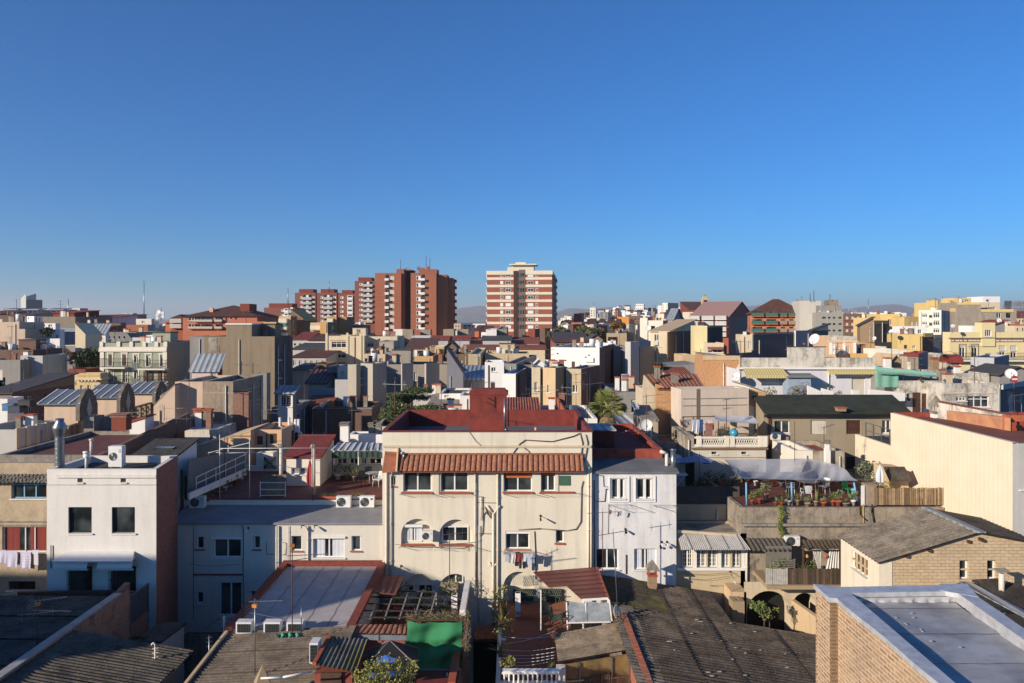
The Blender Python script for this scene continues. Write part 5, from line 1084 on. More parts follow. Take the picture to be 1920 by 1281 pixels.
# ---------------------------------------------------------------- near rows
class TH:
 def __init__(s,name,label,cat,loc,group=None): s.loc=Vector(loc); s.rt=root(name,s.loc,label,cat,group)
 def add(s,part,m,parent=None):
  m.v=[(a-s.loc.x,b-s.loc.y,c-s.loc.z) for a,b,c in m.v]; return m.build(part,parent or s.rt)
 def one(s): pass
def M_(m,smooth=False): return MB().use(m,smooth)
def thing(name,label,cat,loc,m,part,group=None): t=TH(name,label,cat,loc,group); t.add(part,m); return t
FC=lambda:fibre('5c5247','332d27','a39882'); FCm=lambda:fibre('5c5247','332d27','a39882',.8); FCl=lambda:fibre('a0937e','6a5f50','d0c5b0')
def pipe(o,px,py0,py1,m='pipe',r=.05,dy=-.07,dx=0,nm='drainpipe'):
 a=o.pf(px,py0); b=o.pf(px+dx,py1); q=M_(m).tube((a[0],dy,a[1]),(b[0],dy,b[1]),r,8)
 for k in (.15,.5,.85):
  z=a[1]+(b[1]-a[1])*k; x=a[0]+(b[0]-a[0])*k; q.tube((x,dy,z-.03),(x,dy,z+.03),r*1.35,8)
 q.build(nm,o.rt)
def cable(o,pts,r=.014,m='iron',dy=-.03,nm='cable'):
 q=M_(m); P=[]
 for x,y in pts: u,z=o.pf(x,y); P.append((u,dy,z))
 q.path(P,r,5); q.build(nm,o.rt)
def lamp(o,px,py,m='wplastic',L=.35,w=.07,slope=-.2):
 u,z=o.pf(px,py); q=M_('iron').box(u-.04,u+.04,-.04,-.002,z-.05,z+.05).tube((u,-.03,z),(u,-L,z+slope*L),.016,6).use(m).tube((u,-L*.6,z+slope*L*.6),(u,-L*1.25,z+slope*L*1.5),w*.7,10,w); q.build('wall_lamp',o.rt)
def rack(o,px0,px1,py,L=.7,n=5,nm='drying_rack',m='steel'):
 a=o.pf(px0,py); b=o.pf(px1,py); q=M_(m)
 for u in (a[0],b[0]): q.bar((u,-.01,a[1]),(u,-L,a[1]+.12),.022)
 for i in range(n):
  y=-.12-(L-.15)*i/(n-1); q.bar((a[0],y,a[1]+.02+.12*(-y/L)),(b[0],y,a[1]+.02+.12*(-y/L)),.006)
 q.build(nm,o.rt)
o=B('tall apartment block beyond the left edge of the picture',0,10,560,8,d=3,name='apartment_block',cat='apartment block') if 0 else None
t=TH('apartment_block','tall plain apartment block standing beyond the left edge of the picture','apartment block',(-75,5,0)); m=M_('beige').box(-75,-44.5,5,7.6,0,23.3); t.add('wall',m)
m=M_('glass')
for i in range(10):
 for j in range(6): m.box(-73+i*2.9,-71.6+i*2.9,4.9,4.99,2+j*3.3,3.8+j*3.3)
t.add('windows',m)
# --- old facade far left
o=B('old stained rendered house front at the left edge with blue window and red curtains',-60,150,868,40,d=11.5,wall=weathered('bfa98a','6f604c',.35),side='dbrick',roof=('flat',.25,'redfloor','concrete'),far=0,
 f=[('Qu',[(21,900,87,935)]),('cr',[(4,988,87,1036)]),('k',[(14,1090,66,1107)])]); N1=o
a=o.pf(-60,889); b=o.pf(100,901); m=M_(ribbed('8a8478','4f4a42',.16,0,.8,.9)); m.corr((a[0],-.02,a[1]),(b[0],-.02,a[1]),(b[0],-.5,b[1]),(a[0],-.5,b[1]),.2,.025); m.build('canopy',o.rt)
for y0,y1 in ((977,980),(984,986)): u,z=o.pf(0,y0); M_('concrete').box(0,o.w,-.06,-.003,z-.06,z).build('ledge',o.rt)
for x in (45,63,): u,z=o.pf(x,1036); u1,z1=o.pf(x+1.6,990); M_('wframe').box(u,u1,.08,.12,z,z1).build('mullion',o.rt)
m=M_('wall_in' if 0 else 'concrete'); z=o.fz; m.box(.3,o.w-.3,.9,1.1,z+.004,z+.5); m.build('inner_parapet',o.rt)
m=M_('dbrick'); w=o.w
m.prism([(w+.002,.6,o.hl-.1),(w+.002,o.d+1.5,o.hl-.1),(w+.002,o.d+1.5,o.hl+1.05),(w+.002,2.5,o.hl+.25),(w+.002,.6,o.hl+.05)],(.28,0,0)); m.build('side_parapet',o.rt)
m=M_('rust'); m.box(-.3,w,o.d-.2,o.d+1.3,0,o.hl-.2); m.build('rear_wing',o.rt)
for i in range(3):
 P=W((-6,11,38)[i],(1031,1033,1034)[i],39.5); cloth_item(P,(.48,.6,.55)[i],(.72,.88,.95)[i],('pale lavender','white lavender','striped white')[i]+' towel on the line under the red curtains, '+('leftmost','middle','right')[i],'d4cfe4','s','c8c4da' if i==2 else None,rz=0)
P=W(61,1031,39.5); cloth_item(P,.36,.8,'white shirt with pattern hanging next to the towels','dcdae6','t')
m=M_('steel').bar(W(-40,1031,39.48),W(86,1031,39.48),.012); tag(m.build('clothes_line'),'thin clothes line carrying the lavender towels at the left edge','clothes line')
P=WZ(228,806,13.2); chimney(P,.9,.7,.8,'low orange brick chimney stack on the dark red roof at left','rust','brick')
o_=B('white-walled rooftop box under a brick edge at the rear of the red roof',243,272,793,49,d=1.2,wall='white',roof=('sr',.3,'redroof',.1),z0=12.5,name='rooftop_box',cat='rooftop box',far=0)
B('grey concrete stepped parapet block behind the dark red roof',157,176,782,54,x2=None,d=1.4,wall='concrete',roof=('flat',.1,'concrete'),z0=9,name='parapet_block',cat='parapet')
B('long grey concrete parapet with an orange brick end behind the red roof',188,243,783,55,d=1.,wall='concrete',side='obrick',roof=('flat',.1,'concrete'),z0=9,name='parapet_block',cat='parapet')
# --- white building
o=B('white rendered building with two deep square windows and two white awnings',88,293,880,35.8,d=3.7,wall=plaster('e9e3da',.22),side=brick('c0603c','84402a','9a8070',.27,.08,.014,.15),roof=('flat',.35,'darkroof'),far=0,
 f=[('sin' if 0 else 'pi',[(128,951,172,1000),(209.5,951,253,1000)]),('k',[(145,897.5,155,904.5),(226,897.5,236,904.5)]),('kn',[(128,1062,173,1127),(207,1062,255,1110)])]); N2=o
for ob in [c for c in o.rt.children if c.name.startswith(('wall','roof'))]:
 for v in ob.data.vertices: v.co.x-= .17*v.co.y if v.co.x>1 else 0
u,z=o.pf(106,894); m=M_(plaster('e9e3da',.22)).box(u,o.w+.02,-.09,-.003,z-.04,z+.1); m.build('cornice',o.rt)
u,z=o.pf(88,909); M_('iron' if 0 else 'lgrey').box(0,o.w,-.025,-.002,z-.02,z+.02).build('string_course',o.rt)
for x0,x1 in ((144,156),(225,237)):
 u,z=o.pf(x0,906); u1,z1=o.pf(x1,896); m=M_('rusty')
 for k in range(3): m.box(u+.03,u1-.03,.03,.05,z+.05+k*.07,z+.08+k*.07)
 m.build('vent_grille',o.rt)
t=o; u0,z0_=o.pf(114,1043); u1,_=o.pf(262,1043); ua,za=o.pf(127,1033.5); ub,_=o.pf(252,1033.5)
m=M_('wplastic'); m.face((u0,-.75,z0_),(u1,-.75,z0_),(ub,-.004,za),(ua,-.004,za)); m.face((u0,-.75,z0_),(ua,-.004,za),(ua-.05,-.004,z0_-.05)); m.face((u1,-.75,z0_),(ub+.05,-.004,z0_-.05),(ub,-.004,za)); m.face((u0,-.75,z0_-.05),(u1,-.75,z0_-.05),(u1,-.75,z0_),(u0,-.75,z0_)); m.face((u0,-.75,z0_-.05),(ua,-.004,z0_-.05),(ub,-.004,z0_-.05),(u1,-.75,z0_-.05)); cn=m.build('canopy',o.rt)
for xa,xb in ((115,177.5),(196,261)):
 a,zz=o.pf(xa,1046); b,z2=o.pf(xb,1060); m=M_('wplastic',False); n=8
 m.grid(lambda u,v:(a+(b-a)*u,-.55-.12*sin(pi*v*.7),zz+(z2-zz)*v),4,6); m.box(a,b,-.6,-.52,z2-.05,z2+.01); m.build('roller_awning',cn)
u,z=o.pf(182,1050); M_('lgrey').box(u,u+.33,-.3,-.003,z-.1,z+.2).build('lamp_box',o.rt)
for (xa,xb,ya,yb) in ((128,173,1062,1127),(206,256,1060,1111)):
 a,zb=o.pf(xa,yb); b,zt=o.pf(xb,ya); m=M_('iron'); n=int((b-a)/.09)
 for k in range(n+1): x=a+(b-a)*k/n; m.box(x-.009,x+.009,-.1,-.08,zb,zt)
 for z in (zb+.02,(zb+zt)/2,zt-.03): m.box(a,b,-.115,-.101,z-.012,z+.012)
 for x in (a,b): m.box(x-.015,x+.015,-.09,.0,zt-.1,zt-.07).box(x-.015,x+.015,-.09,.0,zb+.07,zb+.1)
 m.build('window_grille',o.rt)
m=M_('rusty').tube((o.pf(97,1022)[0],-.06,o.pf(97,1065)[1]),(o.pf(97,1022)[0],-.06,o.pf(97,1022)[1]),.025,6); m.build('conduit',o.rt)
P=W(112,878,36.6); zf=20-278/1400*35.8-.35
t=TH('steel_chimney','tall galvanised steel chimney pipe with bulbous cowl on the white building','chimney',(wx(112,36.6),36.6,zf)); X=t.loc.x
m=M_('steel'); k=36.6/1400; zt=wz(785,36.6)
m.lathe([(.22,zf),(.22,wz(818,36.6))],16,(X,36.6,0)); 
for i in range(8): z=zf+.3+i*.22; m.lathe([(.222,z-.012),(.232,z),(.222,z+.012)],16,(X,36.6,0))
t.add('pipe',m); m=M_('steel').lathe([(.22,wz(818,36.6)),(.32,wz(804,36.6)),(.33,wz(800,36.6)),(.19,wz(791,36.6)),(.19,zt),(.17,zt),(.17,wz(790,36.6))],16,(X,36.6,0)); t.add('cowl',m)
t=TH('vent_pipe','short white roof vent with slatted cap beside the steel chimney','vent',(wx(162,36.8),36.8,zf)); X=t.loc.x; m=M_('pipe').tube((X,36.8,zf),(X,36.8,wz(856,36.8)),.07,10); t.add('pipe',m); m=M_('wplastic').lathe([(.15,wz(857,36.8)),(.15,wz(852,36.8)),(.12,wz(852,36.8)),(.12,wz(850,36.8)),(.16,wz(850,36.8)),(.16,wz(846.5,36.8)),(0,wz(846.5,36.8))],12,(X,36.8,0)); t.add('cap',m)
t=TH('vent_pipe','small white vent pipe standing on the dark red roof behind the steel chimney','vent',(wx(171,42),42,12.3)); X=t.loc.x; m=M_('pipe').tube((X,42,12.3),(X,42,wz(826,42)),.08,8); t.add('pipe',m); m=M_('pipe').tube((X,42,wz(826,42)),(X,42,wz(823,42)),.12,8); t.add('cap',m)
ac=ac_unit(203,837,228,877,37.2,'tall double-fan air conditioner on the roof of the white building',.4,rz=.0)
q=M_('dark').lathe([(0,0),(.2,0)],20,(.24,-.02,.75),None)
o=B('low dark roofed extension with a roof hatch behind the white building',234,316,868,40.2,d=3.6,wall='white',roof=('sf',.6,'darkroof',.1),far=0,f=()); 
M_('glass').box(o.w*.3,o.w*.75,1.8,2.6,o.hl+.42,o.hl+.5).build('roof_hatch',o.rt)
# --- blue-shaded two storey house
o=B('long two storey cream white house, left half in shade, with grey sheet roof',322,717,983,39.5,d=2.2,wall=plaster('e2dac9',.2),roof=('sf',.35,surf('8f8e90',.7,0,.25,1.2),.12),far=0,
 f=[('pt',[(368,1006,382,1030),(475,1005,488,1030),(546,1005,566,1033)]),('pt',[(659,1005,676.5,1033)]),('s',[(400,1010,452,1046)]),('cw',[(587,1009,646,1046)]),('p',[(368,1110,381,1132)]),('s',[(411,1092,453,1155)]),('p',[(468,1108,480,1133)])]); N4=o
for x0,x1,y in ((398,454,1007),(585,648,1005.5)): u,z=o.pf(x0,y+3.4); u1,z1=o.pf(x1,y); M_('wframe').box(u,u1,-.1,-.003,z,z1).build('shutter_box',o.rt)
for x in (519,523,541,578): pipe(o,x,986,1150 if x!=541 else 1062,m='pipe',r=.045 if x!=541 else .02)
u,z=o.pf(363,1077); u1,_=o.pf(455,1077); M_('maroon').box(u,u1,-.09,-.003,z-.03,z+.03).build('ledge',o.rt)
u,z=o.pf(362,984); M_(plaster('e2dac9',.2)).box(0,u,-.22,-.003,0,o.hl-.1).build('projecting_bay',o.rt) if 0 else None
for x,y in ((466,990),(567,984),(591,984)): lamp(o,x,y)
cable(o,[(455,985),(457,1000),(456,1060),(458,1160)],.018); cable(o,[(500,1017),(500,1039),(514,1039)],.012); cable(o,[(530,1017),(537,1018),(536,1040),(529,1040)],.012)
cable(o,[(361,1052),(380,1056),(410,1057),(455,1053)],.01,dy=-.4); cable(o,[(562,1052),(580,1057),(600,1058),(640,1056),(683,1051)],.01,surf('3e9a80'),-.4,'clothes_line')
cable(o,[(363,985),(363,1160)],.012)
Yb=41.72; zt_=wz(937,Yb)
t=TH('roof_terrace','red tiled roof terrace of the long cream house with a pale front wall','terrace',(wx(345,Yb),Yb,9)); xa,xb=wx(345,Yb),wx(716,Yb)
m=M_('ivory').box(xa,xb,Yb,Yb+.2,3,zt_); t.add('parapet',m); m=M_('redfloor').face((xa,Yb+.2,zt_-.08),(xb,Yb+.2,zt_-.08),(xb,50,zt_-.08),(xa,50,zt_-.08)); t.add('floor',m)
m=M_('ivory').box(xa,xb,50,50.2,3,zt_+.3); t.add('rear_wall',m); m=M_('maroon').box(xa-.03,xb+.03,Yb-.04,Yb+.24,zt_+.003,zt_+.04); t.add('coping',m)
ac_unit(355,931,383,954,Yb-.45,'air conditioner at the left end of the grey roof, beside the brick wall')
ac_unit(630,931,657,953,Yb-.45,'left one of two air conditioners on the terrace wall, rusty round fan',badge='e9e7e2'); ac_unit(674,931,701,953,Yb-.45,'right one of two air conditioners on the terrace wall, blue badge',badge='3468b0')
for x0,x1 in ((600,633),(655,668),(668,680)):
 P=W((x0+x1)/2,937,Yb+.12); rng=random.Random(x0); w=wx(x1,Yb)-wx(x0,Yb)
 t=TH('planter',{600:'long trough of yellow-green grass on the terrace wall above the left air conditioner',655:'small clump of grass on the terrace wall between the two air conditioners',668:'white pot with a light green plant between the two air conditioners'}[x0],'planter',(P.x,Yb+.1,zt_+.045),'potted plants on the terraces')
 m=M_('terracotta' if x0==600 else 'wplastic').box(P.x-w/2,P.x+w/2,Yb+.02,Yb+.2,zt_+.045,zt_+.17); t.add('trough',m); m=M_(leafm('8a8a34','5e6e28'))
 for k in range(int(w/.08)+2): blades(m,(P.x-w/2+.05+k*w/(int(w/.08)+2),Yb+.1,zt_+.16),9,.28,.025,rng,.5)
 t.add('leaves',m)
o=B('small cream terrace house with a maroon sloping roof and a lattice window',537,600,859,45.5,x2=626,wall='ivory',roof=('sf',.75,'maroon',.12),z0=zt_-.07,far=0,f=[('g',[(546,877,577,890)])],name='terrace_house',cat='house')
P=W(585,0,0)
for i,(x,y0,y1,Y) in enumerate(((527,833,892,44.8),(588,833,930,43.2))):
 t=TH('flue_pipe',('white round flue with a cap left of the small terrace house','white round flue with a cap right of the lattice window')[i],'chimney',(wx(x,Y),Y,zt_)); X=t.loc.x; zz=wz(y0,Y); m=M_('pipe').tube((X,Y,zt_-.06),(X,Y,zz-.15),.11,12); t.add('pipe',m); m=M_('concrete').lathe([(.16,zz-.2),(.2,zz-.18),(.2,zz-.1),(.13,zz),(0,zz)],12,(X,Y,0)); t.add('cap',m)
def closed_umbrella(px,py0,py1,Y,colr,label):
 P=W(px,py1,Y); h=wz(py0,Y)-P.z; rt=root('closed_parasol',P,label,'parasol'); M_('wplastic').tube((0,0,0),(0,0,h),.022,6).build('pole',rt)
 m=M_(cloth(colr)); n=10
 def f(u,v): 
  a=2*pi*u; r=(.03+.15*sin(min(1,v*1.15)*pi*.62)**1.3)*(1+.3*sin(a*5)); return (r*cos(a),r*sin(a),h-.03-(h*.72)*v)
 m.smooth=True; m.grid(f,40,8); m.build('canopy',rt); return rt
closed_umbrella(581,862,925,43.4,'b03038','closed red parasol standing beside the small terrace house')
t=TH('reed_screen','tan reed screen behind a white railing on the red terrace','screen',(wx(491,43),43,zt_)); m=M_(ribbed('b09a7c','6f604e',.05,0,.9,.6)); 
m.grid(lambda u,v:(wx(493,43)+(wx(537,43)-wx(493,43))*u+.02*sin(v*4),43+.03*sin(u*9),zt_-.05+(wz(890,43)-zt_+.05)*v),16,3); t.add('reed_panel',m)
t=TH('railing','white metal railing in front of the reed screen','railing',(wx(488,42.3),42.3,zt_)); m=M_('wframe'); a,b=wx(488,42.3),wx(535,42.3)
for y in (905,918,929): m.bar((a,42.3,wz(y,42.3)),(b,42.3,wz(y,42.3)),.035)
for x in (a,b): m.bar((x,42.3,wz(932,42.3)),(x,42.3,wz(903,42.3)),.035)
t.add('rail',m)
t=TH('pipe_pergola','thin white pipe frame standing on the red terrace at left','pergola',(wx(412,42),42,zt_)); m=M_('wframe')
def px3(x,y,Y): return W(x,y,Y)
for x,Y,y0,y1 in ((412,41.6,815,935),(391,48,848,885),(468,42.,822,935),(428,47,835,868)): m.tube(px3(x,y1,Y),px3(x,y0,Y),.02,6)
for a,b in (((412,841,41.6),(640,840,42)),((412,850,41.6),(480,848,42)),((391,849,48),(468,830,42)),((391,849,48),(412,848,41.6))): m.tube(px3(*a),px3(*b),.015,6)
t.add('frame',m)
t=TH('screen_fence','long grey screen fence running away along the left side of the red terrace','fence',(wx(350,43),43,zt_)); m=M_(surf('7c7f7c',.8)); X=-17.9
def col_pt(px,py,X): Y=X*1400/(px-960); return Vector((X,Y,wz(py,Y)))
P=[col_pt(350,935,X),col_pt(460,885,X),col_pt(460,842,X),col_pt(352,862,X)]
m.prism(P,(.06,0,0)); t.add('panel',m); m=M_('wframe')
X2=-17.2
for y0,y1 in ((895,852),(907,865)): m.bar(col_pt(368,y0,X2),col_pt(460,y1,X2),.04)
for k in range(6): x=368+92*k/5; m.bar(col_pt(x,937-62*k/5,X2),col_pt(x,894-43*k/5,X2),.035)
t.add('handrail',m); m=M_('white'); P=[col_pt(352,937,-17.0),col_pt(460,890,-17.),col_pt(460,878,-17.),col_pt(352,925,-17.)]; m.prism(P,(.1,0,0)); t.add('low_wall',m)
for i,(x,y,Y,s_) in enumerate(((390,912,43.6,.45),(398,885,45,.35),(412,882,45.6,.3),(422,897,44.4,.4),(430,880,46,.35),(441,875,47,.4),(452,872,48,.45),(458,868,49,.4))):
 potted(Vector((-17.0,col_pt(x,900,-17.).y,zt_-.08)),('large','small','red-flowered','bushy','leafy','dark','tall','rear')[i]+' potted plant in the row along the grey screen fence',.14,.22,'b',('3e4e26','66702e'),50+i,s_)
o=B('low white terrace wing with a slatted glass canopy and white windows',625,720,857,48.5,x2=None,d=2.,wall='ivory',roof=('flat',.1,'greyroof'),z0=zt_-.07,far=0,f=[('s',[(632,859,650,871),(655,859,672,871),(677,859,687,871),(692,859,716,871)])],name='terrace_wing',cat='terrace wing')
a=W(622,846,46.6); b=W(720,846,46.6); c_=W(720,832,48.6); d_=W(636,832,48.6)
m=M_('zinc'); m.prism([a,b,c_,d_],(0,0,.04)); t=TH('slatted_canopy','slatted white and grey glass canopy with a dark green valance','canopy',a); t.add('roof_sheet',m)
m=M_('wframe')
for k in range(9): u=k/8; m.bar(a.lerp(b,u)+Vector((0,0,.07)),d_.lerp(c_,u)+Vector((0,0,.07)),.12,.03)
t.add('slats',m); m=M_(cloth('24423a')); m.grid(lambda u,v:(a.x+(b.x-a.x)*u,46.55-.03*sin(u*60),a.z-.02-.38*v-.04*sin(u*22)),60,3); t.add('valance',m)
m=M_('wframe'); 
for x in (626,672,716): m.bar(W(x,872,46.6),W(x,846,46.6),.06)
t.add('posts',m)
B('white water tank wall box above the glass canopy',653,720,815,50,d=1.5,wall='white2',roof=('flat',.1,'greyroof'),z0=9,name='parapet_block',cat='parapet')
P=W(647,828,49); chimney(P,.55,.5,wz(812,49)-P.z+.5,'white chimney with grey stone cap left of the white tank wall','white','concrete')
P=W(698,812,50.5); chimney(P,.45,.4,.5,'left one of the two squat stone chimneys above the glass canopy','concrete','concrete'); P=W(709,812,50.5); chimney(P,.45,.4,.5,'right one of the two squat stone chimneys above the glass canopy','concrete','concrete')
def chair(P,label,colr='1c2026',rz=0.,group='garden chairs'):
 rt=root('garden_chair',P,label,'chair',group,rz); m=M_(surf(colr,.4,0,.1,3.)); m.box(-.23,.23,-.22,.22,.42,.45); m.build('seat',rt)
 m=M_(surf(colr,.4,0,.1,3.)); m.grid(lambda u,v:(-.22+.44*u,.2+.08*v+.03*(1-(2*u-1)**2),.46+.42*v*(1-.12*(2*u-1)**2)),8,4)
 for k in range(5): x=-.18+.09*k; m.bar((x,.21,.46),(x,.29,.86),.02)
 m.build('backrest',rt)
 for sx in (-1,1):
  for sy in (-1,1): M_(surf(colr,.4,0,.1,3.)).tube((sx*.2,sy*.2,.42),(sx*.24,sy*.24,0),.02,6,.015).build('leg',rt)
  M_(surf(colr,.4,0,.1,3.)).bar((sx*.25,-.2,.64),(sx*.25,.24,.66),.035,.02).bar((sx*.25,-.2,.42),(sx*.25,-.2,.64),.03).build('armrest',rt)
 return rt
def table(P,r,h,label,colr='c8c6c0',cloth_=None):
 rt=root('table',P,label,'table'); M_(surf(colr,.5,0,.1,3.)).tube((0,0,h-.03),(0,0,h),r,24).build('tabletop',rt)
 for k in range(4): a=pi/4+k*pi/2; M_(surf(colr,.5,0,.1,3.)).tube((r*.6*cos(a),r*.6*sin(a),h-.03),(r*.75*cos(a),r*.75*sin(a),0),.02,6).build('leg',rt)
 return rt
fz=zt_-.08
table(Vector((wx(698,46),46,fz)),.42,.72,'round grey table on the shaded red terrace')
chair(Vector((wx(681,45.6),45.6,fz)),'dark plastic chair left of the round grey table',rz=.6); chair(Vector((wx(690,46.9),46.9,fz)),'dark plastic chair behind the round grey table',rz=.1); chair(Vector((wx(709,45.4),45.4,fz)),'white plastic chair right of the round grey table','dcdad4',rz=-.5)
for i,(x,Y,s_) in enumerate(((633,47.4,.7),(650,47.6,.55),(664,47.,.6))): potted(Vector((wx(x,Y),Y,fz)),('left','middle','right, lightest')[i]+' round shrub in a pot below the dark green valance',.2,.32,'b',('31422a','4f6036') if i<2 else ('6a7c36','8a9440'),80+i,s_)
B('peach rendered house with two brown windows behind the red terrace',480,528,806,52,x2=None,d=4,wall='peach',roof=('flat',.3,'concrete'),far=0,f=[('Vb',[(482,818,493,834),(506,813,519,832)])])
B('peach wall house with a slanted parapet left of the peach house',355,470,843,51,d=4,wall='peach',roof=('sr',1.2,'sand',0.),far=0)
B('round-backed cream old wall house with patches under a white tarpaulin',313,405,806,54,d=4,wall='oldwhite',roof=('flat',.1,surf('c8ccd2',.6)),far=0)
B('low white wall with dark shade at the left rear of the terrace',480,512,850,50.5,d=1,wall='ivory',roof=('flat',.1,'greyroof'),z0=9,far=0,name='low_wall',cat='wall')
t=TH('trellis','dark diamond trellis beside the peach house','trellis',W(495,880,49.9)); m=M_('iron'); a=W(495,880,49.9); b=W(517,856,49.9)
for k in range(-6,8):
 x=a.x+k*.14
 for s_ in (1,-1):
  p=[x,x+s_*(b.z-a.z)]
  m.bar((max(a.x,min(b.x,p[0])),49.9,a.z),(max(a.x,min(b.x,p[1])),49.9,b.z),.02)
t.add('lattice',m)
for i,(x,y0,y1) in enumerate(((525,783,808),(542,783,820),(554,786,820),(560,786,820))):
 t=TH('vent_pipe',('first','second','third','fourth')[i]+' from the left of the white vertical pipes behind the small maroon-roofed house','vent',(wx(x,55),55,10),'white vertical vent pipes'); m=M_('wplastic').tube((wx(x,55),55,9.5),(wx(x,55),55,wz(y0,55)),.1,10); t.add('pipe',m); m=M_('peach').box(wx(x,55)-.22,wx(x,55)+.22,54.8,55.2,9.5,wz(y1-9,55)); t.add('base',m)
# --- gabled skylight row (left)
TP=12
for i,(x0,x1,yt,Y,g0,g1,gt,gb,lab) in enumerate(((83,146,757,56,146,166,739,800,'nearest'),(165,222,745,62,222,243,725,775,'middle'),(245,288,737,69,288,307,722,757,'farthest'))):
 o=B(lab+' of three beige skylight houses with sloped glass roofs and ornate gable ends',x0,x1,yt,Y,d=1.9,wall='pinkish',roof=('sf',.65,surf('6f7a84',.35,0,.3,3.),.3),far=0,f=(),group='skylight houses with ornate gables',name='skylight_house',cat='skylight house',z0=8)
 m=M_('wframe'); 
 for k in range(5): u=-.3+(o.w+.6)*k/4; m.bar((u,-.34,o.hl+.04),(u,2.2,o.hl+.88),.08,.06)
 m.build('glazing_bars',o.rt)
 a=o.pf(g0,gb); b=o.pf(g1,gt); m=M_('dgrey' if 0 else weathered('7d7466')); w=b[0]-a[0]; P=[(o.w+.05,-.6,a[1])]
 zb=o.hl-2; zt2=o.hl+1.7; 
 pr=[(-.9,zb),(-.9,o.hl-.4),(-.6,o.hl),(-.4,o.hl+.5),(.3,o.hl+.9),(.9,o.hl+1.45),(2.,o.hl+1.75),(3.1,o.hl+1.45),(3.7,o.hl+.9),(4.4,o.hl+.5),(4.6,o.hl),(4.9,o.hl-.4),(4.9,zb)]
 m.prism([(o.w+.05,y*.42,o.hl+(z-o.hl)*.62) for y,z in pr],(.3,0,0)); m.build('ornate_gable',o.rt)
 m=M_('lgrey').prism([(o.w+.352,.85+q[0],o.hl+q[1]) for q in ((0,-1.3),(.35,-.5),(0,.4),(-.35,-.5))],(.05,0,0)); m.build('gable_medallion',o.rt)
o=B('long house under the skylight row with pierced ornamental parapet',127,300,800,55,d=.3,wall='beige',roof=('flat',.02,'concrete'),far=0) if 0 else None
def vray(px,py,px2,py2,Ya,Yb): return W(px,py,Ya),W(px2,py2,Yb)
for i,(xa,ya,Ya,xb,yb,Yb_) in enumerate(((127,800,54,146,795,56),(166,794,57,222,772,63),(242,767,64.5,290,753,70))):
 t=TH('balustrade',('nearest short','middle','farthest')[i]+' stretch of pierced ornamental balustrade beside the skylight houses','balustrade',W(xa,ya,Ya),'pierced balustrades'); A=W(xa,ya,Ya); Bv=W(xb,yb,Yb_); n=max(2,int((Bv-A).length/1.1)); dn=Vector((0,0,1)); hh=1.1
 m=M_('tan')
 m.bar(A,Bv,.25,.12).bar(A-dn*hh,Bv-dn*hh,.25,.25)
 for k in range(n+1): p=A.lerp(Bv,k/n); m.box(p.x-.14,p.x+.14,p.y-.14,p.y+.14,p.z-hh,p.z)
 for k in range(n):
  c=A.lerp(Bv,(k+.5)/n)-dn*hh*.5; dd=(Bv-A).normalized()
  for q in range(8):
   a=q*pi/4; p0=c+dd*.28*cos(a)+dn*.28*sin(a); p1=c+dd*.28*cos(a+pi/4)+dn*.28*sin(a+pi/4); m.bar(p0,p1,.1); m.bar(c+dd*.1*cos(a)+dn*.1*sin(a),p0*1.0+(p0-c)*.6,.06)
 t.add('balusters',m); m=M_('sand'); m.prism([A-dn*hh,Bv-dn*hh,Bv-dn*(hh+4),A-dn*(hh+4)],(.05,.3,0)); t.add('base_wall',m)
o=B('white shaded house with a panelled roof parapet at the left edge',-60,28,806,50,x2=107,wall='lgrey',roof=('flat',.9,'bluepaint'),far=0,r=[('k',[(42,798,48,804),(66,793,72,799),(88,789,93,795)]),('s',[(38,815,54,822),(62,809,77,816)])],th=0)
m=M_('beige'); 
for k in range(5): y=.2+(o.d-.4)*k/4; m.box(o.w+.002,o.w+.12,y-.2,y+.2,o.hl-1.3,o.hl+.08)
m.box(o.w+.002,o.w+.16,0,o.d,o.hl-1.5,o.hl-1.32); m.build('parapet_posts',o.rt)
o=B('long dark brown tiled roof building behind the white panelled parapet house',-30,22,738,66,x2=140,wall='tbrick',side='dbrick',roof=('sf',1.,'tar',.3)); 
B('cream chimney room at the left edge above the blue roof things',-10,14,748,60,d=2,wall='white',roof=('flat',.1,'greyroof'))
for i,(x,y,Y) in enumerate(((20,764,52),(31,768,51.5),(50,757,52))):
 t=TH('roof_box',('blue plastic tank','dark crate','black covered stack')[i]+' on the white panelled parapet house','tank',W(x,y+6,Y)); m=M_(surf(('3c7ca8','2a3a4a','1a1c20')[i],.5)); P=t.loc; m.box(P.x-.4,P.x+.4,P.y-.3,P.y+.3,P.z,P.z+.45).box(P.x-.43,P.x+.43,P.y-.33,P.y+.33,P.z+.452,P.z+.5); t.add('box',m)
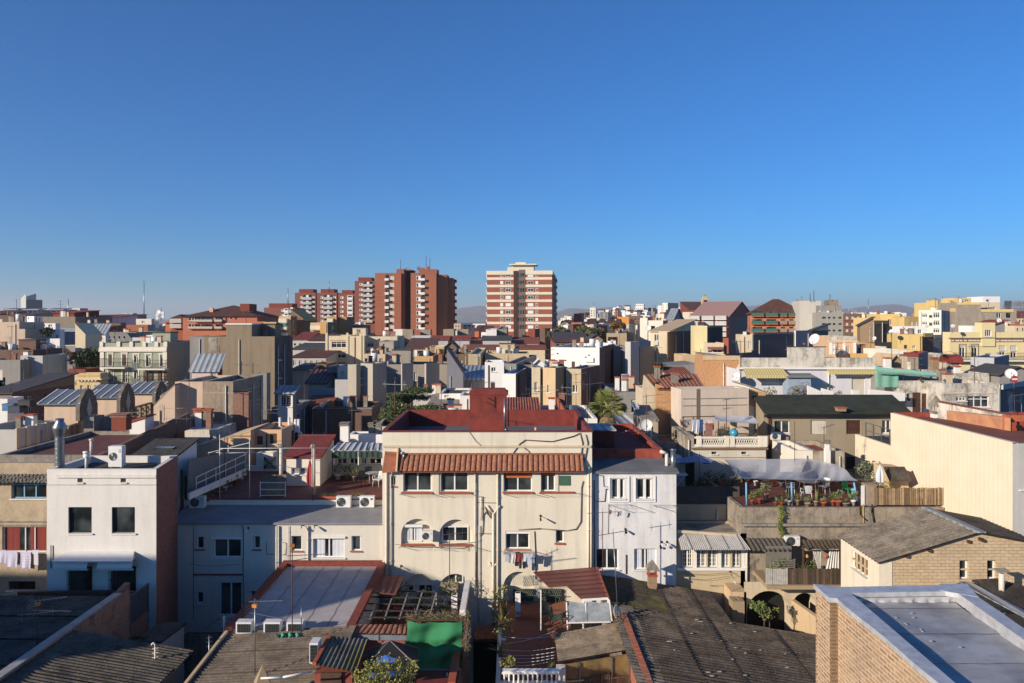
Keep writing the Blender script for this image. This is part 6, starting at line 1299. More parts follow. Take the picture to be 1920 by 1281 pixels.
# ---------------------------------------------------------------- central building
def arch_poly(u0,u1,z0,z1,n=14):
 r=(u1-u0)/2; h=min(r,z1-z0-.05); zc=z1-h; P=[(u0,z0),(u1,z0)]
 for i in range(n+1):
  a=pi*i/n; P.append(((u0+u1)/2+r*cos(a),zc+h*sin(a)))
 return P
from mathutils.geometry import tessellate_polygon
def poly_wall(m,outer,holes,dep,y=0.,backm=None):
 m0=m.mats[m.cur]
 polys=[[Vector((a,b,0)) for a,b in outer]]+[[Vector((a,b,0)) for a,b in h_][::-1] for h_ in holes]
 flat=[v for p in polys for v in p]
 for t in tessellate_polygon(polys):
  A,B_,C_=[flat[i] for i in t]
  if (B_-A).cross(C_-A).z<0: A,C_=C_,A
  m.face((A.x,y,A.y),(B_.x,y,B_.y),(C_.x,y,C_.y))
 for h_ in holes:
  n=len(h_)
  for i in range(n):
   (a,b),(c,d)=h_[i],h_[(i+1)%n]; m.face((a,y,b),(a,y+dep,b),(c,y+dep,d),(c,y,d))
  if backm: m.use(backm)
  for t in tessellate_polygon([[Vector((a,b,0)) for a,b in h_]]):
   A,B_,C_=[Vector((h_[i][0],h_[i][1],0)) for i in t]
   if (B_-A).cross(C_-A).z<0: A,C_=C_,A
   m.face((A.x,y+dep,A.y),(B_.x,y+dep,B_.y),(C_.x,y+dep,C_.y))
  m.use(m0)
CR=plaster('ebe0c8',.32); YC=39.
o=Bld(); X0=wx(717,YC); o.w=wx(1110,YC)-X0; o.d=8.8; o.mats=dict(wall=CR); o.rt=root('building',(X0,YC,0),'large cream building with arched windows, a terracotta tile strip and a red parapet with chimney','building')
o.pf=lambda px,py:(wx(px,YC)-X0,wz(py,YC)); o.hl=wz(810,YC)
CB_=o; rt=o.rt
def R_(x0,y0,x1,y1): a=o.pf(x0,y1); b=o.pf(x1,y0); return [(a[0],a[1]),(b[0],a[1]),(b[0],b[1]),(a[0],b[1])]
def A_(x0,y0,x1,y1): a=o.pf(x0,y1); b=o.pf(x1,y0); return arch_poly(a[0],b[0],a[1],b[1])
wins=[((731,893,743,912),'s'),((756,884,809,922),'s'),((826,884,878,922),'s'),((944,882,998,922),'h'),((1014,884,1041,922),'h'),((1042,994,1057,1018),'p'),((948,996,993,1030),'r')]
arches=[(752,973,812,1021),(823,974,886,1021),(762,1076,811,1135),(823,1076,884,1125),(944,1072,1000,1145)]
m=M_(CR); holes=[R_(*q[0]) for q in wins]+[A_(*q) for q in arches]
wz0=o.pf(0,850)[1]
poly_wall(m,[(0,0),(o.w,0),(o.w,o.hl),(0,o.hl)],holes,.28)
w,d,h=o.w,o.d,o.hl
m.face((w,0,0),(w,d,0),(w,d,h),(w,0,h)); m.face((0,d,0),(0,0,0),(0,0,h),(0,d,h)); m.face((w,d,0),(0,d,0),(0,d,h),(w,d,h)); m.build('wall',rt)
def put(q,st,y=.0): 
 a=o.pf(q[0],q[3]); b=o.pf(q[2],q[1]); place_window(rt,(a[0],y,a[1]),0,b[0]-a[0],b[1]-a[1],st,False)
for q,st in wins: put(q,{'h':'s','r':'s'}.get(st,st)+('t' if st!='p' else 't'),.04)
for q,c_ in (((944,882,998,897),'c8641e'),((1014,884,1041,893),'c8641e')):
 a=o.pf(q[0],q[3]); b=o.pf(q[2],q[1]); M_(cloth(c_)).box(a[0]+.03,b[0]-.03,.12,.135,a[1],b[1]-.02).build('orange_blind',rt)
for q,st in (((763,986,790,1018),'cw'),((828,989,878,1018),'s'),((783,1098,811,1135),'sn'),((840,1078,868,1096),'sn'),((764,1098,776,1112),'pn')): put(q,st if st.endswith('n') else st+'n',.1)
a=o.pf(948,1001); b=o.pf(993,996.5); M_('wframe').box(a[0],b[0],.02,.12,a[1],b[1]-.01).build('shutter_box',rt)
a=o.pf(759,989); b=o.pf(792,984); M_('wframe').box(a[0],b[0],.0,.15,a[1],b[1]).build('shutter_box',rt)
for (x0,x1,y) in ((752,812,923.6),(823,885,923.6),(943,1000,923.6),(1012,1076,922.8),(752,812,1021.5),(823,885,1021.5)):
 a=o.pf(x0,y+1.6); b=o.pf(x1,y-1.2); M_('terracotta').box(a[0],b[0],-.1,.05,a[1],b[1]).build('sill',rt)
a=o.pf(1040,1021); b=o.pf(1059,1018.5); M_('terracotta').box(a[0],b[0],-.07,.03,a[1],b[1]).build('sill',rt)
a=o.pf(1048.5,910); b=o.pf(1068.5,892); M_(ribbed('4f7a5c','41684c',.06,1,.6,.6)).box(a[0],b[0],-.05,-.003,a[1],b[1]).build('green_shutter',rt)
a=o.pf(1041.5,922); b=o.pf(1074,883)
z=o.pf(0,837)[1]; m=M_('beige'); m.box(0.05,w-.05,-.07,-.002,z-.06,z+.05); m.build('moulding',rt)
for x0,x1,y0,y1 in ((812,823,883,926),(1041.3,1047,884,922)):
 a=o.pf(x0,y1); b=o.pf(x1,y0); M_(CR).box(a[0],b[0],-.04,-.002,a[1],b[1]).build('pilaster',rt)
a=o.pf(889,1175); b=o.pf(935,880); M_(CR).box(a[0]+.03,b[0]-.03,-.012,-.001,a[1],b[1]).build('service_strip',rt) if 0 else None
for x,y0,y1,r in ((891,884,1120,.04),(898,985,1165,.025),(925,960,1175,.065),(933,888,1175,.05),(902,930,975,.03),(725,882,1165,.06),(733,882,1080,.04),(1103,875,1110,.07),(1108,885,1100,.05)): pipe(o,x,y0,y1,CR if r>.045 else 'pipe',r,-.09)
m=M_(CR); a=o.pf(925,960)
for sx in (-1,1): m.tube((a[0],-.09,a[1]-.1),(a[0]+sx*.35,-.09,a[1]+.35),.05,8)
for sx in (-1,1): b=o.pf(921,1058); m.tube((b[0]+.1,-.09,b[1]-.1),(b[0]+.1+sx*.25,-.1,b[1]+.12),.045,8)
m.build('branch_pipe',rt)
for pts,r in (([(893,1000),(930,1001)],.016),([(893,942),(934,943)],.012),([(893,880),(891,905)],.02),([(975,832),(985,825),(1035,828),(1075,818),(1088,812)],.025),([(975,832),(962,850),(955,862)],.02),([(978,836),(990,845),(998,855)],.02),([(1087,812),(1092,830),(1090,850),(1095,862)],.03),([(1098,815),(1102,830),(1097,860),(1092,880)],.03),([(972,993),(1015,991),(1060,995),(1080,992),(1089,978),(1090,915),(1093,902)],.03),([(1002,996),(1004,1040),(1004,1085)],.02),([(900,1005),(905,1000),(907,965),(915,955)],.02),([(893,1035),(893,1100)],.018),([(909,950),(915,965),(922,972)],.035),([(915,955),(925,975)],.03),([(741,1020),(770,1025),(870,1028),(878,1024),(878,1033)],.012),([(880,810),(893,828),(905,838)],.012)): cable(o,pts,r,'rusty' if r<.03 else surf('8a8272'),-.04)
for x0,x1,y,L in ((752,812,1024,.75),(823,885,1024,.8),(752,812,927,.6),(826,884,927,.6),(945,1003,927,.6),(1010,1085,925,.7)): rack(o,x0,x1,y,L,4)
rack(o,944,1003,1034,.8,6)
rg=random.Random(4)
for i,(x,wd,hg,c_,k_,lb) in enumerate(((945,.33,.5,'b8c2cc','t','pale blue shirt'),(951,.3,.62,'8494a8','t','grey blue shirt'),(957,.26,.55,'d8d4d0','s','white towel'),(963,.33,.75,'26282e','t','black shirt'),(968,.3,.5,'8c2c28','s','dark red cloth'),(973,.33,.82,'202228','p','black trousers'),(980,.3,.45,'c8ccd2','s','small pale towel'),(986,.36,.55,'d4dce8','t','white and blue shirt'),(993,.3,.5,'9aa6bc','t','blue grey shirt'))):
 u,z=o.pf(x,1031); cloth_item(Vector((X0+u,YC-.15-.08*i if i%2 else YC-.45-.03*i,z+.02)),wd,hg,lb+' hanging below the shuttered window of the cream building',c_,k_)
lamp(o,1013,967,'iron',.5,.05,-.1); lamp(o,1003,967,'iron',.15) if 0 else None
lamp(o,752,1061,'iron',.3,.03,-.1); 
u,z=o.pf(790.5,1015); t=ac_unit(790.5,996.5,811.5,1015,YC-.34,'air conditioner box in the left arched window of the cream building',.33); 
ac_unit(958,1121,968,1133,YC-.3,'small fan unit low on the cream wall',.2) if 0 else None
def tile_strip(par,p00,p10,p11,p01,pitch,amp,name='tile_roof',m='terr',nv=6):
 m=MB().use(surf('b0704e',.85,0,.5,7.),True)
 p00,p10,p11,p01=[Vector(p) for p in (p00,p10,p11,p01)]; nw=int((p10-p00).length/pitch); n=(p10-p00).cross(p01-p00).normalized(); n=n if n.z>0 else -n
 def f(u,v):
  ph=(u*nw)%1.; x=abs(ph-.5)*2; hgt=amp*math.sqrt(max(0,1-(1-x)**2*1.)) if x>.0 else 0; k=(v*nv)%1.
  return (p00*(1-u)+p10*u)*(1-v)+(p01*(1-u)+p11*u)*v+n*(hgt-.012*k+.01*sin(u*nw*1.7)*sin(v*5))
 m.grid(f,nw*8,nv*3); 
 m.use(surf('8a4a30',.9,0,.3,4.)); m.prism([p00-n*.03,p10-n*.03,p11-n*.03,p01-n*.03],(0,0,-.06)); return m.build(name,par)
a=o.pf(755,853); b=o.pf(1092,853); c_=o.pf(1093,881); e=o.pf(752,881)
tile_strip(rt,(a[0],-.01,a[1]),(b[0],-.01,b[1]),(c_[0],-.42,c_[1]),(e[0],-.42,e[1]),.262,.09)
a2=o.pf(722,848); e2=o.pf(719,884); m=M_(surf('a8623f',.85,0,.4,5.)); m.prism([(a2[0],-.01,a2[1]),(a[0]-.03,-.01,a2[1]-.05),(e[0]-.03,-.4,e2[1]+.06),(e2[0],-.4,e2[1])],(0,0,.05)); m.box(a2[0],b[0],-.12,-.01,a[1]+.02,a[1]+.1); m.build('flashing',rt)
m=M_('peach'); m.prism([(e[0]-.2,-.6,e2[1]+.12),(e[0]-.2,-.01,e2[1]+.12),(e[0]-.2,-.01,a2[1]+.35)],(.08,0,0)); m.build('roof_upstand',rt)
m=M_('steel'); u,z=o.pf(758,849); m.tube((u,-.2,z-.35),(u,-.2,z),.06,8).tube((u-.18,-.2,z+.02),(u+.05,-.2,z+.02),.06,8); m.build('vent_pipe',rt)
mr='maroon'; d=8.75; zf=13.25; m=M_(CR); t_=.25; m.box(0,w,t_*0,t_,h-.001,h) if 0 else None
m=M_(mr); m.box(-.05,w+.05,-.05,t_,h,h+.05); m.box(-.02,t_-.02,t_+.002,d,zf-.5,h+.1); m.box(w-t_+.02,w+.02,t_+.002,d,zf-.5,h+.1); m.box(t_-.018,w-t_+.018,d-.25,d+.03,zf-.5,h+.12)
for x in (t_,w-t_): pass
m.build('parapet',rt)
m=M_('ivory' if 0 else surf('6a7078',.8,0,.2,1.)).face((t_,t_,zf),(w-t_,t_,zf),(w-t_,d-.25,zf),(t_,d-.25,zf)); m.build('roof',rt)
x0=o.pf(880,0)[0]; x1=o.pf(950,0)[0]; zc=wz(740,39.4); m=M_(mr); m.box(x0,x1,.28,1.5,zf,zc); cb=m.build('chimney_block',rt)
m=M_(mr); m.box(x0-.04,x1+.04,.24,1.54,zc+.002,zc+.1); m.prism([(x0-.04,.24,zc+.1),(x1+.04,.24,zc+.1),(x1-.1,.5,zc+.28),(x0+.1,.5,zc+.28)],(0,.9,0)); m.build('cap',cb)
u=o.pf(946.5,0)[0]; m=M_('steel').tube((u,.1,h+.06),(u,.1,wz(748,39)),.075,10); m.tube((u,.1,h+.12),(u+.12,.05,h+.1),.075,8); m.build('flue',cb)
m=M_('iron').bar((x0+1.3,.22,zc-.7),(x0+1.3,.22,zc-.05),.025).bar((x0+.85,.22,zc-.35),(x0+1.3,.22,zc-.6),.02).bar((x0+.85,.2,zc-.1),(x0+1.3,.2,zc-.35),.02); m.build('bracket',cb)
u=o.pf(1005,0)[0]; m=M_('peach').tube((u,.6,zf),(u,.6,h+.15),.06,8); m.build('vent_pipe',rt)
a=W(890,1176,38.6); b=W(933,1176,38.6); c_=W(933,1200,37.6); e=W(889,1200,37.6); t=TH('tile_canopy','small dark red tiled canopy at the foot of the pipes of the cream building','canopy',a); q=tile_strip(None,a,b,c_,e,.25,.06)
q.name='tile_roof'; q.parent=t.rt; q.location=-t.loc
m=M_('dark'); m.box(wx(889,38.6),wx(934,38.6),37.7,38.98,0,a.z-.45); t.add('wall',m)  # wall coloured near-black to carry the deep shade of the alley
# --- white narrow building
LW=plaster('e8e6e4',.45)
o=B('narrow white rendered house with two pairs of narrow windows right of the cream building',1110.6,1268,887.5,39.2,x2=None,d=1.9,wall=LW,roof=('sf',.32,surf('77787a',.75,0,.3,1.),.12),far=0,
 f=[('s',[(1147,898,1171,935),(1194,898,1222,935),(1117,1029,1160,1068),]),('cw',[(1189,1029,1231,1068)])]); N7=o
for x0,x1 in ((1141,1180),(1189,1229)):
 a=o.pf(x0,941); b=o.pf(x1,893); m=M_('white2'); k=.08; m.box(a[0],b[0],-.06,-.003,a[1],a[1]+k).box(a[0],b[0],-.06,-.003,b[1]-k,b[1]).box(a[0],a[0]+k,-.06,-.003,a[1]+k,b[1]-k).box(b[0]-k,b[0],-.06,-.003,a[1]+k,b[1]-k); m.build('window_surround',o.rt)
 c0=(x0+x1)/2; a=o.pf(c0-2.3,935); b=o.pf(c0+2.3,898); M_('wframe').box(a[0],b[0],.03,.13,a[1],b[1]).build('mullion',o.rt)
for pts,r in (([(1118,891),(1131,892),(1132,912),(1145,914)],.015),([(1117,940),(1134,940),(1136,917),(1142,917)],.02),([(1114,900),(1115,1090)],.025),([(1141,945),(1140,1000)],.01),([(1174,1040),(1174,1076)],.03)): cable(o,pts,r,'rusty')
rack(o,1141,1180,946,1.1,3); rack(o,1225,1262,947,1.1,4); lamp(o,1172,992,'iron',.3); lamp(o,1240,1016); lamp(o,1250,1016); lamp(o,1238,1024,'iron',.15)
for i,(x,y) in enumerate(((1142,956),(1161,958))): cloth_item(W(x,y,38.8),.12,.25,('small dark cloth','small grey cloth')[i]+' dangling from the bracket on the narrow white house','8a6a5a' if i==0 else 'a0a2aa','s')
m=M_('wframe'); m.box(o.w-.06,o.w+.03,-.03,-.0,.5,o.hl) if 0 else None
Y=41.1; t=TH('red_roof_house','maroon flat roofed house behind the narrow white house with raised red parapets','building',(wx(1110,Y),Y,0)); xa,xb=wx(1110.5,Y),wx(1242,Y); zt=wz(842,Y); zf=zt-.35
m=M_(LW).box(xa,xb,Y,Y+.01,0,12.3).box(xa,xb,Y+.01,50.5,0,zf-.01); t.add('wall',m)
m=M_('redroof'); m.box(xa,xb,Y-.02,Y+.2,12.2,zt); m.box(xb-.22,xb,Y+.2,50.5,zf-.02,zt+.02); m.box(xa,xb-.22,50.3,50.5,zf-.02,zt+.1); m.box(xa,xa+.22,Y+.2,50.3,zf-.02,zt+.02); t.add('parapet',m)
m=M_('maroon').face((xa+.2,Y+.2,zf),(xb-.2,Y+.2,zf),(xb-.2,50.3,zf),(xa+.2,50.3,zf)); t.add('roof',m)
m=M_('maroon').box(wx(1111,43),wx(1152,43),43,45.5,zf+.002,wz(808,43)); t.add('roof_box',m); m=M_('zinc').box(wx(1110,43)-.05,wx(1152,43)+.1,42.9,45.6,wz(808,43)+.002,wz(808,43)+.08); t.add('roof_box_lid',m)
m=M_('steel')
for k in range(5): a=W(1165+k*9,812-k%2*4,47); m.bar(a,W(1185+k*8,805+(k%3)*5,48.5),.03)
t.add('loose_poles',m)
for i,(x,Y_,y0,y1,r,lb) in enumerate(((1250,40.,850,882,.09,'short white bent vent pipe on the corner of the narrow white house'),(1262,39.8,845,884,.14,'grey metal flue at the right corner of the narrow white house'))):
 t=TH('vent_pipe',lb,'vent',(wx(x,Y_),Y_,wz(y1,Y_))); X=t.loc.x; m=M_('steel' if i else 'pipe').tube((X,Y_,wz(y1+6,Y_)),(X,Y_,wz(y0,Y_)),r,12); t.add('pipe',m)
 m=M_('steel' if i else 'pipe'); 
 if i: m.tube((X,Y_,wz(y0,Y_)+.05),(X,Y_,wz(y0,Y_)+.1),.2,12,.05)
 else: m.tube((X,Y_,wz(y0,Y_)),(X-.35,Y_,wz(y0,Y_)+.1),r,10)
 t.add('cap',m)
# --- beige house with glazed porch
o=B('beige house with a glazed porch of gridded white windows under a ribbed lean-to roof',1268.6,1400,1000,39.6,x2=None,d=2.5,wall=plaster('cdb88f',.35),roof=('flat',.1,'concrete'),far=0,f=[('g',[(1271,1025,1278,1064),(1280,1024,1299,1064),(1306,1024,1324,1064),(1327,1024,1345,1064),(1354,1024,1369,1064),(1373,1024,1390,1064)])]); N8=o
m=M_('wframe')
for x in (1303,1349,1393): a=o.pf(x-3,1066); b=o.pf(x+3,1021); m.box(a[0],b[0],-.05,-.003,a[1],b[1])
a=o.pf(1268,1069); b=o.pf(1396,1065); m.box(a[0]+.02,b[0],-.1,-.052,a[1],b[1]); m.build('porch_frame',o.rt)
a=o.pf(1269,1001); b=o.pf(1385,1001); c_=o.pf(1397,1021); e=o.pf(1269,1021); m=M_(surf('b8b4ac',.6,0,.2,3.)); m.corr((a[0],-.01,a[1]),(b[0],-.01,b[1]),(c_[0],-.9,c_[1]),(e[0],-.9,e[1]),.09,.012); 
for x in (1283,1318,1350,1378): a=o.pf(x,1002); b=o.pf(x+6,1021); m.bar((a[0],-.02,a[1]+.05),(b[0],-.9,b[1]+.05),.07,.04)
m.build('lean_to_roof',o.rt)
u0,z0_=o.pf(1315,1067.5); u1,z1=o.pf(1400,1067.5); a=o.pf(1315,1108)
pipe(o,1399,1020,1105,'pipe',.07); lamp(o,1368,1070,'wplastic',.9,.03,-.25); rack(o,1330,1362,1098,.4,2)
cable(o,[(1270,1072),(1320,1074),(1370,1070)],.008,'iron',-.3); cable(o,[(1270,1080),(1320,1084),(1370,1076)],.008,'iron',-.3)
a=o.pf(1268,992); b=o.pf(1380,1003); m=M_('beige').bar((a[0]+.05,-.05,a[1]-.1),(b[0],-.05,b[1]),.14); m.build('gutter_pipe',o.rt)
o=B('beige terrace wall with a dark ledge above the glazed porch',1268.6,1388,946,42.15,x2=None,d=9,wall=plaster('bda988',.45),roof=('flat',.1,'redfloor'),far=0); z=o.pf(0,977)[1]; M_('concrete').box(0,o.w,-.2,-.003,z-.05,z+.06).build('ledge',o.rt); zT=o.hl; o8=o
a=o.pf(1372,975); b=o.pf(1388,945.5); M_('sand').box(a[0],b[0],-.05,-.003,a[1],b[1]).build('pier',o.rt)
t=TH('lattice_screen','dark gridded screen wall along the front of the shaded terrace','screen',W(1270,945,42.3)); a=W(1268.6,945.5,42.3); b=W(1386,913,42.3); m=M_(surf('4a443e',.9)); 
m.box(a.x,b.x,42.33,42.36,a.z,b.z); m.use(surf('6e665c',.9))
for k in range(36): x=a.x+(b.x-a.x)*k/35; m.box(x-.01,x+.01,42.31,42.328,a.z,b.z)
for k in range(10): z=a.z+(b.z-a.z)*k/9; m.box(a.x,b.x,42.3,42.308,z-.01,z+.01)
t.add('panel',m)
zt=a.z
B('small grey-blue terrace hut below the slack blue awning',1272,1285,862,46.5,x2=None,d=1.8,wall='lgrey',roof=('flat',.1,'greyroof'),z0=zt,far=0,name='terrace_hut',cat='hut')
B('dark timber terrace shed beside the grey-blue hut',1285,1302,866,46.6,d=1.8,wall=surf('2c2620',.9),roof=('flat',.1,'tar'),z0=zt,far=0,name='terrace_hut',cat='hut')
t=TH('awning','slack pale blue cloth awning over the shaded terrace','awning',W(1270,858,45)); A=[W(1262,862,46),W(1318,854,46.5),W(1335,870,44),W(1270,864,44.5)]
def sail(m,P,sag,n=14):
 P=[Vector(p) for p in P]
 m.smooth=True; m.grid(lambda u,v:(P[0]*(1-u)+P[1]*u)*(1-v)+(P[3]*(1-u)+P[2]*u)*v+Vector((0,0,-sag*sin(pi*u)*sin(pi*v)+sag*.12*sin(u*23+v*9)*sin(v*pi))),n*2,n)
m=M_(cloth('8ea0c4')); sail(m,[W(1262,861,46.5),W(1310,853,47),W(1312,866,44),W(1265,868,44.5)],.25); sail(m,[W(1312,852,47),W(1340,864,46.5),W(1330,868,44),W(1308,868,44)],.2); t.add('cloth',m)
m=M_('iron').tube(W(1312,912,44),W(1312,850,44),.02,6); t.add('post',m)
t=TH('folding_table','small white folding table on the shaded terrace','table',W(1277,912,44)); P=t.loc; m=M_('wframe').box(P.x-.35,P.x+.35,43.7,44.3,P.z+.7,P.z+.73); t.add('tabletop',m); m=M_('wframe').bar(P+Vector((-.25,0,0)),P+Vector((.25,0,.7)),.03).bar(P+Vector((.25,0,0)),P+Vector((-.25,0,.7)),.03); t.add('leg',m)
ra=random.Random(9)
for i in range(12):
 x=1290+i*8+ra.uniform(-3,3); Y_=44+ra.random()*5; s_=ra.uniform(.4,1.1)
 potted(Vector((wx(x,Y_),Y_,zt-.05)),('tall thin','low','wide','dark','light green','sparse')[i%6]+' plant number %d from the left on the shaded terrace behind the lattice'%(i+1),.16,.25,'b' if i%3 else 'a',(('2e3c22','56682e'),('46582a','8a8a3e'))[i%2],120+i,s_)
# --- weathered terrace wall
o=B('long weathered concrete terrace wall with ledge and stains',1388.6,1770,952,39.6,x2=None,d=7.2,wall=weathered('a29480','423c34',.55),roof=('flat',.06,'redfloor','concrete'),far=0); N9=o
z=o.pf(0,983)[1]; m=M_('concrete').box(0,o.w,-.22,-.003,z-.06,z+.07); z2=o.pf(0,1010)[1]; m.box(0,o.w*.6,-.05,-.003,z2-.03,z2+.02); m.build('ledge',o.rt)
m=M_('brick'); a=o.pf(1745,977); b=o.pf(1768,954); m.box(a[0],b[0],-.03,-.003,a[1],b[1]); m.build('exposed_brick',o.rt)
cable(o,[(1612,950),(1613,965),(1626,977)],.035,'iron'); cable(o,[(1635,946),(1635,960),(1640,985),(1660,986)],.05,'iron'); cable(o,[(1618,945),(1619,995)],.03,surf('d8a830'))
zT=wz(952,39.6); 
t=TH('ivy','bright green ivy strand trailing down the weathered wall','ivy',W(1466,950,39.5)); m=M_(leafm('6e7a28','8c9434')); rng=random.Random(2)
for k in range(420):
 v=rng.random(); p=W(1461+6*v+rng.gauss(0,2.6)+3*sin(v*7),948+58*v,39.42-rng.random()*.12); rnd_leaf(m,p,.05+.03*rng.random(),rng)
t.add('leaves',m)
t=TH('shade_sail','big pale grey translucent shade sail sagging over the plant terrace','shade sail',W(1490,860,42)); m=M_(cloth('c4c6ca',None,.2,0,.78))
sail(m,[W(1360,862,44),W(1515,860,45.5),W(1495,900,40.6),W(1386,897,40.2)],.5,16); sail(m,[W(1515,860,45.5),W(1573,872,45),W(1608,902,40.5),W(1495,900,40.6)],.55,16); t.add('cloth',m)
m=M_('bluepaint')
for x0,y0,x1,y1,Y_ in ((1485,948,1484,905,40.2),(1609,946,1601,905,40.3),(1400,948,1399,905,40.4)): m.tube(W(x0,y0,Y_),W(x1,y1,Y_),.05,8)
t.add('post',m); m=M_('iron').tube(W(1360,862,44),W(1384,893,40.2),.012,5).tube(W(1495,900,40.6),W(1486,950,40.2),.008,4); t.add('rope',m)
B('tall whitewashed wall block seen through the shade sail',1508,1530,868,45.6,x2=None,d=.5,wall='sand',roof=('flat',.05,'concrete'),z0=zT-.05,far=0,name='wall_pier',cat='wall')
B('dark maroon painted wall at the back of the plant terrace',1388,1600,905,46.4,d=.3,wall=surf('5a2a26',.9),roof=('flat',.05,'concrete'),z0=zT-.05,far=0,name='low_wall',cat='wall')
table(Vector((wx(1514,43),43,zT)),.7,.74,'round table with a pale cloth under the shade sail','c8ccce')
chair(Vector((wx(1482,42.6),42.6,zT)),'white slatted chair at the left of the table under the sail','dcdcd8',1.2); chair(Vector((wx(1545,42.8),42.8,zT)),'white slatted chair at the right of the table under the sail','dcdcd8',-1.0)
chair(Vector((wx(1512,41.2),41.2,zT)),'white chair with its back to the terrace edge under the sail','d4d4d0',3.1)
chair(Vector((wx(1590,42.2),42.2,zT)),'bright green plastic chair near the right blue post','1f9a5a',.4)
pl=((1455,40.,.13,'a',.45,'low terracotta pot with spiky leaves, first from the left on the sail terrace edge'),(1466,39.9,.12,'a',.5,'spiky plant above the ivy strand'),(1478,40.2,.16,'a',.9,'large agave with broad pointed leaves beside the left blue post'),(1496,40.2,.15,'a',.7,'second large agave on the sail terrace'),(1514,39.9,.17,'b',.35,'terracotta pot with a round plant in front of the pale table'),(1530,40.,.14,'c',.6,'grey stemmed cactus by the pale table'),(1544.5,39.9,.19,'b',.3,'large bare terracotta pot on the terrace edge'),(1562,40.1,.14,'b',.4,'low green cushion plant right of the large bare pot'),(1572,40.,.2,'b',.55,'red-green shrub in a long terracotta trough'),(1586,40.,.2,'a',.4,'spiky plant in the terracotta trough'),(1600,40.1,.14,'b',.5,'white and green plant beside the right blue post'),(1424,40.6,.14,'b',.5,'leafy plant below the left end of the sail'),(1436,41.5,.16,'b',.6,'dark plant behind the left end of the sail'),(1410,40.4,.12,'b',.45,'small plant at the left blue support'),(1605,40.6,.12,'b',.3,'tiny pot at the foot of the right blue post'))
for i,(x,Y_,r,k,s_,lb) in enumerate(pl): potted(Vector((wx(x,Y_),Y_,zT)),lb,r,.26,k,(('5e7040','8a9a68'),('4e6428','7e8c3a'))[i%2],200+i,s_)
ra=random.Random(19)
for i in range(12):
 x=1400+i*17+ra.uniform(-4,4); Y_=44.2+ra.random()*1.8; potted(Vector((wx(x,Y_),Y_,zT)),'shaded pot plant number %d from the left against the maroon terrace wall'%(i+1),.16,.25,'b' if i%2 else 'a',('36482a','5c7038'),300+i,ra.uniform(.4,.9))
t=TH('lantern','turquoise hanging garden lantern by the right blue post','lantern',W(1600,925,40.5)); P=t.loc; m=M_(surf('5fb8b0',.5)).lathe([(.02,.3),(.15,.2),(.15,.17),(.1,.15),(.1,0),(.13,-.02),(0,-.02)],8,P); t.add('body',m)
t=TH('cupboard','beige wooden cupboard standing on the terrace wall edge','cupboard',W(1635,946,40)); a=W(1621,947,40); b=W(1640,907,40); m=M_(surf('a89078',.8)).box(a.x,b.x,39.8,40.3,a.z,b.z-.06); m.box(a.x+.04,b.x-.04,39.77,39.798,a.z+.08,b.z-.14).box(a.x-.03,b.x+.03,39.74,40.33,b.z-.058,b.z); t.add('body',m)
t=TH('board','white upright board beside the cupboard','board',W(1616,946,39.9)); a=W(1613.5,947,39.9); b=W(1620,910,39.9); m=M_('wplastic').box(a.x,b.x,39.82,39.86,a.z,b.z); t.add('panel',m)
t=TH('reed_fence','old reed fence along the right part of the weathered terrace','fence',W(1640,947,39.75)); a=W(1640,947,39.75); b=W(1768,915,39.75); m=M_(ribbed('a8885e','63503a',.07,0,.95,.9)); rng=random.Random(6)
x=a.x
while x<b.x:
 w_=.045; hh=(b.z-a.z)*(1+rng.uniform(-.05,.04)); yy=39.75+rng.uniform(-.02,.02); m.use(surf(rng.choice(('a98a62','8f7450','c0a47c','7a6244')),.95,0,.3,4.)); m.box(x,x+w_*.85,yy,yy+.02,a.z,a.z+hh); x+=w_
m.use('wood').box(a.x,b.x,39.79,39.83,a.z+.2,a.z+.26).box(a.x,b.x,39.79,39.83,b.z-.2,b.z-.14); t.add('reeds',m)
closed_umbrella(1650,871,915,41.5,'d0d4da','closed pale grey parasol behind the reed fence')
t=TH('shed','small dark shed with a mossy sloping roof behind the reed fence','shed',W(1665,913,42)); m=M_('sand').prism([W(1662,915,42.6),W(1704,915,42.6),W(1704,902,42.6),W(1697,880,42.6),W(1662,878,42.6)],(0,1.5,0)); t.add('wall',m); m=M_(FC()); m.prism([W(1656,877,42.2),W(1696,877,42.2),W(1710,903,41.8),W(1668,903,41.8)],(0,0,.06)); t.add('roof',m)
for i,(x,Y_,s_) in enumerate(((1648,41,.7),(1659,40.8,.9),(1668,41,.6),(1690,40.9,.5),(1712,40.6,.4),(1626,42.5,.9),(1637,43,1.))): potted(Vector((wx(x,Y_),Y_,zT)),('yellow-green bush','tall orange-green bush','small bush','rounded lime bush','low tuft','dark olive tree','silvery olive tree')[i]+' behind the reed fence',.15,.25,'b',(('7c7c2a','a08c38'),('8a6c28','6a7a2e'),('5c6c30','8c8c44'),('7e8c30','98a040'),('6a6a38','8a8448'),('3e4a2e','6c7448'),('5c6850','8a9276'))[i],400+i,s_)
leaf_tree(1632,915,868,44.5,1.6,'silvery olive bush above the cupboard','4a5638','7c8462',77,170,.1,'bush',name='bush')
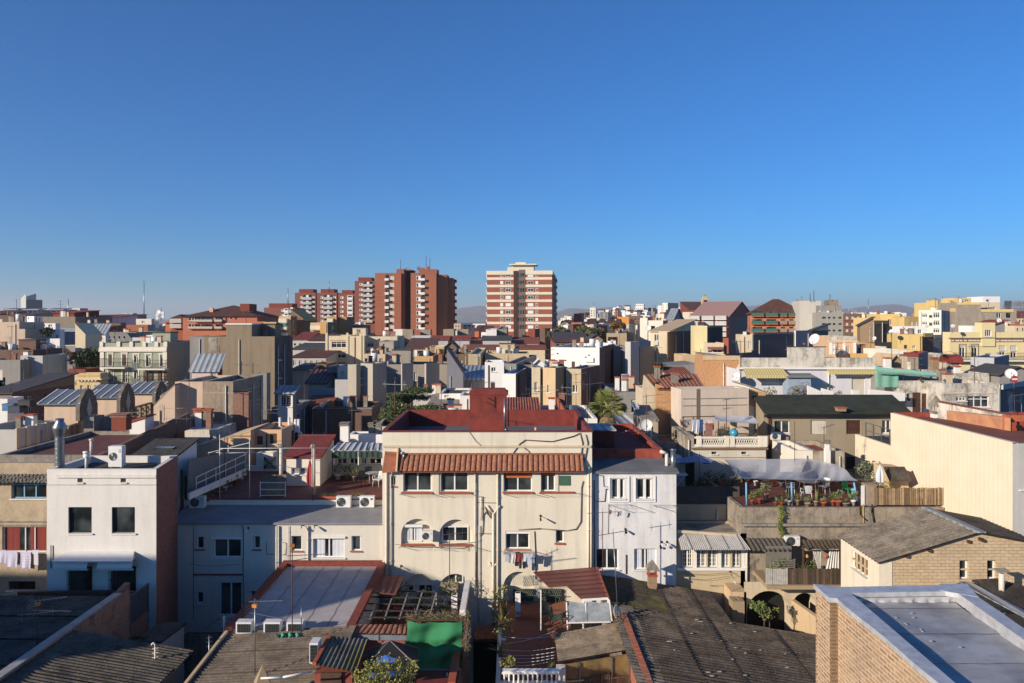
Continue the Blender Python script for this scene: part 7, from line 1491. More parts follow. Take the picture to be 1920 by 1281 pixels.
# ---------------------------------------------------------------- right side rows
o=B('tan house with a dark green felt roof and brown shutters behind the shade sail',1437,1703,775,52,x2=None,d=2.4,wall=plaster('a5957a',.4),roof=('sf',.85,fibre('38412f','23291e','5a5f48'),.2),far=0,
 f=[('d' if 0 else 's',[(1452,789,1481,813)]),('rn',[(1520,788,1549,814)]),('rbn',[(1587,788,1614,814)]),('s',[(1654,788,1671,813)]),('s',[(1452,857,1479,868)]),('rbn',[(1587,857,1606,880)])]); o13=o
a=o.pf(1437,776); b=o.pf(1703,771); M_('iron').box(-.25,o.w+.25,-.35,-.22,o.hl-.22,o.hl-.08).build('gutter',o.rt)
pipe(o,1441,776,870,'rusty',.05); pipe(o,1444.5,776,870,'rusty',.03)
t=TH('chimney_stub','small brick chimney stub lying against the eaves of the green roof','chimney',W(1575,768,51.7)); P=t.loc; m=M_('tbrick').box(P.x-.25,P.x+.3,51.4,51.9,P.z-.1,P.z+.12); t.add('shaft',m); m=M_('terracotta').box(P.x-.32,P.x+.37,51.35,51.95,P.z+.122,P.z+.18); t.add('cap',m)
ac_unit(1447,811,1464,826,51.6,'air conditioner at the left end of the tan green-roofed house')
o=B('white terrace house with stained grey parapet and yellow awnings above the green roof',1387,1640,693,62,x2=None,d=7,wall=plaster('dedce0',.15),roof=('flat',.4,'greyroof','oldwhite'),far=0,f=[('rn',[(1597,707,1622,746)]),('k',[(1503,700,1521,708)])],band=[(690.5,.16,.25,'white')]); 
u,z=o.pf(1387,689); m=M_('oldwhite').box(0,o.w,.0,.25,o.hl+.002,o.pf(0,671)[1]); a=o.pf(1478,671); b=o.pf(1548,651); m.box(a[0],b[0],-.02,.3,a[1]+.003,b[1]); m.build('parapet',o.rt)
M_('tar').box(a[0]-.05,b[0]+.05,-.07,.35,b[1]+.002,b[1]+.05).build('coping',o.rt)
for x0,x1,y0,y1,L in ((1391,1465,688.5,702,1.1),(1548,1635,690,696,.5)):
 a=o.pf(x0,y0+2.5); b=o.pf(x1,y1); m=M_(cloth('d8cc98','c4a83c',.22)); m.prism([(a[0],-.27,a[1]),(b[0],-.27,a[1]),(b[0]+.1,-.27-L,b[1]),(a[0]-.1,-.27-L,b[1])],(0,0,.03)); m.grid(lambda u,v:(a[0]-.1+(b[0]-a[0]+.2)*u,-.28-L,b[1]-.2*v-.03*abs(sin(u*40))*v),80,1); m.build('awning',o.rt)
for x0,x1,y0,y1 in ((1464,1506,706,741),): 
 a=o.pf(x0,y1+5); b=o.pf(x1,y0); m=M_(surf('9fb0c2',.7,0,.2,2.)).box(a[0],b[0],-1.6,-.4,a[1],b[1]); m.use('steel').prism([(a[0]-.1,-1.8,b[1]),(b[0]+.4,-1.8,b[1]),(b[0]+.4,-.3,b[1]+.25),(a[0]-.1,-.3,b[1]+.25)],(0,0,.05)); m.build('terrace_cabin',o.rt)
for x in (1569,1616): lamp(o,x,700)
for x in (1553,1632): pipe(o,x,697,745,'wplastic',.06)
for i,(x0,x1,y,c_) in enumerate(((1515,1540,727,'white'),(1541,1562,732,'white'),(1630,1697,730,'white'))):
 A=W(x0,750,58.8); t=TH('low_wall',('left','middle','long right')[i]+' white parapet wall at the edge of the white house terrace','wall',A); q=y; m=M_(c_).prism([W(x0,752,58.8),W(x1,752,58.8),W(x1,y+(7 if i!=1 else 2),58.8),W(x0,y-4*(i<2),58.8)],(0,.2,0)); t.add('panel',m)
for i,(x,s_,k) in enumerate(((1442,.7,'b'),(1450,.5,'b'),(1488,.8,'b'),(1502,1.,'b'),(1511,.7,'a'),(1530,.5,'a'),(1547,.9,'b'),(1556,.7,'a'),(1572,.45,'b'))): potted(W(x,749,59.6)-Vector((0,0,.15)),('first','second','third','fourth','fifth','sixth','seventh','eighth','ninth')[i]+' terrace plant from the left above the green roof',.18,.25,k,(('3c5426','7a6a34'),('6a5a34','94703a'))[i%2],500+i,s_*1.3)
t=TH('ac_unit','white box unit standing on the white terrace before the shuttered door','air conditioner',W(1599,745,60)); a=W(1599,747,60); b=W(1611,731,60); m=M_('wplastic').box(a.x,b.x,60,60.4,a.z,b.z); t.add('casing',m)
t=TH('net','green debris netting hung along a roof edge left of the weathered house','netting',W(1645,725,60)); m=M_(cloth('7fc0a4',None,.2,0,.85)); m.smooth=True
m.grid(lambda u,v:(wx(1641+43*u,60),60-.04*sin(u*14),wz(686+8*u+ (40-8*u)*v,60)),24,10); t.add('panel',m)
m=M_(cloth('8cc8b0')); m.smooth=True; m.grid(lambda u,v:(wx(1642+108*u,60),59.7-.12*sin(pi*v),wz(687+11*u+13*v*(1-.4*u)+.7*sin(u*9),60)),40,8); t.add('rolled_net',m); m=M_('wood').bar(W(1727,716,59.8),W(1726,690,59.8),.08); t.add('post',m)
B('dark house wall partly hidden under the green netting',1642,1749,700,61,d=5,wall='dgrey',roof=('flat',.1,'tar'))
B('tent-like brown shed roof behind the green netting',1664,1692,681,66,d=3,wall='tan',roof=('gy',.7,'sand'))
o=B('weathered white house with a stained parapet, white window wall',1770,1873,719,57.5,x2=None,d=5,wall='oldwhite',roof=('flat',.7,'greyroof'),far=0,f=[('Q',[(1793,744,1812,752),(1814,743,1855,764)])],band=[(738,.05,.05,'peach')])
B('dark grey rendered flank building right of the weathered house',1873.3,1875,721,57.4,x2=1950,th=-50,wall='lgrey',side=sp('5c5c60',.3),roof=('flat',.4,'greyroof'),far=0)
o=B('shaded recessed wing of the weathered house with blue doors',1685,1771,714,60,d=5,wall='oldwhite',roof=('flat',.6,'greyroof'),far=0,f=[('k',[(1700,738,1707,752)]),('V',[(1711,736,1726,775),(1728,738,1746,775)])])
for x0,x1,y in ((1694,1750,770),): a=W(x0,775,57.6); b=W(x1,768,57.6); t=TH('crate_row','blue crates and boxes in the shaded recess of the weathered house','crate',a); m=M_(surf('34508a',.6)).box(a.x+1.8,b.x-.3,57.6,58,a.z-.3,b.z); t.add('box',m)
o=B('long white weathered wall house below the grey cube building',1750,1855,700,65,x2=None,d=5,wall='oldwhite',roof=('flat',.5,'greyroof'),far=0,f=[]); sub(o,'red_patch',1776,1785,706,714,-.04,-.003,'maroon')
t=TH('round_sign','round red and white disc sign on the dark roof edge','sign',W(1902,711,56)); P=t.loc; m=M_(surf('c8402e',.5)).tube(P+Vector((0,.0,0)),P+Vector((0,-.04,0)),.27,20); m.use('white2').box(P.x-.2,P.x+.2,P.y-.06,P.y-.045,P.z-.05,P.z+.05); t.add('disc',m); m=M_('steel').tube(P+Vector((0,.05,-.8)),P+Vector((0,.05,.1)),.03,6); t.add('post',m)
B('dark vaulted shaded shed roof at the right edge beside the big dish',1874,1940,702,64,d=4,wall='dgrey',roof=('gy',.6,'tar'))
o=B('orange rubble stone wall house with a concrete top band right of the tiled roof',1318,1387,675,66,x2=None,d=4,th=-4,wall=rubble('d09258','b87a48','c8a070',7),roof=('sl',.45,'concrete',.05),far=0); sub(o,'band',1318,1387,667,675,-.06,-.003,'sand')
o=B('beige house with a terracotta tiled lean-to roof and stone patches',1205,1325,729,56,x2=None,d=3.2,wall='beige',roof=('flat',.02,'sand'),far=0)
a=o.pf(1208,0); A=W(1233,729,55.6)-o.rt.location; Bq=W(1322,729,55.6)-o.rt.location; Cq=W(1305,703,59.5)-o.rt.location; D=W(1209,703,59.5)-o.rt.location
tile_strip(o.rt,D,Cq,Bq,A,.3,.08,'tile_roof',nv=8)
m=M_(rubble('d09258','b88450','c8a070',8.)); x0,x1=o.pf(1228,0)[0],o.pf(1259,0)[0]; m.prism([(x0,-.25,0),(x1,-.25,0),(x1,-.25,o.pf(0,731)[1]),(x0,-.25,o.pf(0,719)[1])],(0,.2,0)); m.build('stone_wall',o.rt); m=M_('beige'); m.prism([(0,-.02,o.hl),(x0,-.02,o.hl),(x0,-.02,o.pf(0,728)[1]),(.1,-.02,o.pf(0,703)[1])],(0,.2,0)); m.build('gable_wall',o.rt)
o=B('pale pinkish house wall with a dark vertical stain over the laundry terrace',1277,1404,730,53,xl=1258,th=8,wall=plaster('dcc9b4',.35),roof=('flat',.2,'concrete'),far=0)
for y in (748,761): u,z=o.pf(1280,y); M_('taupe').box(u,o.pf(1400,y)[0],-.04,-.003,z-.02,z+.02).build('ledge',o.rt)
u0,u1=o.pf(1306,0)[0],o.pf(1313,0)[0]; M_(plaster('77695e',.3)).box(u0,u1,-.012,-.002,5,o.hl).build('stain_strip',o.rt)
o=B('narrow orange stone gable with a cream wall right of the pinkish house',1404,1436,737,54.5,d=4,wall='ivory',roof=('sl',.45,'concrete',.02),far=0); m=M_('stone'); a=o.pf(1404,760); b=o.pf(1436,737); m.prism([(.02,-.06,a[1]),(o.w-.02,-.06,a[1]-.3),(o.w-.02,-.06,b[1]),(.02,-.06,b[1]+.35)],(0,.05,0)); m.build('stone_wall',o.rt)
o=B('cream terrace house with a pierced white balustrade, laundry and canopy',1300,1436,838,48,x2=None,d=4.6,wall=plaster('d8ceba',.25),roof=('flat',.04,'redfloor'),far=0,f=[('k',[(1334,847,1344,852),(1390,847,1400,852)])],band=[(841,.12,.12,'brown'),(858,.04,.03,'taupe')]); zt=o.hl
m=M_('ivory'); z0,z1=o.hl+.01,o.pf(0,819)[1]; m.box(.1,o.w,-.05,.12,z1-.12,z1); m.box(.1,o.w,-.05,.12,z0,z0+.14)
for x in (1311,1363,1373,1426,1434): u=o.pf(x,0)[0]; m.box(u-.14,u+.14,-.08,.16,z0+.001,z1+.04)
for s0,s1 in ((1314,1361),(1376,1424)):
 a,b=o.pf(s0,0)[0],o.pf(s1,0)[0]; n=int((b-a)/.14)
 for k in range(n): x=a+(b-a)*k/n; m.bar((x,.02,z0+.14),(x+.14,.02,z1-.12),.035).bar((x+.14,.03,z0+.14),(x,.03,z1-.12),.035)
m.build('balustrade',o.rt)
o=B('old cream pier wall at the left of the laundry terrace',1284,1301,816,48.2,d=4,wall='oldwall',roof=('flat',.05,'concrete'),far=0)
t=TH('canopy','crumpled white canopy on poles over the right of the laundry terrace','canopy',W(1380,785,50)); m=M_(cloth('d4d2ce')); sail(m,[W(1336,779,51.6),W(1412,780,51.6),W(1424,795,49.6),W(1345,790,49.6)],.12); t.add('cloth',m); m=M_('wood')
for x,y in ((1347,791),(1421,795),(1359,795)): m.bar(W(x,820,49.6),W(x,y-1,49.6),.05)
t.add('post',m)
t=TH('pergola','dark timber pergola frame left on the laundry terrace','pergola',W(1283,815,50.5)); m=M_('wood').bar(W(1281,818,50.5),W(1281,782,50.5),.06).bar(W(1279,782,50.5),W(1340,781,50.5),.06).bar(W(1300,818,50.5),W(1300,782,50.5),.06); t.add('frame',m)
for i,(x,wd,hg,c_,k) in enumerate(((1296,.3,.8,'dfe3ea','s'),(1303,.32,.9,'f0f0f0','s'),(1311,.28,.8,'3c64b0','t'),(1318,.3,.75,'eceae6','t'),(1326,.35,.95,'f0eeea','s'),(1334,.25,.7,'d8dce0','t'))): cloth_item(W(x,787,49.4+i*.1),wd,hg,('pale towel nearest the timber frame','wide white sheet','blue patterned shirt','white shirt in the middle','long white towel','small pale shirt at the right end')[i]+' hanging on the laundry terrace',c_,k,rz=.3)
for i,(x,s_) in enumerate(((1352,.8),(1366,.6),(1404,.7),(1416,.8))): potted(Vector((wx(x,50),50,zt)),('dark bush under the left','small plant under the middle','yellow-green plant under the right','tall grass plant at the right end')[i]+' of the crumpled canopy',.18,.25,'b' if i<2 else 'a',('3c4e28','7c8440'),600+i,s_)
t=TH('ball','turquoise plastic ball on the laundry terrace behind the balustrade','ball',W(1376,812,49)); m=M_(surf('2f9fc0',.4)).lathe([(.28*sin(pi*k/10),-.28*cos(pi*k/10)) for k in range(11)],16,t.loc); t.add('ball',m)
B('low red floored roof with grey mouldy parapet left of the laundry terrace',1233,1284,829,50.2,d=3,wall='concrete',roof=('flat',.12,'redfloor','concrete'),far=0)
B('beige shaded wall of the tiled house with streaks below the dish',1203,1234,790,51.5,d=3.5,wall=plaster('c0ac90',.5),roof=('sf',.6,'concrete',.05),far=0)
for i in range(2): potted(W((1268,1277)[i],829,50.6),('round dry shrub','leafy orange pot')[i]+' on the mouldy grey parapet',.2,.25,'b',('7c7240','8c7c4c'),620+i,.6)
o=B('small white stone house with a bright red flat roof in front of the tan house',1490,1526,845,46.5,x2=None,d=4,wall='ivory',roof=('flat',.3,'redroof'),far=0); o=B('rough grey stone end of the small bright red roofed house',1526.2,1584,846,46.3,d=4.3,wall=weathered('b0a48e'),roof=('flat',.3,'redroof'),far=0)
P=W(1551,850,46.1); chimney(P-Vector((0,0,.8)),.3,.3,1.4,'small white chimney on the bright red roofed house','white','concrete')
XP=23.; YEL=ribbed('f2e2c2','ecdab6',.34,0,.85,.04,.08)
def yx(px): return XP*1400/(px-960)
t=TH('building','large pale yellow ribbed-wall building with a red-brown flat roof at the right','building',(XP,34.3,0)); zt=14.36; Yf,Yb=34.3,yx(1670)
m=M_(YEL).face((XP,Yb,0),(XP,Yf,0),(XP,Yf,zt),(XP,Yb,zt)); m.face((XP,Yb,zt),(XP,Yf,zt),(XP+.25,Yf,zt),(XP+.25,Yb,zt)); m.face((XP+.25,Yf,zt),(XP+.25,Yf,zt-.4),(XP+.25,Yb,zt-.4),(XP+.25,Yb,zt)); t.add('wall',m)
m=M_('lgrey').box(XP+.002,XP+14,Yf-.0,Yf+.2,0,zt-.05); 
t.add('front_wall',m); place_window(t.rt,(.45,0,wz(1030,Yf)),0,1.4,1.4,'s',False); place_window(t.rt,(.35,-.02,wz(918,Yf)),0,1.2,1.,'k',False)
m=M_(surf('8a4a34',.85,0,.3,.8)).face((XP+.25,Yf+.2,zt-.25),(XP+14,Yf+.2,zt-.25),(XP+14,Yb,zt-.25),(XP+.25,Yb,zt-.25)); t.add('roof',m)
m=M_('redroof').box(XP+.25,XP+14,Yb-.02,Yb+.2,zt-1,zt+.02); t.add('parapet',m)
m=M_(surf('c98a5e',.85,0,.35,1.6)).prism([(wx(1775,44),44,zt-.24),(wx(1895,39.5),39.5,zt-.24),(wx(1895,39.5),39.5,zt+.45),(wx(1775,44),44,zt+.3)],(.2,.3,0)); t.add('orange_upstand',m)
q0=W(1757,812,44.4); t2=TH('party_wall','white stained parapet wall rising behind the red-brown roof','wall',q0); m=M_('oldwhite').prism([(wx(1757,44.8),44.8,12),(wx(1893,40.2),40.2,12),W(1893,779,40.2),W(1757,754,44.8)],(.2,.3,0)); t2.add('panel',m); m=M_('tile').prism([W(1893,779,40.1),W(1757,754,44.7),W(1757,752.5,44.7),W(1893,777.5,40.1)],(.35,.4,0)); t2.add('coping',m)
P=W(1755,785,45); chimney(P-Vector((0,0,.6)),.45,.45,wz(741,45)-P.z+.6,'white square chimney with a pointed cap beside the red-brown roof','white','concrete','lantern')
t=TH('rooftop_wall','orange and red parapet block with a lamp at the right edge','wall',W(1893,810,39)); m=M_('redroof').box(wx(1893,39.6),wx(1893,39.6)+9,39.6,39.9,13.5,wz(792,39.6)); m.use(surf('c8683c',.85)).box(wx(1893,39.6)-.1,wx(1893,39.6)+9,39.9,40.1,13.5,wz(779,39.9)); t.add('panel',m)
m=M_('iron').bar(W(1908,808,39.5),W(1908,790,39.5),.05).box(wx(1905,39.4),wx(1912,39.4),39.2,39.4,wz(803,39.4),wz(797,39.4)); t.add('wall_lamp',m)
t=TH('building','low pale yellow ribbed annex with a metal railing left of the large yellow building','building',(XP,Yb,0)); ze=12.35; Ye=yx(1606)
m=M_(YEL).face((XP,Ye,0),(XP,Yb,0),(XP,Yb,ze),(XP,Ye,ze)); m.face((XP,Ye,ze),(XP,Yb,ze),(XP+.2,Yb,ze),(XP+.2,Ye,ze)); m.box(XP+.001,XP+.3,Ye,Ye+.2,0,ze); t.add('wall',m)
m=M_('tar').face((XP+.2,Yb,ze-.1),(XP+6,Yb,ze-.1),(XP+6,Ye,ze-.1),(XP+.2,Ye,ze-.1)); t.add('roof',m)
m=M_('steel')
for z_ in (ze+.45,ze+.95): m.bar((XP+.1,Yb,z_),(XP+.1,Ye-1,z_),.04)
for k in range(4): y=Yb+.3+(Ye-Yb-1.4)*k/3; m.bar((XP+.1,y,ze),(XP+.1,y,ze+.95),.05)
t.add('railing',m)
Y0=32.; xl,xr=.4914*Y0,22.6; Y1=35.7; ze=wz(1052,Y0); zr=wz(1000,Y0); xd=wx(1830,Y0); PB=brick('dcc29a','d2b488','b89c74',.36,.135,.012,.35)
t=TH('workshop','pale painted block workshop with a grey corrugated gable roof and small windows','workshop',(xl,Y0,0))
zr2=zr-(22.6-xd)*.17
m=M_(PB); hs=[]; 
for x0,x1 in ((1799,1816.5),(1851,1868)): hs.append((wx(x0,Y0),wz(1087,Y0),wx(x1,Y0),wz(1051,Y0)))
hs2=[[(a,b),(c,b),(c,d),(a,d)] for a,b,c,d in hs]
mm=MB().use(PB); poly_wall(mm,[(xl,0),(xr,0),(xr,zr2),(xd,zr),(xl,ze)],hs2,.22,Y0); t.add('wall',mm)
m=M_('cream'); hl_=[(Y1-yx_,0) for yx_ in ()]
def side_hole(px0,px1,py0,py1): a=xl*1400/(px0-960); b=xl*1400/(px1-960); return b,a
a0=xl*1400/(1627-960); a1=xl*1400/(1596-960); hz0,hz1=wz(1086,a0),wz(1051,a0)
wall_holes(m,Y1-Y0,0,ze,[(Y1-a1,hz0,Y1-a0,hz1)],lambda u,y,z:(xl+y,Y1-u,z)); m.box(xl+.01,xr,Y1-.1,Y1,0,ze); m.box(xl-.004,xl+.55,Y0-.03,Y0-.004,0,ze-.02); t.add('side_wall',m)
w1=a1-a0; ob=place_window(t.rt,(0,a1-Y0,hz0),-pi/2,w1,hz1-hz0,'p',False); m=M_('sand')
for k in range(1,4): y=a0+w1*k/4; m.box(xl+.04,xl+.12,y-.03,y+.03,hz0,hz1)
m.box(xl+.03,xl+.13,a0,a1,(hz0+hz1)/2-.03,(hz0+hz1)/2+.03); t.add('glazing_bars',m)
for a,b,c,d in hs: place_window(t.rt,(a-xl,.02,b),0,c-a,d-b,'pn',False); m=M_('sand').box(a,c,Y0+.08,Y0+.15,(b+d)/2-.03,(b+d)/2+.03); t.add('glazing_bar',m); m=M_('sand').box(a-.1,c+.1,Y0-.05,Y0+.05,b-.08,b-.003); t.add('sill',m)
m=M_(FCl()); n=Vector((0,0,.03)); m.corr((xl-.12,Y0-.25,ze-.02),(xl-.12,Y1+.2,ze-.02),(xd,Y1+.2,zr+.08),(xd,Y0-.25,zr+.08),.27,.04,8); t.add('roof',m)
m=M_(FC()); m.corr((xd+.1,Y0-.25,zr+.07),(xd+.1,Y1+.2,zr+.07),(xr,Y1+.2,zr2+.05),(xr,Y0-.25,zr2+.05),.27,.04,8); t.add('roof',m)
m=M_('zinc').prism([(xd-.18,Y0-.3,zr+.1),(xd+.25,Y0-.3,zr+.08),(xd+.25,Y1+.25,zr+.08),(xd-.18,Y1+.25,zr+.1)],(0,0,.06)); t.add('ridge_cap',m)
m=M_('wood')
for x,y in ((1700,1043),(1742,1032),(1836,1010),(1842,1013),(1815,1015)): p=W(x,y,Y0); m.box(p.x-.06,p.x+.06,Y0-.12,Y0-.003,p.z-.06,p.z+.06)
t.add('beam_ends',m)
m=M_(PB).box(xl+.56,xl+1.1,Y0-.16,Y0-.005,0,ze-.15) if 0 else None
t=TH('shed','low shed with a corrugated grey roof and flashing strips in front of the workshop','shed',(wx(1790,30),30,0)); m=M_(FCl()); P=[W(1800,1092,31.6),W(1826,1090,31.6),W(1960,1180,27),W(1850,1180,26.)]
m.corr(W(1800,1094,31.4),W(1905,1172,27.2),W(1835,1185,25.),W(1750,1105,29.5),.24,.035,6); t.add('roof',m)
m=M_(FC()); m.corr(W(1822,1088,31.8),W(1965,1175,27.6),W(1990,1120,30.),W(1870,1085,31.95),.15,.022,6); t.add('roof',m)
m=M_('zinc').bar(W(1806,1091,31.6),W(1960,1172,27.3),.5,.04); t.add('flashing',m); m=M_('sand').box(wx(1800,31),24,27.5,31.5,0,7.6); t.add('wall',m)
t=TH('flue_pipe','short cement flue with a flat square cap on the low corrugated shed','chimney',W(1878,1106,30.8)); P=t.loc; m=M_('pipe').tube(P-Vector((0,0,.3)),W(1878,1075,30.8),.11,12); t.add('pipe',m); q=W(1878,1070,30.8); m=M_('concrete').prism([q+Vector((-.25,-.2,-.03)),q+Vector((.25,-.2,.0)),q+Vector((.25,.2,.03)),q+Vector((-.25,.2,0))],(0,0,.03)); t.add('cap',m)
ac_unit(1473,1006,1500,1025,39.1,'air conditioner fixed below the ledge of the weathered wall')
t=TH('pergola','brown brushwood pergola roof with white curtains under the weathered wall','pergola',W(1540,1070,38.5)); m=M_(surf('5e4e3c',.95,0,.5,9.)); m.smooth=True
m.grid(lambda u,v:(wx(1503+74*u,38.8),38.9-1.3*v,wz(1012,38.9)-.12*v-.16*sin(v*3)*1.2-.03*sin(u*60)),60,8); t.add('brush_roof',m); m=M_(cloth('d8d4cc'))
for x0,x1,dx in ((1522,1538,12),(1555,1572,-8)): m.grid(lambda u,v:(wx(x0+(x1-x0)*u+dx*v*(1-u),37.9)+.0,37.9+.05*sin(u*30),wz(1030+38*v,37.9)),24,6)
t.add('curtain',m); m=M_('wood').bar(W(1506,1095,37.7),W(1506,1022,37.7),.08).bar(W(1575,1095,37.7),W(1575,1022,37.7),.08); t.add('post',m)
t=TH('pergola','small grey brushwood canopy at the left under the weathered wall','pergola',W(1405,1060,38.6)); m=M_(surf('6a6052',.95,0,.5,9.)); m.grid(lambda u,v:(wx(1402+70*u,38.8),39.3-1.2*v,wz(1012,39)-.3*v-.03*sin(u*50)),50,6); t.add('brush_roof',m); m=M_(surf('7a746a',.8)).prism([W(1436,1024,38.3),W(1484,1024,38.3),W(1484,1066,38.3),W(1436,1066,38.3)],(0,.05,0)); t.add('side_panel',m)
t=TH('plank_balcony','balcony of upright weathered boards above the dark arches','balcony',W(1436,1095,37.2)); rng=random.Random(8); x=wx(1436,37.2); xe=wx(1578,37.2); zb=wz(1096,37.2); m=MB()
while x<xe:
 f=(x-wx(1436,37.2))/(xe-wx(1436,37.2)); w_=.11; m.use(surf('b8b4ac' if f<.27 else rng.choice(('5a4636','4a3a2c','6e5844')),.9,0,.3,5.)).box(x,x+w_*.9,37.2+rng.uniform(-.01,.02),37.24,zb,zb+.78*(1+rng.uniform(-.04,.04))); x+=w_
m.use('iron').box(wx(1436,37.2),xe,37.25,37.29,zb+.6,zb+.65); t.add('boards',m); m=M_('tan').box(wx(1436,37.3),xe,37.05,39.4,zb-.2,zb-.003); t.add('slab',m)
t=TH('slatted_bench','grey slatted bench rail on the plank balcony','bench',W(1450,1066,37.9)); m=M_(surf('8a8478',.8)); 
for k in range(5): m.bar(W(1444,1064-k*3.4,37.8),W(1491,1064-k*3.4,37.8),.05,.04)
for x in (1446,1490): m.bar(W(x,1070,37.8),W(x,1048,37.8),.05)
t.add('slats',m)
for i,(x,Y_,s_,z_) in enumerate(((1444,38,.9,zb),(1458,37.9,1.3,zb),(1466,38.3,1.2,zb),(1503,38.2,1.5,zb),(1512,38,1.1,zb),(1524,38.4,1.,zb),(1566,38,.6,zb),(1494,37.5,.7,zb),(1500,37.4,.6,zb-.2))): potted(Vector((wx(x,Y_),Y_,z_)),('first','second','third','fourth','fifth','sixth','seventh','eighth grey','ninth')[i]+' leafy plant from the left on the plank balcony',.16,.25,'b' if i not in (3,4) else 'a',(('4c6226','94a040') if i<7 else ('6e6a60','8c8678')),700+i,s_*.62)
for i,(x,c_) in enumerate(((1513,'e0a040'),(1548,'d85830'))):
 t=TH('lantern',('yellow','orange-red')[i]+' paper lantern hanging in the brushwood pergola','lantern',W(x,1043,37.8)); m=M_(surf(c_,.7)).lathe([(.09*sin(pi*k/8),-.1*cos(pi*k/8)) for k in range(9)],12,t.loc); t.add('shade',m)
Yv=38.2; t=TH('arcade','ochre wall with dark arched openings under the plank balcony','wall',(wx(1400,Yv),Yv,0)); a=wx(1395,Yv); b=wx(1580,Yv); mm=MB().use('beige'); zt=zb-.22
ar=[arch_poly(wx(1400,Yv),wx(1483,Yv),.6,wz(1108,Yv)),arch_poly(wx(1487,Yv),wx(1530,Yv),.6,wz(1112,Yv))]
poly_wall(mm,[(a,0),(b,0),(b,zt),(a,zt)],ar,.9,Yv,'dark'); t.add('wall',mm)  # arch backs coloured near-black in place of a shaded interior
m=M_('sand').box(wx(1368,38.5),wx(1396,38.5),38.2,39.5,0,wz(1110,38.2)); t.add('pier',m)
o=B('low rounded sand-coloured oven wall at the left of the arcade',1374,1396,1128,37.2,d=.7,wall='tan',roof=('flat',.05,'tan'),far=0,name='low_wall',cat='wall')
t=TH('low_wall','ochre sunlit yard wall slanting down beside the arcade','wall',W(1480,1120,37)); m=M_('sand').prism([W(1484,1125,37.9),W(1542,1166,34.9),W(1542,1215,34.9),W(1484,1190,37.9)],(.2,.1,0)); t.add('panel',m)
leaf_tree(1433,1180,1128,36,.9,'dark green cypress-like shrub before the arcade','4a5c2c','7c8c3c',41,260,.07,'shrub',None,'shrub',.04); leaf_tree(1443,1182,1138,36.2,.6,'small yellow-green shrub beside the cypress-like shrub','6a7a30','a0a444',42,260,.06,'shrub',None,'shrub',.03)
# ---------------------------------------------------------------- foreground roofs
ZS=14.27
def Z(px,py,z=ZS): return WZ(px,py,z)
BK=brick('cc9c68','9a6c46','dcc6a6',.27,.082,.017,.4)
t=TH('building','sandy brick building with a silver foil flat roof and raised parapets at bottom right','building',(6.6,16,0))
A=Z(1572,1122); Bp=Z(1765,1281); dv=(Bp-A).normalized(); E=A+dv*6.5
Cn=Z(1590,1104); Dn=Z(1800,1100); F1=Z(1920,1178); dv2=(F1-Z(1835,1120)).normalized(); R0=Z(1835,1120); R1=R0+dv2*7
m=M_(BK)
def wall(m,a,b,z0,z1): m.face((a.x,a.y,z0),(b.x,b.y,z0),(b.x,b.y,z1),(a.x,a.y,z1))
P1=Z(1533,1099); P2=Z(1556,1120); P3=Z(1571,1120)
wall(m,P1,P2,0,ZS-.1); wall(m,P3,E,0,ZS-.1); wall(m,E,R1,0,ZS-.1); wall(m,R1,R0,0,ZS-.1); wall(m,R0,Dn+Vector((.25,.1,0)),0,ZS-.1); wall(m,Dn+Vector((.25,.1,0)),P1+Vector((0,.1,0)),0,ZS-.1); t.add('wall',m)
m=M_(brick('8a6848','74543a','9a8262',.25,.075,.014,.3)); wall(m,P2,P3+Vector((0,-.0,0)),0,ZS-.12); t.add('pilaster_face',m)
SF=surf('d0d0d2',.42,.2,.3,5.); SR=surf('b4b4b4',.5,.05,.5,1.3)
i0=Z(1595,1112); zf=ZS-.22; i1=i0+(Z(1780,1271)-i0).normalized()*6.6; j0=Z(1791,1109); j1=j0+(Z(1920,1200)-j0).normalized()*6.6
m=MB().use(SF); up=.06
def strip(pts_out,pts_in,z):
 for k in range(len(pts_out)-1):
  a,b,c,d=pts_out[k],pts_out[k+1],pts_in[k+1],pts_in[k]; m.prism([(a.x,a.y,z-.1),(b.x,b.y,z-.1),(c.x,c.y,z-.1),(d.x,d.y,z-.1)],(0,0,.1))
ov=Vector((-.035,-.0,0))
Lo=[A+ov+dv*(6.5*k/14)+Vector((.018*sin(k*5.1),0,0)) for k in range(15)]; Li=[i0.lerp(i1,k/14) for k in range(15)]
strip(Lo,Li,ZS)
strip([P1+Vector((-.04,.12,0)),P1+Vector((-.04,-.04,0)),P2+Vector((-.03,-.05,0))],[Cn,i0,A],ZS+.004)
strip([Cn+Vector((-.2,.1,0)),Dn+Vector((0,.1,0))],[i0,j0],ZS+.002)
Ro=[R0.lerp(R1,k/10)+Vector((.02*sin(k*3.),0,0)) for k in range(11)]; Ri=[j0.lerp(j1,k/10) for k in range(11)]; strip(Ri,Ro,ZS+.001)
strip([Dn+Vector((-.35,.16,0)),Dn+Vector((.25,.16,0))],[j0+Vector((-.3,.05,0)),R0],ZS+.006)
t.add('parapet_cap',m)
m=M_(SF,True); rng=random.Random(12)
def upst(a,b,n,amp):
 m.grid(lambda u,v:(a.lerp(b,u)+Vector((amp*sin(u*37)*v+amp*.6*sin(u*91)*v,amp*sin(u*53)*v,0))).xy[:]+(ZS-.1-(ZS-.1-zf)*v,),n,5)
nin=Vector((.0,-.02,0)); upst(i0+nin,j0+nin,90,.02); upst(j0,j1,80,.01); upst(i1,i0,80,.006); t.add('upstand',m)
m=M_(SR,True); m.grid(lambda u,v:(i0.lerp(i1,v).lerp(j0.lerp(j1,v),u).xy[:]+(zf+.012*sin(u*5+v*9)+.01*sin(v*31+u*3),)),30,40); t.add('roof',m)
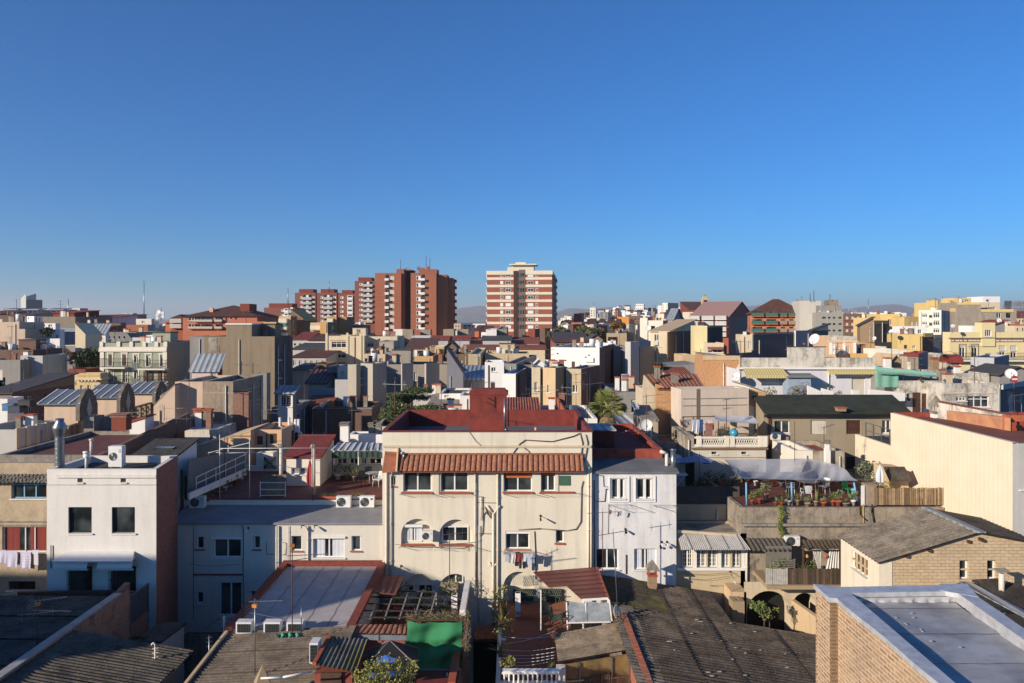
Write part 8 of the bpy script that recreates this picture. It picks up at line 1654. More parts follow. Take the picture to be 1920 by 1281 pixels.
m=M_(surf('5a606c',.7))
for y in (1142,1190,1246):
 a=Z(1600,y,zf+.02); b=Z(1925,y+1.5,zf+.02); q=[]
 ya=a.y; k0=(ya-i0.y)/(i1.y-i0.y); k1=(ya-j0.y)/(j1.y-j0.y); a=i0.lerp(i1,k0); b=j0.lerp(j1,k1); m.grid(lambda u,v:(a.x+(b.x-a.x)*u,ya+.018*v+.01*sin(u*20),zf+.03),20,1)
t.add('seam',m)
m=M_(surf('d8d8d4',.8))
for x,y in ((1680,1158),(1712,1158),(1709,1150),(1697,1169),(1700,1171),(1726,1180),(1729,1184),(1745,1202),(1800,1213)): p=Z(x,y,zf+.032); m.tube(p,p+Vector((0,0,.003)),.02+.015*rng.random(),7)
t.add('droppings',m)
# --- big dark corrugated roof
def zpl(X): return 6.75-.155*(X-4.57)
def rp(X,Y,dz=0.): return Vector((X,Y,zpl(X)+dz))
t=TH('warehouse','large low warehouse with dark weathered corrugated cement roof sheets','warehouse',(4.6,24,0)); rng=random.Random(3)
DK=[fibre('7a6a58','453b31','c0b098'),fibre('705f4e','403830','b8a890'),fibre('82705c','4c4238','c8b8a0')]; MS=fibre('5a5040','332d22','a39a70',.85); LG=fibre('958a78','615648','c5baa6')
cols=[4.57,5.6,7.3,9.0,10.25,12.,13.4,14.6]; rows=[(34.8,38.8),(31.6,34.8),(28.4,31.6),(25.2,28.4),(22.5,25.2)]
for ri,(ya,yb) in enumerate(rows):
 for ci in range(len(cols)-1):
  x0,x1=cols[ci],cols[ci+1]
  if ri==0 and x1>10.3: continue
  mt=MS if (ri==0 and ci<2) else LG if (ci==0 and ri>0) or (ri==4 and ci in (3,4)) else rng.choice(DK)
  dz=.02*((ri+ci)%2)+rng.uniform(-.006,.006)+.02*ri; s0=rng.uniform(-.01,.01); m=MB().use(mt)
  m.corr(rp(x0-.03,ya-.12,dz+s0),rp(x0-.03,yb,dz-.02+s0),rp(x1+.03,yb,dz-.02),rp(x1+.03,ya-.12,dz),.25,.035,2,6,.02,.012)
  t.add('roof_sheets',m)
m=M_('concrete')
m.box(4.6,10.2,34.9,38.7,0,zpl(10.25)-.25); m.box(5.15,14.4,22.6,34.7,0,zpl(14.4)-.25)
m.prism([rp(10.27,34.8,-.08),rp(10.27,38.8,-.08),rp(10.27,38.8,-2.),rp(10.27,34.8,-2.)],(-.1,0,0)); t.add('wall',m)
for x in (7.3,9.,12.): m=M_('iron').path([rp(x+.015*sin(k*2.),38.6-k*1.,.07) for k in range(0,15) if not(x>10.2 and k<4)],.013,4); t.add('joint_gap',m)
m=M_(surf('b0a898',.9))
for k in range(26): X=rng.uniform(6,14); Y=rng.uniform(24.5,34.5); p=rp(X,Y,.1); m.box(p.x,p.x+rng.uniform(.04,.22),p.y,p.y+.04,p.z-.03,p.z)
t.add('patches',m)
m=M_(surf('c8c4bc',.7)); m.bar(rp(11.1,26.6,.12),rp(12.6,26.3,.12),.12,.03).bar(rp(8.,25.,.14),rp(9.4,24.9,.14),.14,.03); t.add('loose_strip',m)
m=M_('obrick'); m.box(4.93,5.1,25.,33.6,5,6.74); rngb=random.Random(5)
for k in range(24): y=25+k*.36; m.box(4.9,5.14,y,y+.3,6.742,6.77+.03*rngb.random())
t.add('brick_verge',m)
P=rp(7.15,38.1,-.05); chimney(P,.42,.42,wz(1049,38.1)-P.z,'brick lantern chimney with a pyramid cap on the mossy end of the dark roof','tbrick','terracotta','lantern')
# --- maroon canopy
t=TH('canopy','maroon ribbed metal canopy over the tiled patio right of the alley','canopy',W(1070,1100,36.5)); pts=[(1000,1074,38.4),(1119,1065,38.4),(1140,1122,34.6),(1055,1127,34.6)]; P=[W(*q) for q in pts]; m=MB().use(ribbed('7c3a32','6c302a',5.,0,.5,.0))
def q_(u,v): return (P[0].lerp(P[1],u)).lerp(P[3].lerp(P[2],u),v)
k1=.55; 
m.prism([P[0],P[1],q_(1,.55),q_(0,.55)],(0,0,.05)); m.prism([q_(.33,.552),q_(1,.552),P[2],q_(.42,1)],(0,0,.05)); t.add('panel',m)
m=MB().use(surf('5e2a25',.5))
for k in range(1,7):
 v=k/7; a=q_(0 if v<.55 else .36,v); b=q_(1,v); m.bar(a+Vector((0,0,.06)),b+Vector((0,0,.06)),.05,.03)
t.add('ribs',m); m=M_('wplastic').bar(q_(.42,1),P[2],.06,.1); m.use('terracotta').bar(P[1],P[2],.12,.1); t.add('fascia',m)
m=M_('wframe'); m.bar(W(1014,1182,35.5),W(1014,1106,36.),.05)
for q in (.45,1): m.bar(q_(q,1),q_(q,1)-Vector((0,0,1.4)),.07)
t.add('post',m)
t=TH('shed','lean-to shed with cloudy blue plastic sheets under the maroon canopy','shed',W(1105,1170,34)); zb=wz(1172,34); 
for (x0,x1) in ((1065,1099),(1100,1142)):
 m=M_(surf('aab0b0',.4,0,.35,5.)); m.smooth=True; m.grid(lambda u,v:(wx(x0+(x1-x0)*u+3*v,34.4-.8*v),34.6-.9*v,wz(1131+36*v,34.5-.8*v)+.03*sin(u*7+v*5)),10,8); t.add('plastic_sheet',m)
m=M_('wframe').bar(W(1064,1183,33.6),W(1062,1130,34.5),.06).bar(W(1099,1168,33.8),W(1098,1131,34.5),.05).bar(W(1147,1165,33.8),W(1142,1125,34.5),.06).bar(W(1064,1168,33.7),W(1145,1166,33.7),.05); t.add('frame',m)
m=M_('wood').box(wx(1066,34.8),wx(1144,34.8),34.7,34.8,zb-.2,wz(1135,34.8)); t.add('back_wall',m)
zr=7.6; t=TH('shed','patio shed with a brown corrugated roof and ochre panels in grey frames','shed',W(1120,1240,31)); a=W(1040,1190,33.4); b=W(1160,1168,33.4); c_=W(1193,1217,31.); d_=W(1046,1242,30.2)
m=M_(fibre('aa967a','6e5e4c','d0c0a0')); m.corr(a,d_,c_,b,.24,.035,6); t.add('roof',m)
m=M_(surf('98804a',.7,0,.5,2.)); zb=0
q1=W(1060,1242,30.45); q2=W(1180,1222,31.1); m.prism([(q1.x,q1.y,4),(q2.x,q2.y,4),(q2.x,q2.y,q2.z-.1),(q1.x,q1.y,q1.z-.1)],(0,.06,0)); t.add('panel',m)
m=M_('steel')
for k in (0,.22,.72,1.): p=q1.lerp(q2,k); m.box(p.x-.035,p.x+.035,p.y-.06,p.y-.005,4,p.z-.1)
m.bar((q1.x,q1.y-.05,q1.z-.75),(q2.x,q2.y-.05,q2.z-1.),.06); t.add('frame',m)
m=M_('obrick').box(q2.x+.05,q2.x+.25,29,31.3,4,q2.z); t.add('pier',m); m=M_('white').box(wx(1048,30.3)-.1,wx(1060,30.3),30.1,30.5,4,q1.z-.1); t.add('pier',m)
m=M_(surf('6e5c48',.95)); rng=random.Random(17)
for k in range(40): p=q1.lerp(q2,.3+.42*k/40); m.bar((p.x,p.y-.1,p.z-1.5),(p.x+rng.uniform(-.04,.04),p.y-.12,p.z-.75+rng.uniform(-.1,.1)),.03)
t.add('brushwood',m)
for k in range(60):
 pass
t=TH('dry_plant','dry brown creeper on the corner of the brown corrugated roof','dry plant',W(1155,1175,32.8)); m=M_(surf('9c7c58',.95)); 
for k in range(160): p=W(1152+rng.gauss(8,7),1150+rng.random()*55,32.8+rng.gauss(0,.2)); d=Vector((rng.gauss(0,.1),rng.gauss(0,.1),rng.gauss(0,.12))); m.bar(p,p+d,.012)
t.add('stems',m)
t=TH('roof_terrace','terracotta tiled patio with wires and a low wall right of the alley','terrace',W(990,1200,33)); xa,xb=wx(938,33.5),wx(1060,33); zp=wz(1145,37.6); 
m=M_(brick('a85a3a','98502f','8a6a54',.3,.3,.012)).face((xa,29.5,zp-.9),(xb+.5,29.5,zp-.9),(xb+.5,38.9,zp),(xa-.2,38.9,zp)); t.add('floor',m)
m=M_('ivory'); m.box(wx(934,36),wx(934,36)+.18,29,38.8,0,zp-.2); t.add('side_wall',m)
m=M_('ivory').box(xa,wx(1052,29.6)+.1,29.3,29.5,0,wz(1262,29.4)-.35); t.add('wall',m)
t=TH('balustrade','white classical balustrade at the bottom edge of the tiled patio','balustrade',W(940,1281,29)); yb=29.3; a=wx(941,yb); b=wx(1048,yb); zt=wz(1256,yb); m=M_('white2').box(a,b,yb-.12,yb+.12,zt-.12,zt).box(a,b,yb-.12,yb+.12,zt-.95,zt-.85); n=12
for k in range(n): x=a+.1+(b-a-.2)*k/(n-1); m.lathe([(.05,zt-.85),(.085,zt-.65),(.035,zt-.4),(.035,zt-.25),(.06,zt-.12)],10,(x,yb,0))
t.add('balusters',m)
chair(Vector((wx(1045,33.8),33.8,wz(1175,33.8))),'dark green plastic armchair under the maroon canopy','1f4a3a',1.4); chair(Vector((wx(1022,36.5),36.5,zp-.15)),'dark chair beside the white canopy post','202428',0)
for i in range(7):
 t=TH('clothes_line',('first','second','third','fourth','fifth','sixth','seventh')[i]+' sagging white line from the top across the tiled patio','clothes line',W(935,1190+i*14,33),'sagging lines across the patio'); m=M_('wplastic'); a=W(932,(1192,1208,1217,1226,1232,1240,1247)[i],33.5-i*.55); b=W(1042,(1192,1183,1214,1222,1228,1233,1238)[i],33.-i*.3); m.path([a.lerp(b,k/12)-Vector((0,0,.12*sin(pi*k/12))) for k in range(13)],.009,5); t.add('line',m)
t=TH('diamond_grille','diamond security grille with green railing at the back of the tiled patio','grille',W(1020,1145,38.85)); m=M_(surf('8c9a8c',.6))
for (x0,x1,y0,y1) in ((960,1000,1078,1097),(962,1000,1104,1145),(1013,1053,1104,1142)):
 a=W(x0,y1,38.8); b=W(x1,y0,38.8); n=int((b.x-a.x)/.1)
 for k in range(n+1):
  x=a.x+(b.x-a.x)*k/n; hh=b.z-a.z; ns=max(1,int(hh/.22)); 
  for j in range(ns): z=a.z+hh*j/ns; dz=hh/ns; m.bar((x,38.8,z),(min(b.x,x+.1),38.8,z+dz),.012).bar((min(b.x,x+.1),38.8,z),(x,38.8,z+dz),.012)
t.add('lattice',m); m=M_(surf('3f8a5c',.5)); 
for x in (965,975,985,995,1018,1030,1042): m.bar(W(x,1146,38.6),W(x,1117,38.6),.018)
m.bar(W(960,1117,38.6),W(1053,1117,38.6),.03); t.add('green_rail',m)
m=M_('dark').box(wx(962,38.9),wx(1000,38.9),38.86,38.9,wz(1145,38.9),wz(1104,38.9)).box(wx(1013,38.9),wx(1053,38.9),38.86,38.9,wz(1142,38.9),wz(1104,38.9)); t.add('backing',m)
B('white shelf pier on the tiled patio near the alley',966,976,1113,37.2,d=.3,wall='white2',roof=('flat',.03,'white2'),far=0,name='wall_pier',cat='wall')
t=TH('terracotta_row','row of overlapping terracotta tiles on the patio beside the grille','tile row',W(985,1150,37.3)); m=M_('terracotta',True); m.grid(lambda u,v:(wx(966+42*u,37.3),37.3-.3*v,zp+.02+.1*abs(sin(u*22))*(1-.3*v)),44,4); t.add('tiles',m)
pr=((941,1170,34.5,1.2,'tall thin'),(944,1200,33,.9,'grassy'),(938,1225,31.5,.8,'yellowish'),(951,1262,29.6,.6,'bright green'),(947,1150,36,.7,'leafy'),(939,1135,37,.9,'climbing'),(1035,1254,29.6,.35,'orange flowered'))
for i,(x,y,Y_,s_,lb) in enumerate(pr): potted(W(x,y,Y_)-Vector((0,0,.15)),lb+' plant in a pot along the left side of the tiled patio' if i<6 else 'small orange flowered pot by the white balustrade',.13,.22,'b' if i%2 else 'a',('5c6c2c','a0983c'),800+i,s_)
# --- middle: white sloping roof
xa,xb=-11.8,-6.9; z0=7.; t=TH('shed','long low shed with a pale felt roof, terracotta edges and streaks','shed',(xa,31.4,0))
m=M_(surf('bdb6b2',.85,0,.2,1.4)).face((xa,31.5,z0-.02),(xb,31.5,z0-.02),(xb,39.,z0+.12),(xa,39.,z0+.12)); t.add('roof',m)
m=M_(surf('94402c',.9,0,.35,5.)); m.prism([(xa-.22,31.2,z0),(xa+.08,31.2,z0),(xa+.08,39.1,z0+.14),(xa-.22,39.1,z0+.14)],(0,0,.16)); m.prism([(xb-.05,31.2,z0),(xb+.32,31.2,z0),(xb+.32,39.1,z0+.14),(xb-.05,39.1,z0+.14)],(0,0,.2)); m.prism([(xa-.2,39.0,z0+.1),(xb+.3,39.0,z0+.1),(xb+.3,39.25,z0+.12),(xa-.2,39.25,z0+.12)],(0,0,.25)); t.add('edge_tiles',m)
m=M_(surf('8a8480',.9))
for k in range(1,5): x=xa+(xb-xa)*k/5; m.grid(lambda u,v:(x+.03*v+.02*sin(u*40),31.5+7.4*u,z0-.005+.14*u),60,1)
t.add('seam',m); m=M_('ivory').box(xa+.02,xb,31.5,39,0,z0-.05); t.add('wall',m)
for i,(x0,x1) in enumerate(((442,471),(494,525),(537,568))): ac_unit(x0,1167,x1,1190,30.9,('left','middle','right')[i]+' one of three grilled air conditioners at the front of the pale felt roof',.38,0,'air conditioners in front of the felt roof',True)
t=TH('net','crumpled turquoise net beside the grilled air conditioners','netting',W(540,1190,30.6)); m=M_(cloth('3f9c80')); m.grid(lambda u,v:(wx(518+48*u,30.5),30.3+.3*v,wz(1191,30.5)+.06*sin(u*22+v*3)+.02*v),30,4); t.add('panel',m)
t=TH('shed','low shed with sandy brown corrugated roof in front of the three air conditioners','shed',(-12,26,0)); z1=6.9
DS=fibre('8a7a66','5c5042','b8a88c'); 
for ri in range(4):
 ya=24.6+ri*1.6; xl_=-11.75+.0*ri; m=MB().use(DS); zz=z1-.35+.1*ri
 m.corr((xl_+.02*ri,ya,zz+.03),(-6.55,ya,zz+.03),(-6.6,ya+1.75,zz+.11),(xl_,ya+1.75,zz+.11),.177,.02,2,6,.02,.008) if 0 else m.corr((xl_,ya,zz+.03),(xl_,ya+1.7,zz+.13),(-6.5,ya+1.7,zz+.4),(-6.5,ya,zz+.3),.177,.024,2,6,.02,.008)
 t.add('roof_sheets',m)
m=M_('concrete').box(-11.7,-6.6,24.7,30.9,0,6.4); t.add('wall',m); m=M_('sand').bar((-11.85,24.5,6.6),(-11.85,31,7.05),.12); t.add('verge',m)
P=W(492,1281,25.5); t=TH('roof_vent','pointed clay roof vent at the bottom of the sandy brown roof','vent',P); m=M_('tan'); 
for s_ in range(4): a=Matrix.Translation((P.x,P.y,0))@Matrix.Rotation(s_*pi/2+.4,4,'Z'); m.face(a@Vector((-.26,-.26,P.z)),a@Vector((.26,-.26,P.z)),Vector((P.x,P.y,wz(1246,25.5))))
t.add('cap',m); m=M_('tan').box(P.x-.15,P.x+.15,P.y-.15,P.y+.15,P.z-.4,P.z); t.add('base',m)
t=TH('roof_pipe','white pipe lying along the bottom edge of the sandy brown roof','pipe',W(560,1275,25)); m=M_('wplastic').path([W(489,1272,25.),W(530,1270,25.),W(585,1259,25.5)],.035,8); t.add('tube',m)
t=TH('shed','small red-brown shed with a yellow-mossed corrugated roof','shed',W(590,1281,26)); a=W(619,1192,28.4); b=W(689,1199,28.4); c_=W(668,1259,26.2); d_=W(589,1245,26.2)
m=M_(fibre('8e8874','565040','bcb49c',.95)); m.corr(d_,c_,b,a,.16,.028,6); t.add('roof',m)
m=M_(surf('9c4a38',.9,0,.3,3.)); q1=W(589,1252,26.4); q2=W(660,1262,26.4); m.box(q1.x,q2.x,26.4,28.3,0,min(q1.z,q2.z)-.02); t.add('wall',m); m=M_('wood').box(wx(601,26.3),wx(640,26.3),26.3,26.38,5,wz(1262,26.3)); t.add('door',m); m=M_('terracotta').bar(a,d_,.14,.1); t.add('verge',m)
t=ac_unit(580,1206,596,1246,27.2,'tall white unit standing on end beside the mossy roof',.5,0,None or 'air conditioning units',True)
t=TH('shed','narrow shed with a row of terracotta roof tiles and a grey board fascia','shed',W(700,1190,31)); a=W(668,1173,31.4); b=W(762,1173,31.4); c_=W(760,1191,30.7); d_=W(650,1190,30.7)
q=tile_strip(None,a,b,c_,d_,.2,.06); q.parent=t.rt; q.location=-t.loc; m=M_(surf('7c8894',.7)); m.prism([W(645,1200,30.6),W(762,1201,30.6),W(762,1192,30.6),W(645,1190,30.6)],(0,.04,0)); t.add('fascia',m); m=M_(surf('a8523c',.9)).box(wx(648,30.8),wx(760,30.8),30.7,31.4,0,wz(1200,30.7)); t.add('wall',m)
t=TH('pergola','open grid pergola of thin grey beams over the plant patio','pergola',W(740,1130,33)); m=M_(surf('a8a49c',.6)); zp1=wz(1112,36.2); pa=lambda u,v:Vector((wx(682+138*u-14*v,36.2-3.2*v*.0),36.2-4.*v,zp1+.02*v)) if 0 else W(686+132*u-20*v+6*u*v,1108+52*v+4*u*(1-v),36.4-4.2*v)
for k in range(6): m.bar(pa(k/5,0),pa(k/5,1),.06,.05)
m.use(surf('3a3634',.7))
for k in range(5): m.bar(pa(0,k/4)+Vector((0,0,.05)),pa(1,k/4)+Vector((0,0,.05)),.06,.05)
m.use(surf('a8a49c',.6))
for u,v in ((0,1),(1,1),(1,0),(0,0)): p=pa(u,v); m.bar(p,p-Vector((0,0,1.6)),.06)
t.add('frame',m)
t=TH('canopy','ribbed red-brown sheet canopy beside the grid pergola','canopy',W(725,1095,36)); m=M_(surf('a05040',.8,0,.35,3.)); P_=[W(709,1080,37.8),W(758,1082,37.8),W(742,1116,35.2),W(697,1112,35.2)]; m.prism(P_,(0,0,.04)); m.use('wood')
for k in range(5): m.bar(P_[0].lerp(P_[1],k/4)+Vector((0,0,.06)),P_[3].lerp(P_[2],k/4)+Vector((0,0,.06)),.04)
t.add('panel',m)
t=TH('patio','plant-filled patio floor under the grid pergola','terrace',W(750,1170,33)); m=M_('redfloor').face((wx(640,32),30.9,5.4),(wx(876,33),30.9,5.4),(wx(872,38.8),38.8,5.4),(-6.5,38.8,5.4)); t.add('floor',m)
ra=random.Random(77)
for i in range(22):
 x=ra.uniform(-6.,-2.6); Y_=ra.uniform(31.6,38.3); potted(Vector((x,Y_,5.4)),'one of the %s potted plants crowding the patio under the grid pergola'%('bushy','spiky')[i%2],.18,.28,'ba'[i%2],(('34482a','6a7c3a'),('4a5c2c','94963c'),('2c3e26','4e6234'))[i%3],900+i,ra.uniform(.5,1.3))
t=TH('fence','white picket fence at the back of the plant patio','fence',W(800,1140,37.9)); m=M_('ivory'); a=wx(758,38); b=wx(852,38)
for k in range(30): x=a+(b-a)*k/30; m.box(x,x+.06,38,38.03,5.4,wz(1118,38))
t.add('pickets',m)
o=B('grey block outhouse under the low arch of the cream building',824,858,1099,38.3,x2=None,d=.6,wall='gbrick',roof=('flat',.05,'concrete'),far=0,name='outhouse',cat='outhouse'); o=B('white stucco post with a blue ornament at the back of the plant patio',846,857,1116,36.8,d=.25,wall='white2',roof=('flat',.02,'white2'),far=0,name='wall_pier',cat='wall')
t=TH('tarpaulin','bright green tarpaulin tied upright as a screen','tarpaulin',W(815,1210,30)); m=M_(cloth('1f8450')); m.smooth=True
m.grid(lambda u,v:(wx(764+102*u-2*v*(1-u),30.)+.02*sin(v*9),30.-.09*sin(u*9+v*4)-.09*sin(v*6.3)*(v<.55)-.05*sin(u*24+v*7)*v-.04*sin(v*17+u*4),wz(1164+4*sin(u*3.1)+88*v*(1-.02*u),30)+.015*sin(u*19)),50,30); t.add('sheet',m)
m=M_('wood').bar(W(764,1253,30.1),W(764,1160,30.1),.06).bar(W(866,1253,30.1),W(868,1160,30.1),.06).bar(W(764,1209,30.12),W(866,1207,30.12),.05).bar(W(760,1163,30.1),W(870,1163,30.1),.05); t.add('frame',m)
t=TH('hedge','dry brushwood hedge top behind the green tarpaulin','hedge',W(820,1160,30.6)); m=MB(); 
for k in range(700):
 m.use(surf('8a7860',.95) if k%4 else leafm('9a9030','6a7430')); p=W(ra.uniform(762,880),ra.gauss(1160,4.5),30.5+ra.random()*.5); d=Vector((ra.gauss(0,.1),ra.gauss(0,.1),ra.gauss(.03,.08))); m.bar(p,p+d,.014)
for k in range(500): m.use(surf('8a7860',.95)); p=W(870+ra.gauss(5,3),ra.uniform(1165,1281),29.8+ra.random()*.4); d=Vector((ra.gauss(0,.07),ra.gauss(0,.07),ra.gauss(0,.1))); m.bar(p,p+d,.014)
t.add('twigs',m)
t=TH('brick_wall','tall brick party wall running beside the dark alley','wall',(wx(886,30),30,0)); X=-2.12; m=M_('brick').box(X-.22,X,27.5,37.5,0,col_pt(888,1128,X).z if 0 else 6.6); m.use('white').box(X-.24,X+.02,33.6,37.5,6.602,6.95); m.use('terracotta').box(X-.25,X+.03,27.5,33.6,6.602,6.66); t.add('wall',m)
t=TH('tent','black cloth gazebo roof with pale ribs over a bright blue cover','gazebo',W(735,1240,28)); ap=W(731,1201,28.3); c4=[W(684,1222,29),W(783,1216,29),W(786,1254,26.8),W(676,1262,26.8)]; m=M_(cloth('1c1a1e'))
for k in range(4): m.face(c4[k],c4[(k+1)%4],ap)
t.add('roof',m); m=M_(surf('8a8078',.6))
for k in range(4): m.bar(ap,c4[k]+Vector((0,0,.02)),.03)
t.add('rib',m); m=M_(cloth('2a6cc8')); m.prism([W(695,1245,27.2),W(722,1228,27.4),W(758,1240,27.3),W(752,1262,26.9),W(690,1268,26.6)],(0,0,-.1)); t.add('blue_cover',m)
t=TH('shed','low maroon roofed shed with a grey edge below the green tarpaulin','shed',W(820,1270,28)); m=M_('maroon').prism([W(784,1259,29),W(862,1259,29),W(858,1285,27.6),W(780,1285,27.6)],(0,0,.04)); t.add('roof',m); m=M_(surf('7c8894',.6)).bar(W(784,1258,29.1),W(864,1258,29.1),.1); t.add('edge',m)
t=TH('ladder','white metal folding ladder lying beside the maroon roofed shed','ladder',W(845,1270,28.5)); m=M_('wframe').bar(W(835,1281,28),W(839,1262,28.6),.04).bar(W(852,1283,28),W(856,1264,28.6),.04)
for k in range(3): m.bar(W(836+k,1279-k*7,28.1+k*.2),W(853+k,1280-k*7,28.1+k*.2),.03)
t.add('rungs',m)
t=TH('conifer','yellow-green conifer shrub with upright finger-like twigs at the bottom','shrub',W(725,1300,24.6)); rng=random.Random(44); m=M_(leafm('7c8428','b0a83c')); tr=M_('bark'); base=t.loc
for k in range(60):
 a=rng.random()*2*pi; rr=1.2*rng.random()**.6; top=Vector((base.x+rr*cos(a)*1.0,base.y+rr*sin(a)*.8,base.z-.1+1.45*(1-rr*.28)*rng.uniform(.75,1.))); root_=Vector((base.x+rr*.25*cos(a),base.y+rr*.25*sin(a),base.z-1.)); tr.tube(root_,top,.02,5,.008)
 for j in range(60):
  f=.35+.65*rng.random(); p=root_.lerp(top,f); s_=.1*(1.15-f)+.03; d=Vector((rng.gauss(0,s_),rng.gauss(0,s_),rng.gauss(0,.05))); rnd_leaf(m,p+d,.035+.02*rng.random(),rng)
t.add('trunk',tr); t.add('foliage',m)
# --- left foreground
Xw=-17.4; t=TH('brick_wall','long old brick party wall with a pale coping running from the bottom left corner','wall',(Xw,24,0)); m=M_(brick('c47c58','8a4c3a','b0a090',.27,.08,.016,.4,'c88a5c')).box(Xw-.25,Xw,22,34,0,7.8); t.add('wall',m); m=M_(surf('a8a8a4',.7,0,.3,3.)).box(Xw-.3,Xw+.05,22,33.2,7.802,7.87); m.use('brick').prism([(Xw-.25,33.2,7.8),(Xw-.25,34,7.8),(Xw-.25,34,8.05),(Xw-.25,33.2,7.9)],(.25,0,0)); t.add('coping',m)
t=TH('mesh_fence','dark mesh fence panel between the brick wall and the white building','fence',(Xw,35,7)); m=M_(surf('4c4a50',.8)).box(Xw-.02,Xw,34.05,35.7,6.1,7.35); m.use('steel'); 
for y in (34.05,34.9,35.7): m.box(Xw-.03,Xw+.03,y-.03,y+.03,6.1,7.4)
m.bar((Xw,34.05,7.4),(Xw,35.7,7.4),.05); t.add('mesh',m); m=M_('brick').box(Xw-.24,Xw,34.05,35.75,0,6.1); t.add('base_wall',m)
t=TH('shed','long shed with a dark corrugated roof at the left edge beyond the brick wall','shed',(-32,26,0))
for ri in range(5):
 ya=23.+ri*2.2; m=MB().use(fibre('6a6258','3c3630','a09688')); m.corr((-31,ya,7.35+.03*ri),(-31,ya+2.3,7.33+.03*ri),(-17.75,ya+2.3,7.23+.03*ri),(-17.75,ya,7.25+.03*ri),.177,.028,2,6,.02,.01); t.add('roof_sheets',m)
m=M_('concrete').box(-31,-17.8,23,34,0,7.1); t.add('wall',m)
t=TH('yard_beam','dark timber beam and low wall in front of the white building','beam',(-22,34.6,6.8)); m=M_('wood').bar(W(24,1114,34.9),W(215,1112,34.9),.2,.22); t.add('beam',m); m=M_('sand').prism([W(-20,1122,34.4),W(30,1110,34.4),W(30,1128,34.4),W(-20,1130,34.4)],(0,.1,0)); t.add('wall_end',m)
t=TH('shed','shed with a brown corrugated roof at the bottom left, right of the brick wall','shed',(-16,24,0))
for k in range(4):
 y0=23.+k*1.6; m=MB().use(fibre('80745f','4a4238','b8ac96')); m.corr((-17.35,y0,7.7),(-17.35,y0+1.7,7.72),(-12.9+.1*k,y0+1.7,6.92),(-12.9+.1*k,y0,6.9),.177,.028,2,6,.02,.008); t.add('roof_sheets',m)
m=M_('dgrey').box(-17.3,-13.05,23,29,0,6.7); t.add('wall',m)
o=B('small shed with a dark corrugated roof and white plank wall in the shaded yard',255,300,1215,31,x2=345,wall='lgrey',roof=('sb',.2,'darkroof',.1),far=0,name='shed',cat='shed')
B('low grey shaded wall and gate closing the dark yard',345,420,1190,38.5,d=.3,wall='concrete',roof=('flat',.05,'zinc'),far=0,name='low_wall',cat='wall')
leaf_tree(250,1281,1195,31,1.8,'dark shaded bush in the yard under the brick wall','1c2818','2c3a22',61,120,.12,'bush',name='bush',trunk=.04)
for x,y0,y1,Y_,lb,r in ((291,1212,1256,28.5,'white pole with a curved top at the end of the brown corrugated roof',.035),(420,1155,1215,32,'rusty pole with cable hooks left of the pale felt roof',.04),(392,1192,1281,30,'thin grey stake in the dark yard',.02)):
 P=W(x,y1,Y_); t=TH('pole',lb,'pole',P); z=wz(y0,Y_); m=M_('pipe' if r>.03 else 'steel').tube(P,Vector((P.x,P.y,z)),r,8); 
 if x==291: m.path([Vector((P.x,P.y,z)),Vector((P.x-.02,P.y,z+.1)),Vector((P.x-.09,P.y,z+.13)),Vector((P.x-.14,P.y,z+.05))],r,8)
 for k in range(3): m.bar((P.x-.12,P.y,z-.1-.17*k),(P.x+.12,P.y,z-.06-.17*k),.02)
 t.add('shaft',m)
t=TH('cable','black cable sloping from the pole up to the long cream house','cable',W(420,1170,32)); m=M_('iron').path([W(385,1180,33),W(430,1145,35),W(480,1110,37),W(522,1062,39.2)],.012,5); t.add('wire',m)
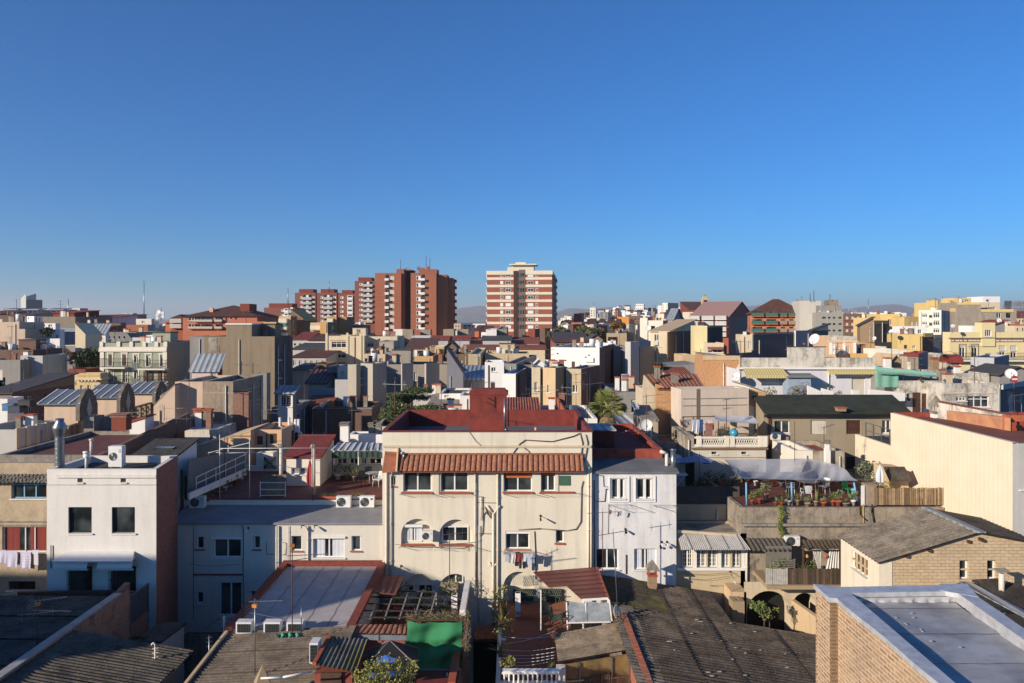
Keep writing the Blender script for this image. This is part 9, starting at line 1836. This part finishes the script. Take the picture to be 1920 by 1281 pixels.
AN=((548,1190,1005,30.6,'tall antenna on the pale felt roof, thickest mast','oYd',.3),(478,1265,1122,27.4,'shorter grey antenna with two orange boxes at the sandy roof','yoY',-.2),(565,1190,1138,29.8,'thick white pipe mast beside the tall antenna','',0),(843,1100,1001,35,'thin mast with a grid aerial and yagi by the cream building edge','Yt',.4),(70,1235,1122,29,'antenna with an orange box over the dark roof at the left','yodY',.1),(1160,1180,996,33.,'leaning bare aluminium antenna above the dark roof','t',.5),(1130,1078,960,36.5,'thin rusty mast in front of the narrow white house','t',.2),
(421,935,820,45,'thin rusty mast on the red terrace','',0),(586,940,815,41.6,'tall rusty antenna mast beside the round white flue','t',0),(660,815,758,60,'low antenna with a long boom behind the white tank wall','Y',.05),(740,810,720,42,'rusty mast at the left corner of the red parapet','Yt',-.4),(896,798,716,46,'wire mast on the red chimney block','y',.3),(993,770,728,52,'crooked antenna behind the red parapet','yd',.2),(1016,770,722,60,'antenna in front of the beige bays, left','Yd',-.2),(1080,770,700,58,'dark mast in front of the right beige bay','yd',.6),(1101,795,718,47,'tall thin mast left of the palm','y',.2),(1152,800,735,48,'antenna with orange box right of the palm','yo',.4),(1212,815,740,48,'antenna with two yagis over the tiled house','yY',.1),(1389,730,640,62,'tall pole right of the orange stone wall','t',0),(1508,690,640,75,'pole with antenna behind the stained parapet','yo',.2),(1490,870,790,45,'thin rusty pole in front of the tan house','',0),(1545,840,800,45.5,'small yellow antenna on the bright red roof','y',.6),(1766,690,660,72,'antenna left of the red roof lantern','y',.2),(1902,790,740,45,'antenna at the right edge over the party wall','yd',.2),
(232,810,765,47,'antenna on the dark red roof at left','Y',.1),(308,790,760,50,'antenna at the end of the brick parapet','Y',0),(331,830,785,48,'thin pole before the pinkish wall','t',0),(411,690,648,70,'thin mast on the pink hut','d',.2),(453,700,678,68,'small antenna before the tan wall','d',0),(474,700,680,68,'second small antenna before the tan wall','d',.3),(470,800,750,56,'tangle of antennas by the red brick strip','yY',.8),(497,800,768,55,'antenna over the peach house','yY',-.2),(91,770,645,95,'tall thin antenna over the lavender party wall','t',0),(88,730,640,85,'second thin antenna over the lavender party wall','t',0),(20,735,718,66,'T-shaped antenna on the long dark brown roof','t',0),(666,640,625,118,'mast on the big cream block','d',0),(741,745,705,80,'mast among the comb bays','',0),(896,700,660,95,'antenna on the beige tower-like block','yd',0),(1380,660,640,96,'antenna behind the dark grey wall','y',0),(751,505,487,320,'wide antenna on the left shaft of the red tower','t',0),(799,500,480,320,'antenna mast on the right shaft of the red tower','t',0),(806,505,483,322,'second antenna mast on the right shaft of the red tower','d',0),(1463,585,568,230,'aerial on the orange apartment roof','t',0),(1526,565,545,214,'thick white mast on the tall pale block','',0),(1519,565,550,214,'thin mast on the tall pale block','',0),(1556,562,552,216,'small mast on the machine room','t',0),(1845,605,590,95,'finial aerial on the yellow turret','',0))
for i,(x,yb,yt,Y_,lb,k,rz) in enumerate(AN): antenna(x,yb,yt,Y_,lb,k,rz,(-.07 if x==1160 else 0),r=.02 if Y_<60 else .03 if Y_<130 else .1,m='steel' if x in (478,565,1160) else 'rusty')
DI=((1155,1150,33.4,.33,'white dish seen edge-on at the foot of the leaning antenna',60,20),(1211,797,49,.4,'dark mesh dish in front of the beige tiled house',0,10),(1382,707,61,.42,'large white dish on the orange stone wall',-60,20),(1384,722,60.8,.2,'small white dish below the large one on the orange stone wall',-50,20),(1528,637,80,.62,'large white dish on the dark gable, seen at an angle',-55,25),(1640,635,100,.28,'white dish in front of the dark brick cube',-60,20),(1671,622,110,.33,'white dish left of the white rooftop wall',-60,20),(1786,612,93,.25,'round dish left of the yellow mansion parapet',-20,30),(1738,612,120,.25,'white dish behind the painted rooftop wall',0,30),(1873,602,100,.3,'dish right of the yellow turret',-20,30),(1895,702,57,.42,'big pale dish at the right edge beside the round sign',-25,25),(1071,768,55,.35,'grey dish seen edge-on before the beige bays',60,20),(1190,762,50,.3,'small tilted dish right of the palm',40,40),(1216,616,130,.5,'white dish on the cream block behind the brown brick house',-30,25),(767,661,108,.5,'white dish on the terrace left of the ochre box',-20,30),(296,586,390,1.4,'distant white dish left of the orange building',0,20))
for x,y,Y_,r,lb,az,el in DI: dish(x,y,Y_,r,lb,az,el,.5 if Y_<90 else .8)
# --- trees: cedar and palm
t=TH('cedar_tree','dark cedar with flat layered boughs behind the cream building','tree',W(765,900,62)); base=t.loc; rng=random.Random(21); tr=M_('bark'); top=W(772,722,62); tr.tube((base.x,62,base.z),(top.x,62,top.z-.3),.22,8,.05); m=M_(leafm('33421f','66743a'))
for (x,y,dx,s_) in ((745,738,-14,1),(770,733,-2,1),(790,730,14,1.1),(748,752,-18,1.1),(740,764,-20,1.2),(758,765,-6,1.2),(782,745,12,1.),(788,765,20,1.2),(805,762,28,1.2),(735,778,-25,1.2),(725,790,-28,1.2),(760,780,0,1.2),(775,728,6,.8),(750,745,-10,.9),(730,775,-22,1.),(798,768,24,1.),(745,795,-10,1.2)):
 c=W(x,y,62+rng.uniform(-1.,1.)); tr.tube((top.x-.1,62,c.z-.25),c-Vector((0,0,.05)),.05,5,.02)
 for j in range(int(620*s_)):
  a=rng.random()*2*pi; r=rng.random()**.5; p=c+Vector((cos(a)*r*.95*s_,sin(a)*r*.8*s_,rng.gauss(0,.07)-.12*r*r)); rnd_leaf(m,p,.08+.04*rng.random(),rng,.8)
t.add('trunk',tr); t.add('crown',m)
t=TH('palm_tree','fan palm with dry skirt standing behind the maroon roofed house','palm',W(1140,900,52)); base=t.loc; rng=random.Random(5); cz=wz(762,52); tr=M_(surf('7a6448',.95,0,.4,8.)); tr.lathe([(.32,base.z),(.28,cz-1.5),(.34,cz-.6),(.2,cz)],10,(base.x,52,0)); m=M_(leafm('5c6c2c','a8a850'))
def fan(c,d,L,r,mm):
 q=c+d*L; tr_=mm; s_=Vector((-d.y,d.x,0)); s_=s_.normalized() if s_.length>.01 else Vector((1,0,0)); upv=d.cross(s_).normalized(); mm.bar(c,q,.02)
 for k in range(15):
  a=-1.5+3*k/14; v=(d*cos(a)+s_*sin(a)).normalized(); tip=q+v*r-Vector((0,0,.18*r*abs(sin(a))+.1)); w_=(v.cross(upv)).normalized()*.017; mm.face(q-w_*.3,q+w_*.3,q+v*r*.6+w_,tip,q+v*r*.6-w_)
for k in range(62):
 a=rng.random()*2*pi; e=rng.uniform(-.5,1.4); d=Vector((cos(a)*cos(e),sin(a)*cos(e),sin(e))); fan(Vector((base.x,52,cz)),d,rng.uniform(.45,.8),rng.uniform(.6,.9),m)
t.add('trunk',tr); t.add('crown',m); m=M_(surf('a08a5c',.95,0,.3,5.))
for k in range(30):
 a=rng.random()*2*pi; d=Vector((cos(a)*.55,sin(a)*.55,-.85)).normalized(); fan(Vector((base.x,52,cz-.3)),d,rng.uniform(.5,.9),rng.uniform(.35,.55),m)
t.add('dry_skirt',m)
for i,(x0,x1,yt,Y_,d_,wl,rf,lb) in enumerate(((700,735,800,58,6,'lgrey','tar','low grey-roofed outbuilding left of the cedar foot'),(735,800,806,56,5,'white','greyroof','low white outbuilding hidden behind the red parapet'),(800,880,795,58,8,'ivory','zinc','low zinc-roofed outbuilding behind the red parapet'),(950,1010,790,56,8,'beige','tile','low tile-roofed outbuilding behind the right red parapet'),(1010,1120,785,57,9,'white','greyroof','low outbuilding left of the palm foot'),(1160,1205,800,53,9,'lgrey','zinc','low zinc-roofed outbuilding right of the palm'),(1150,1240,735,68,9,'dgrey','tar','dark low building behind the palm'),(1262,1300,712,75,5,'ivory','tile','low house behind the tiled roof'),(1700,1760,790,50,5,'lgrey','greyroof','low yard building behind the yellow annex'))):
 B(lb,x0,x1,yt,Y_,d=d_,wall=wl,roof=('flat',.2,rf) if rf!='tile' else ('sf',.8,rf),group='low outbuildings between the rows')
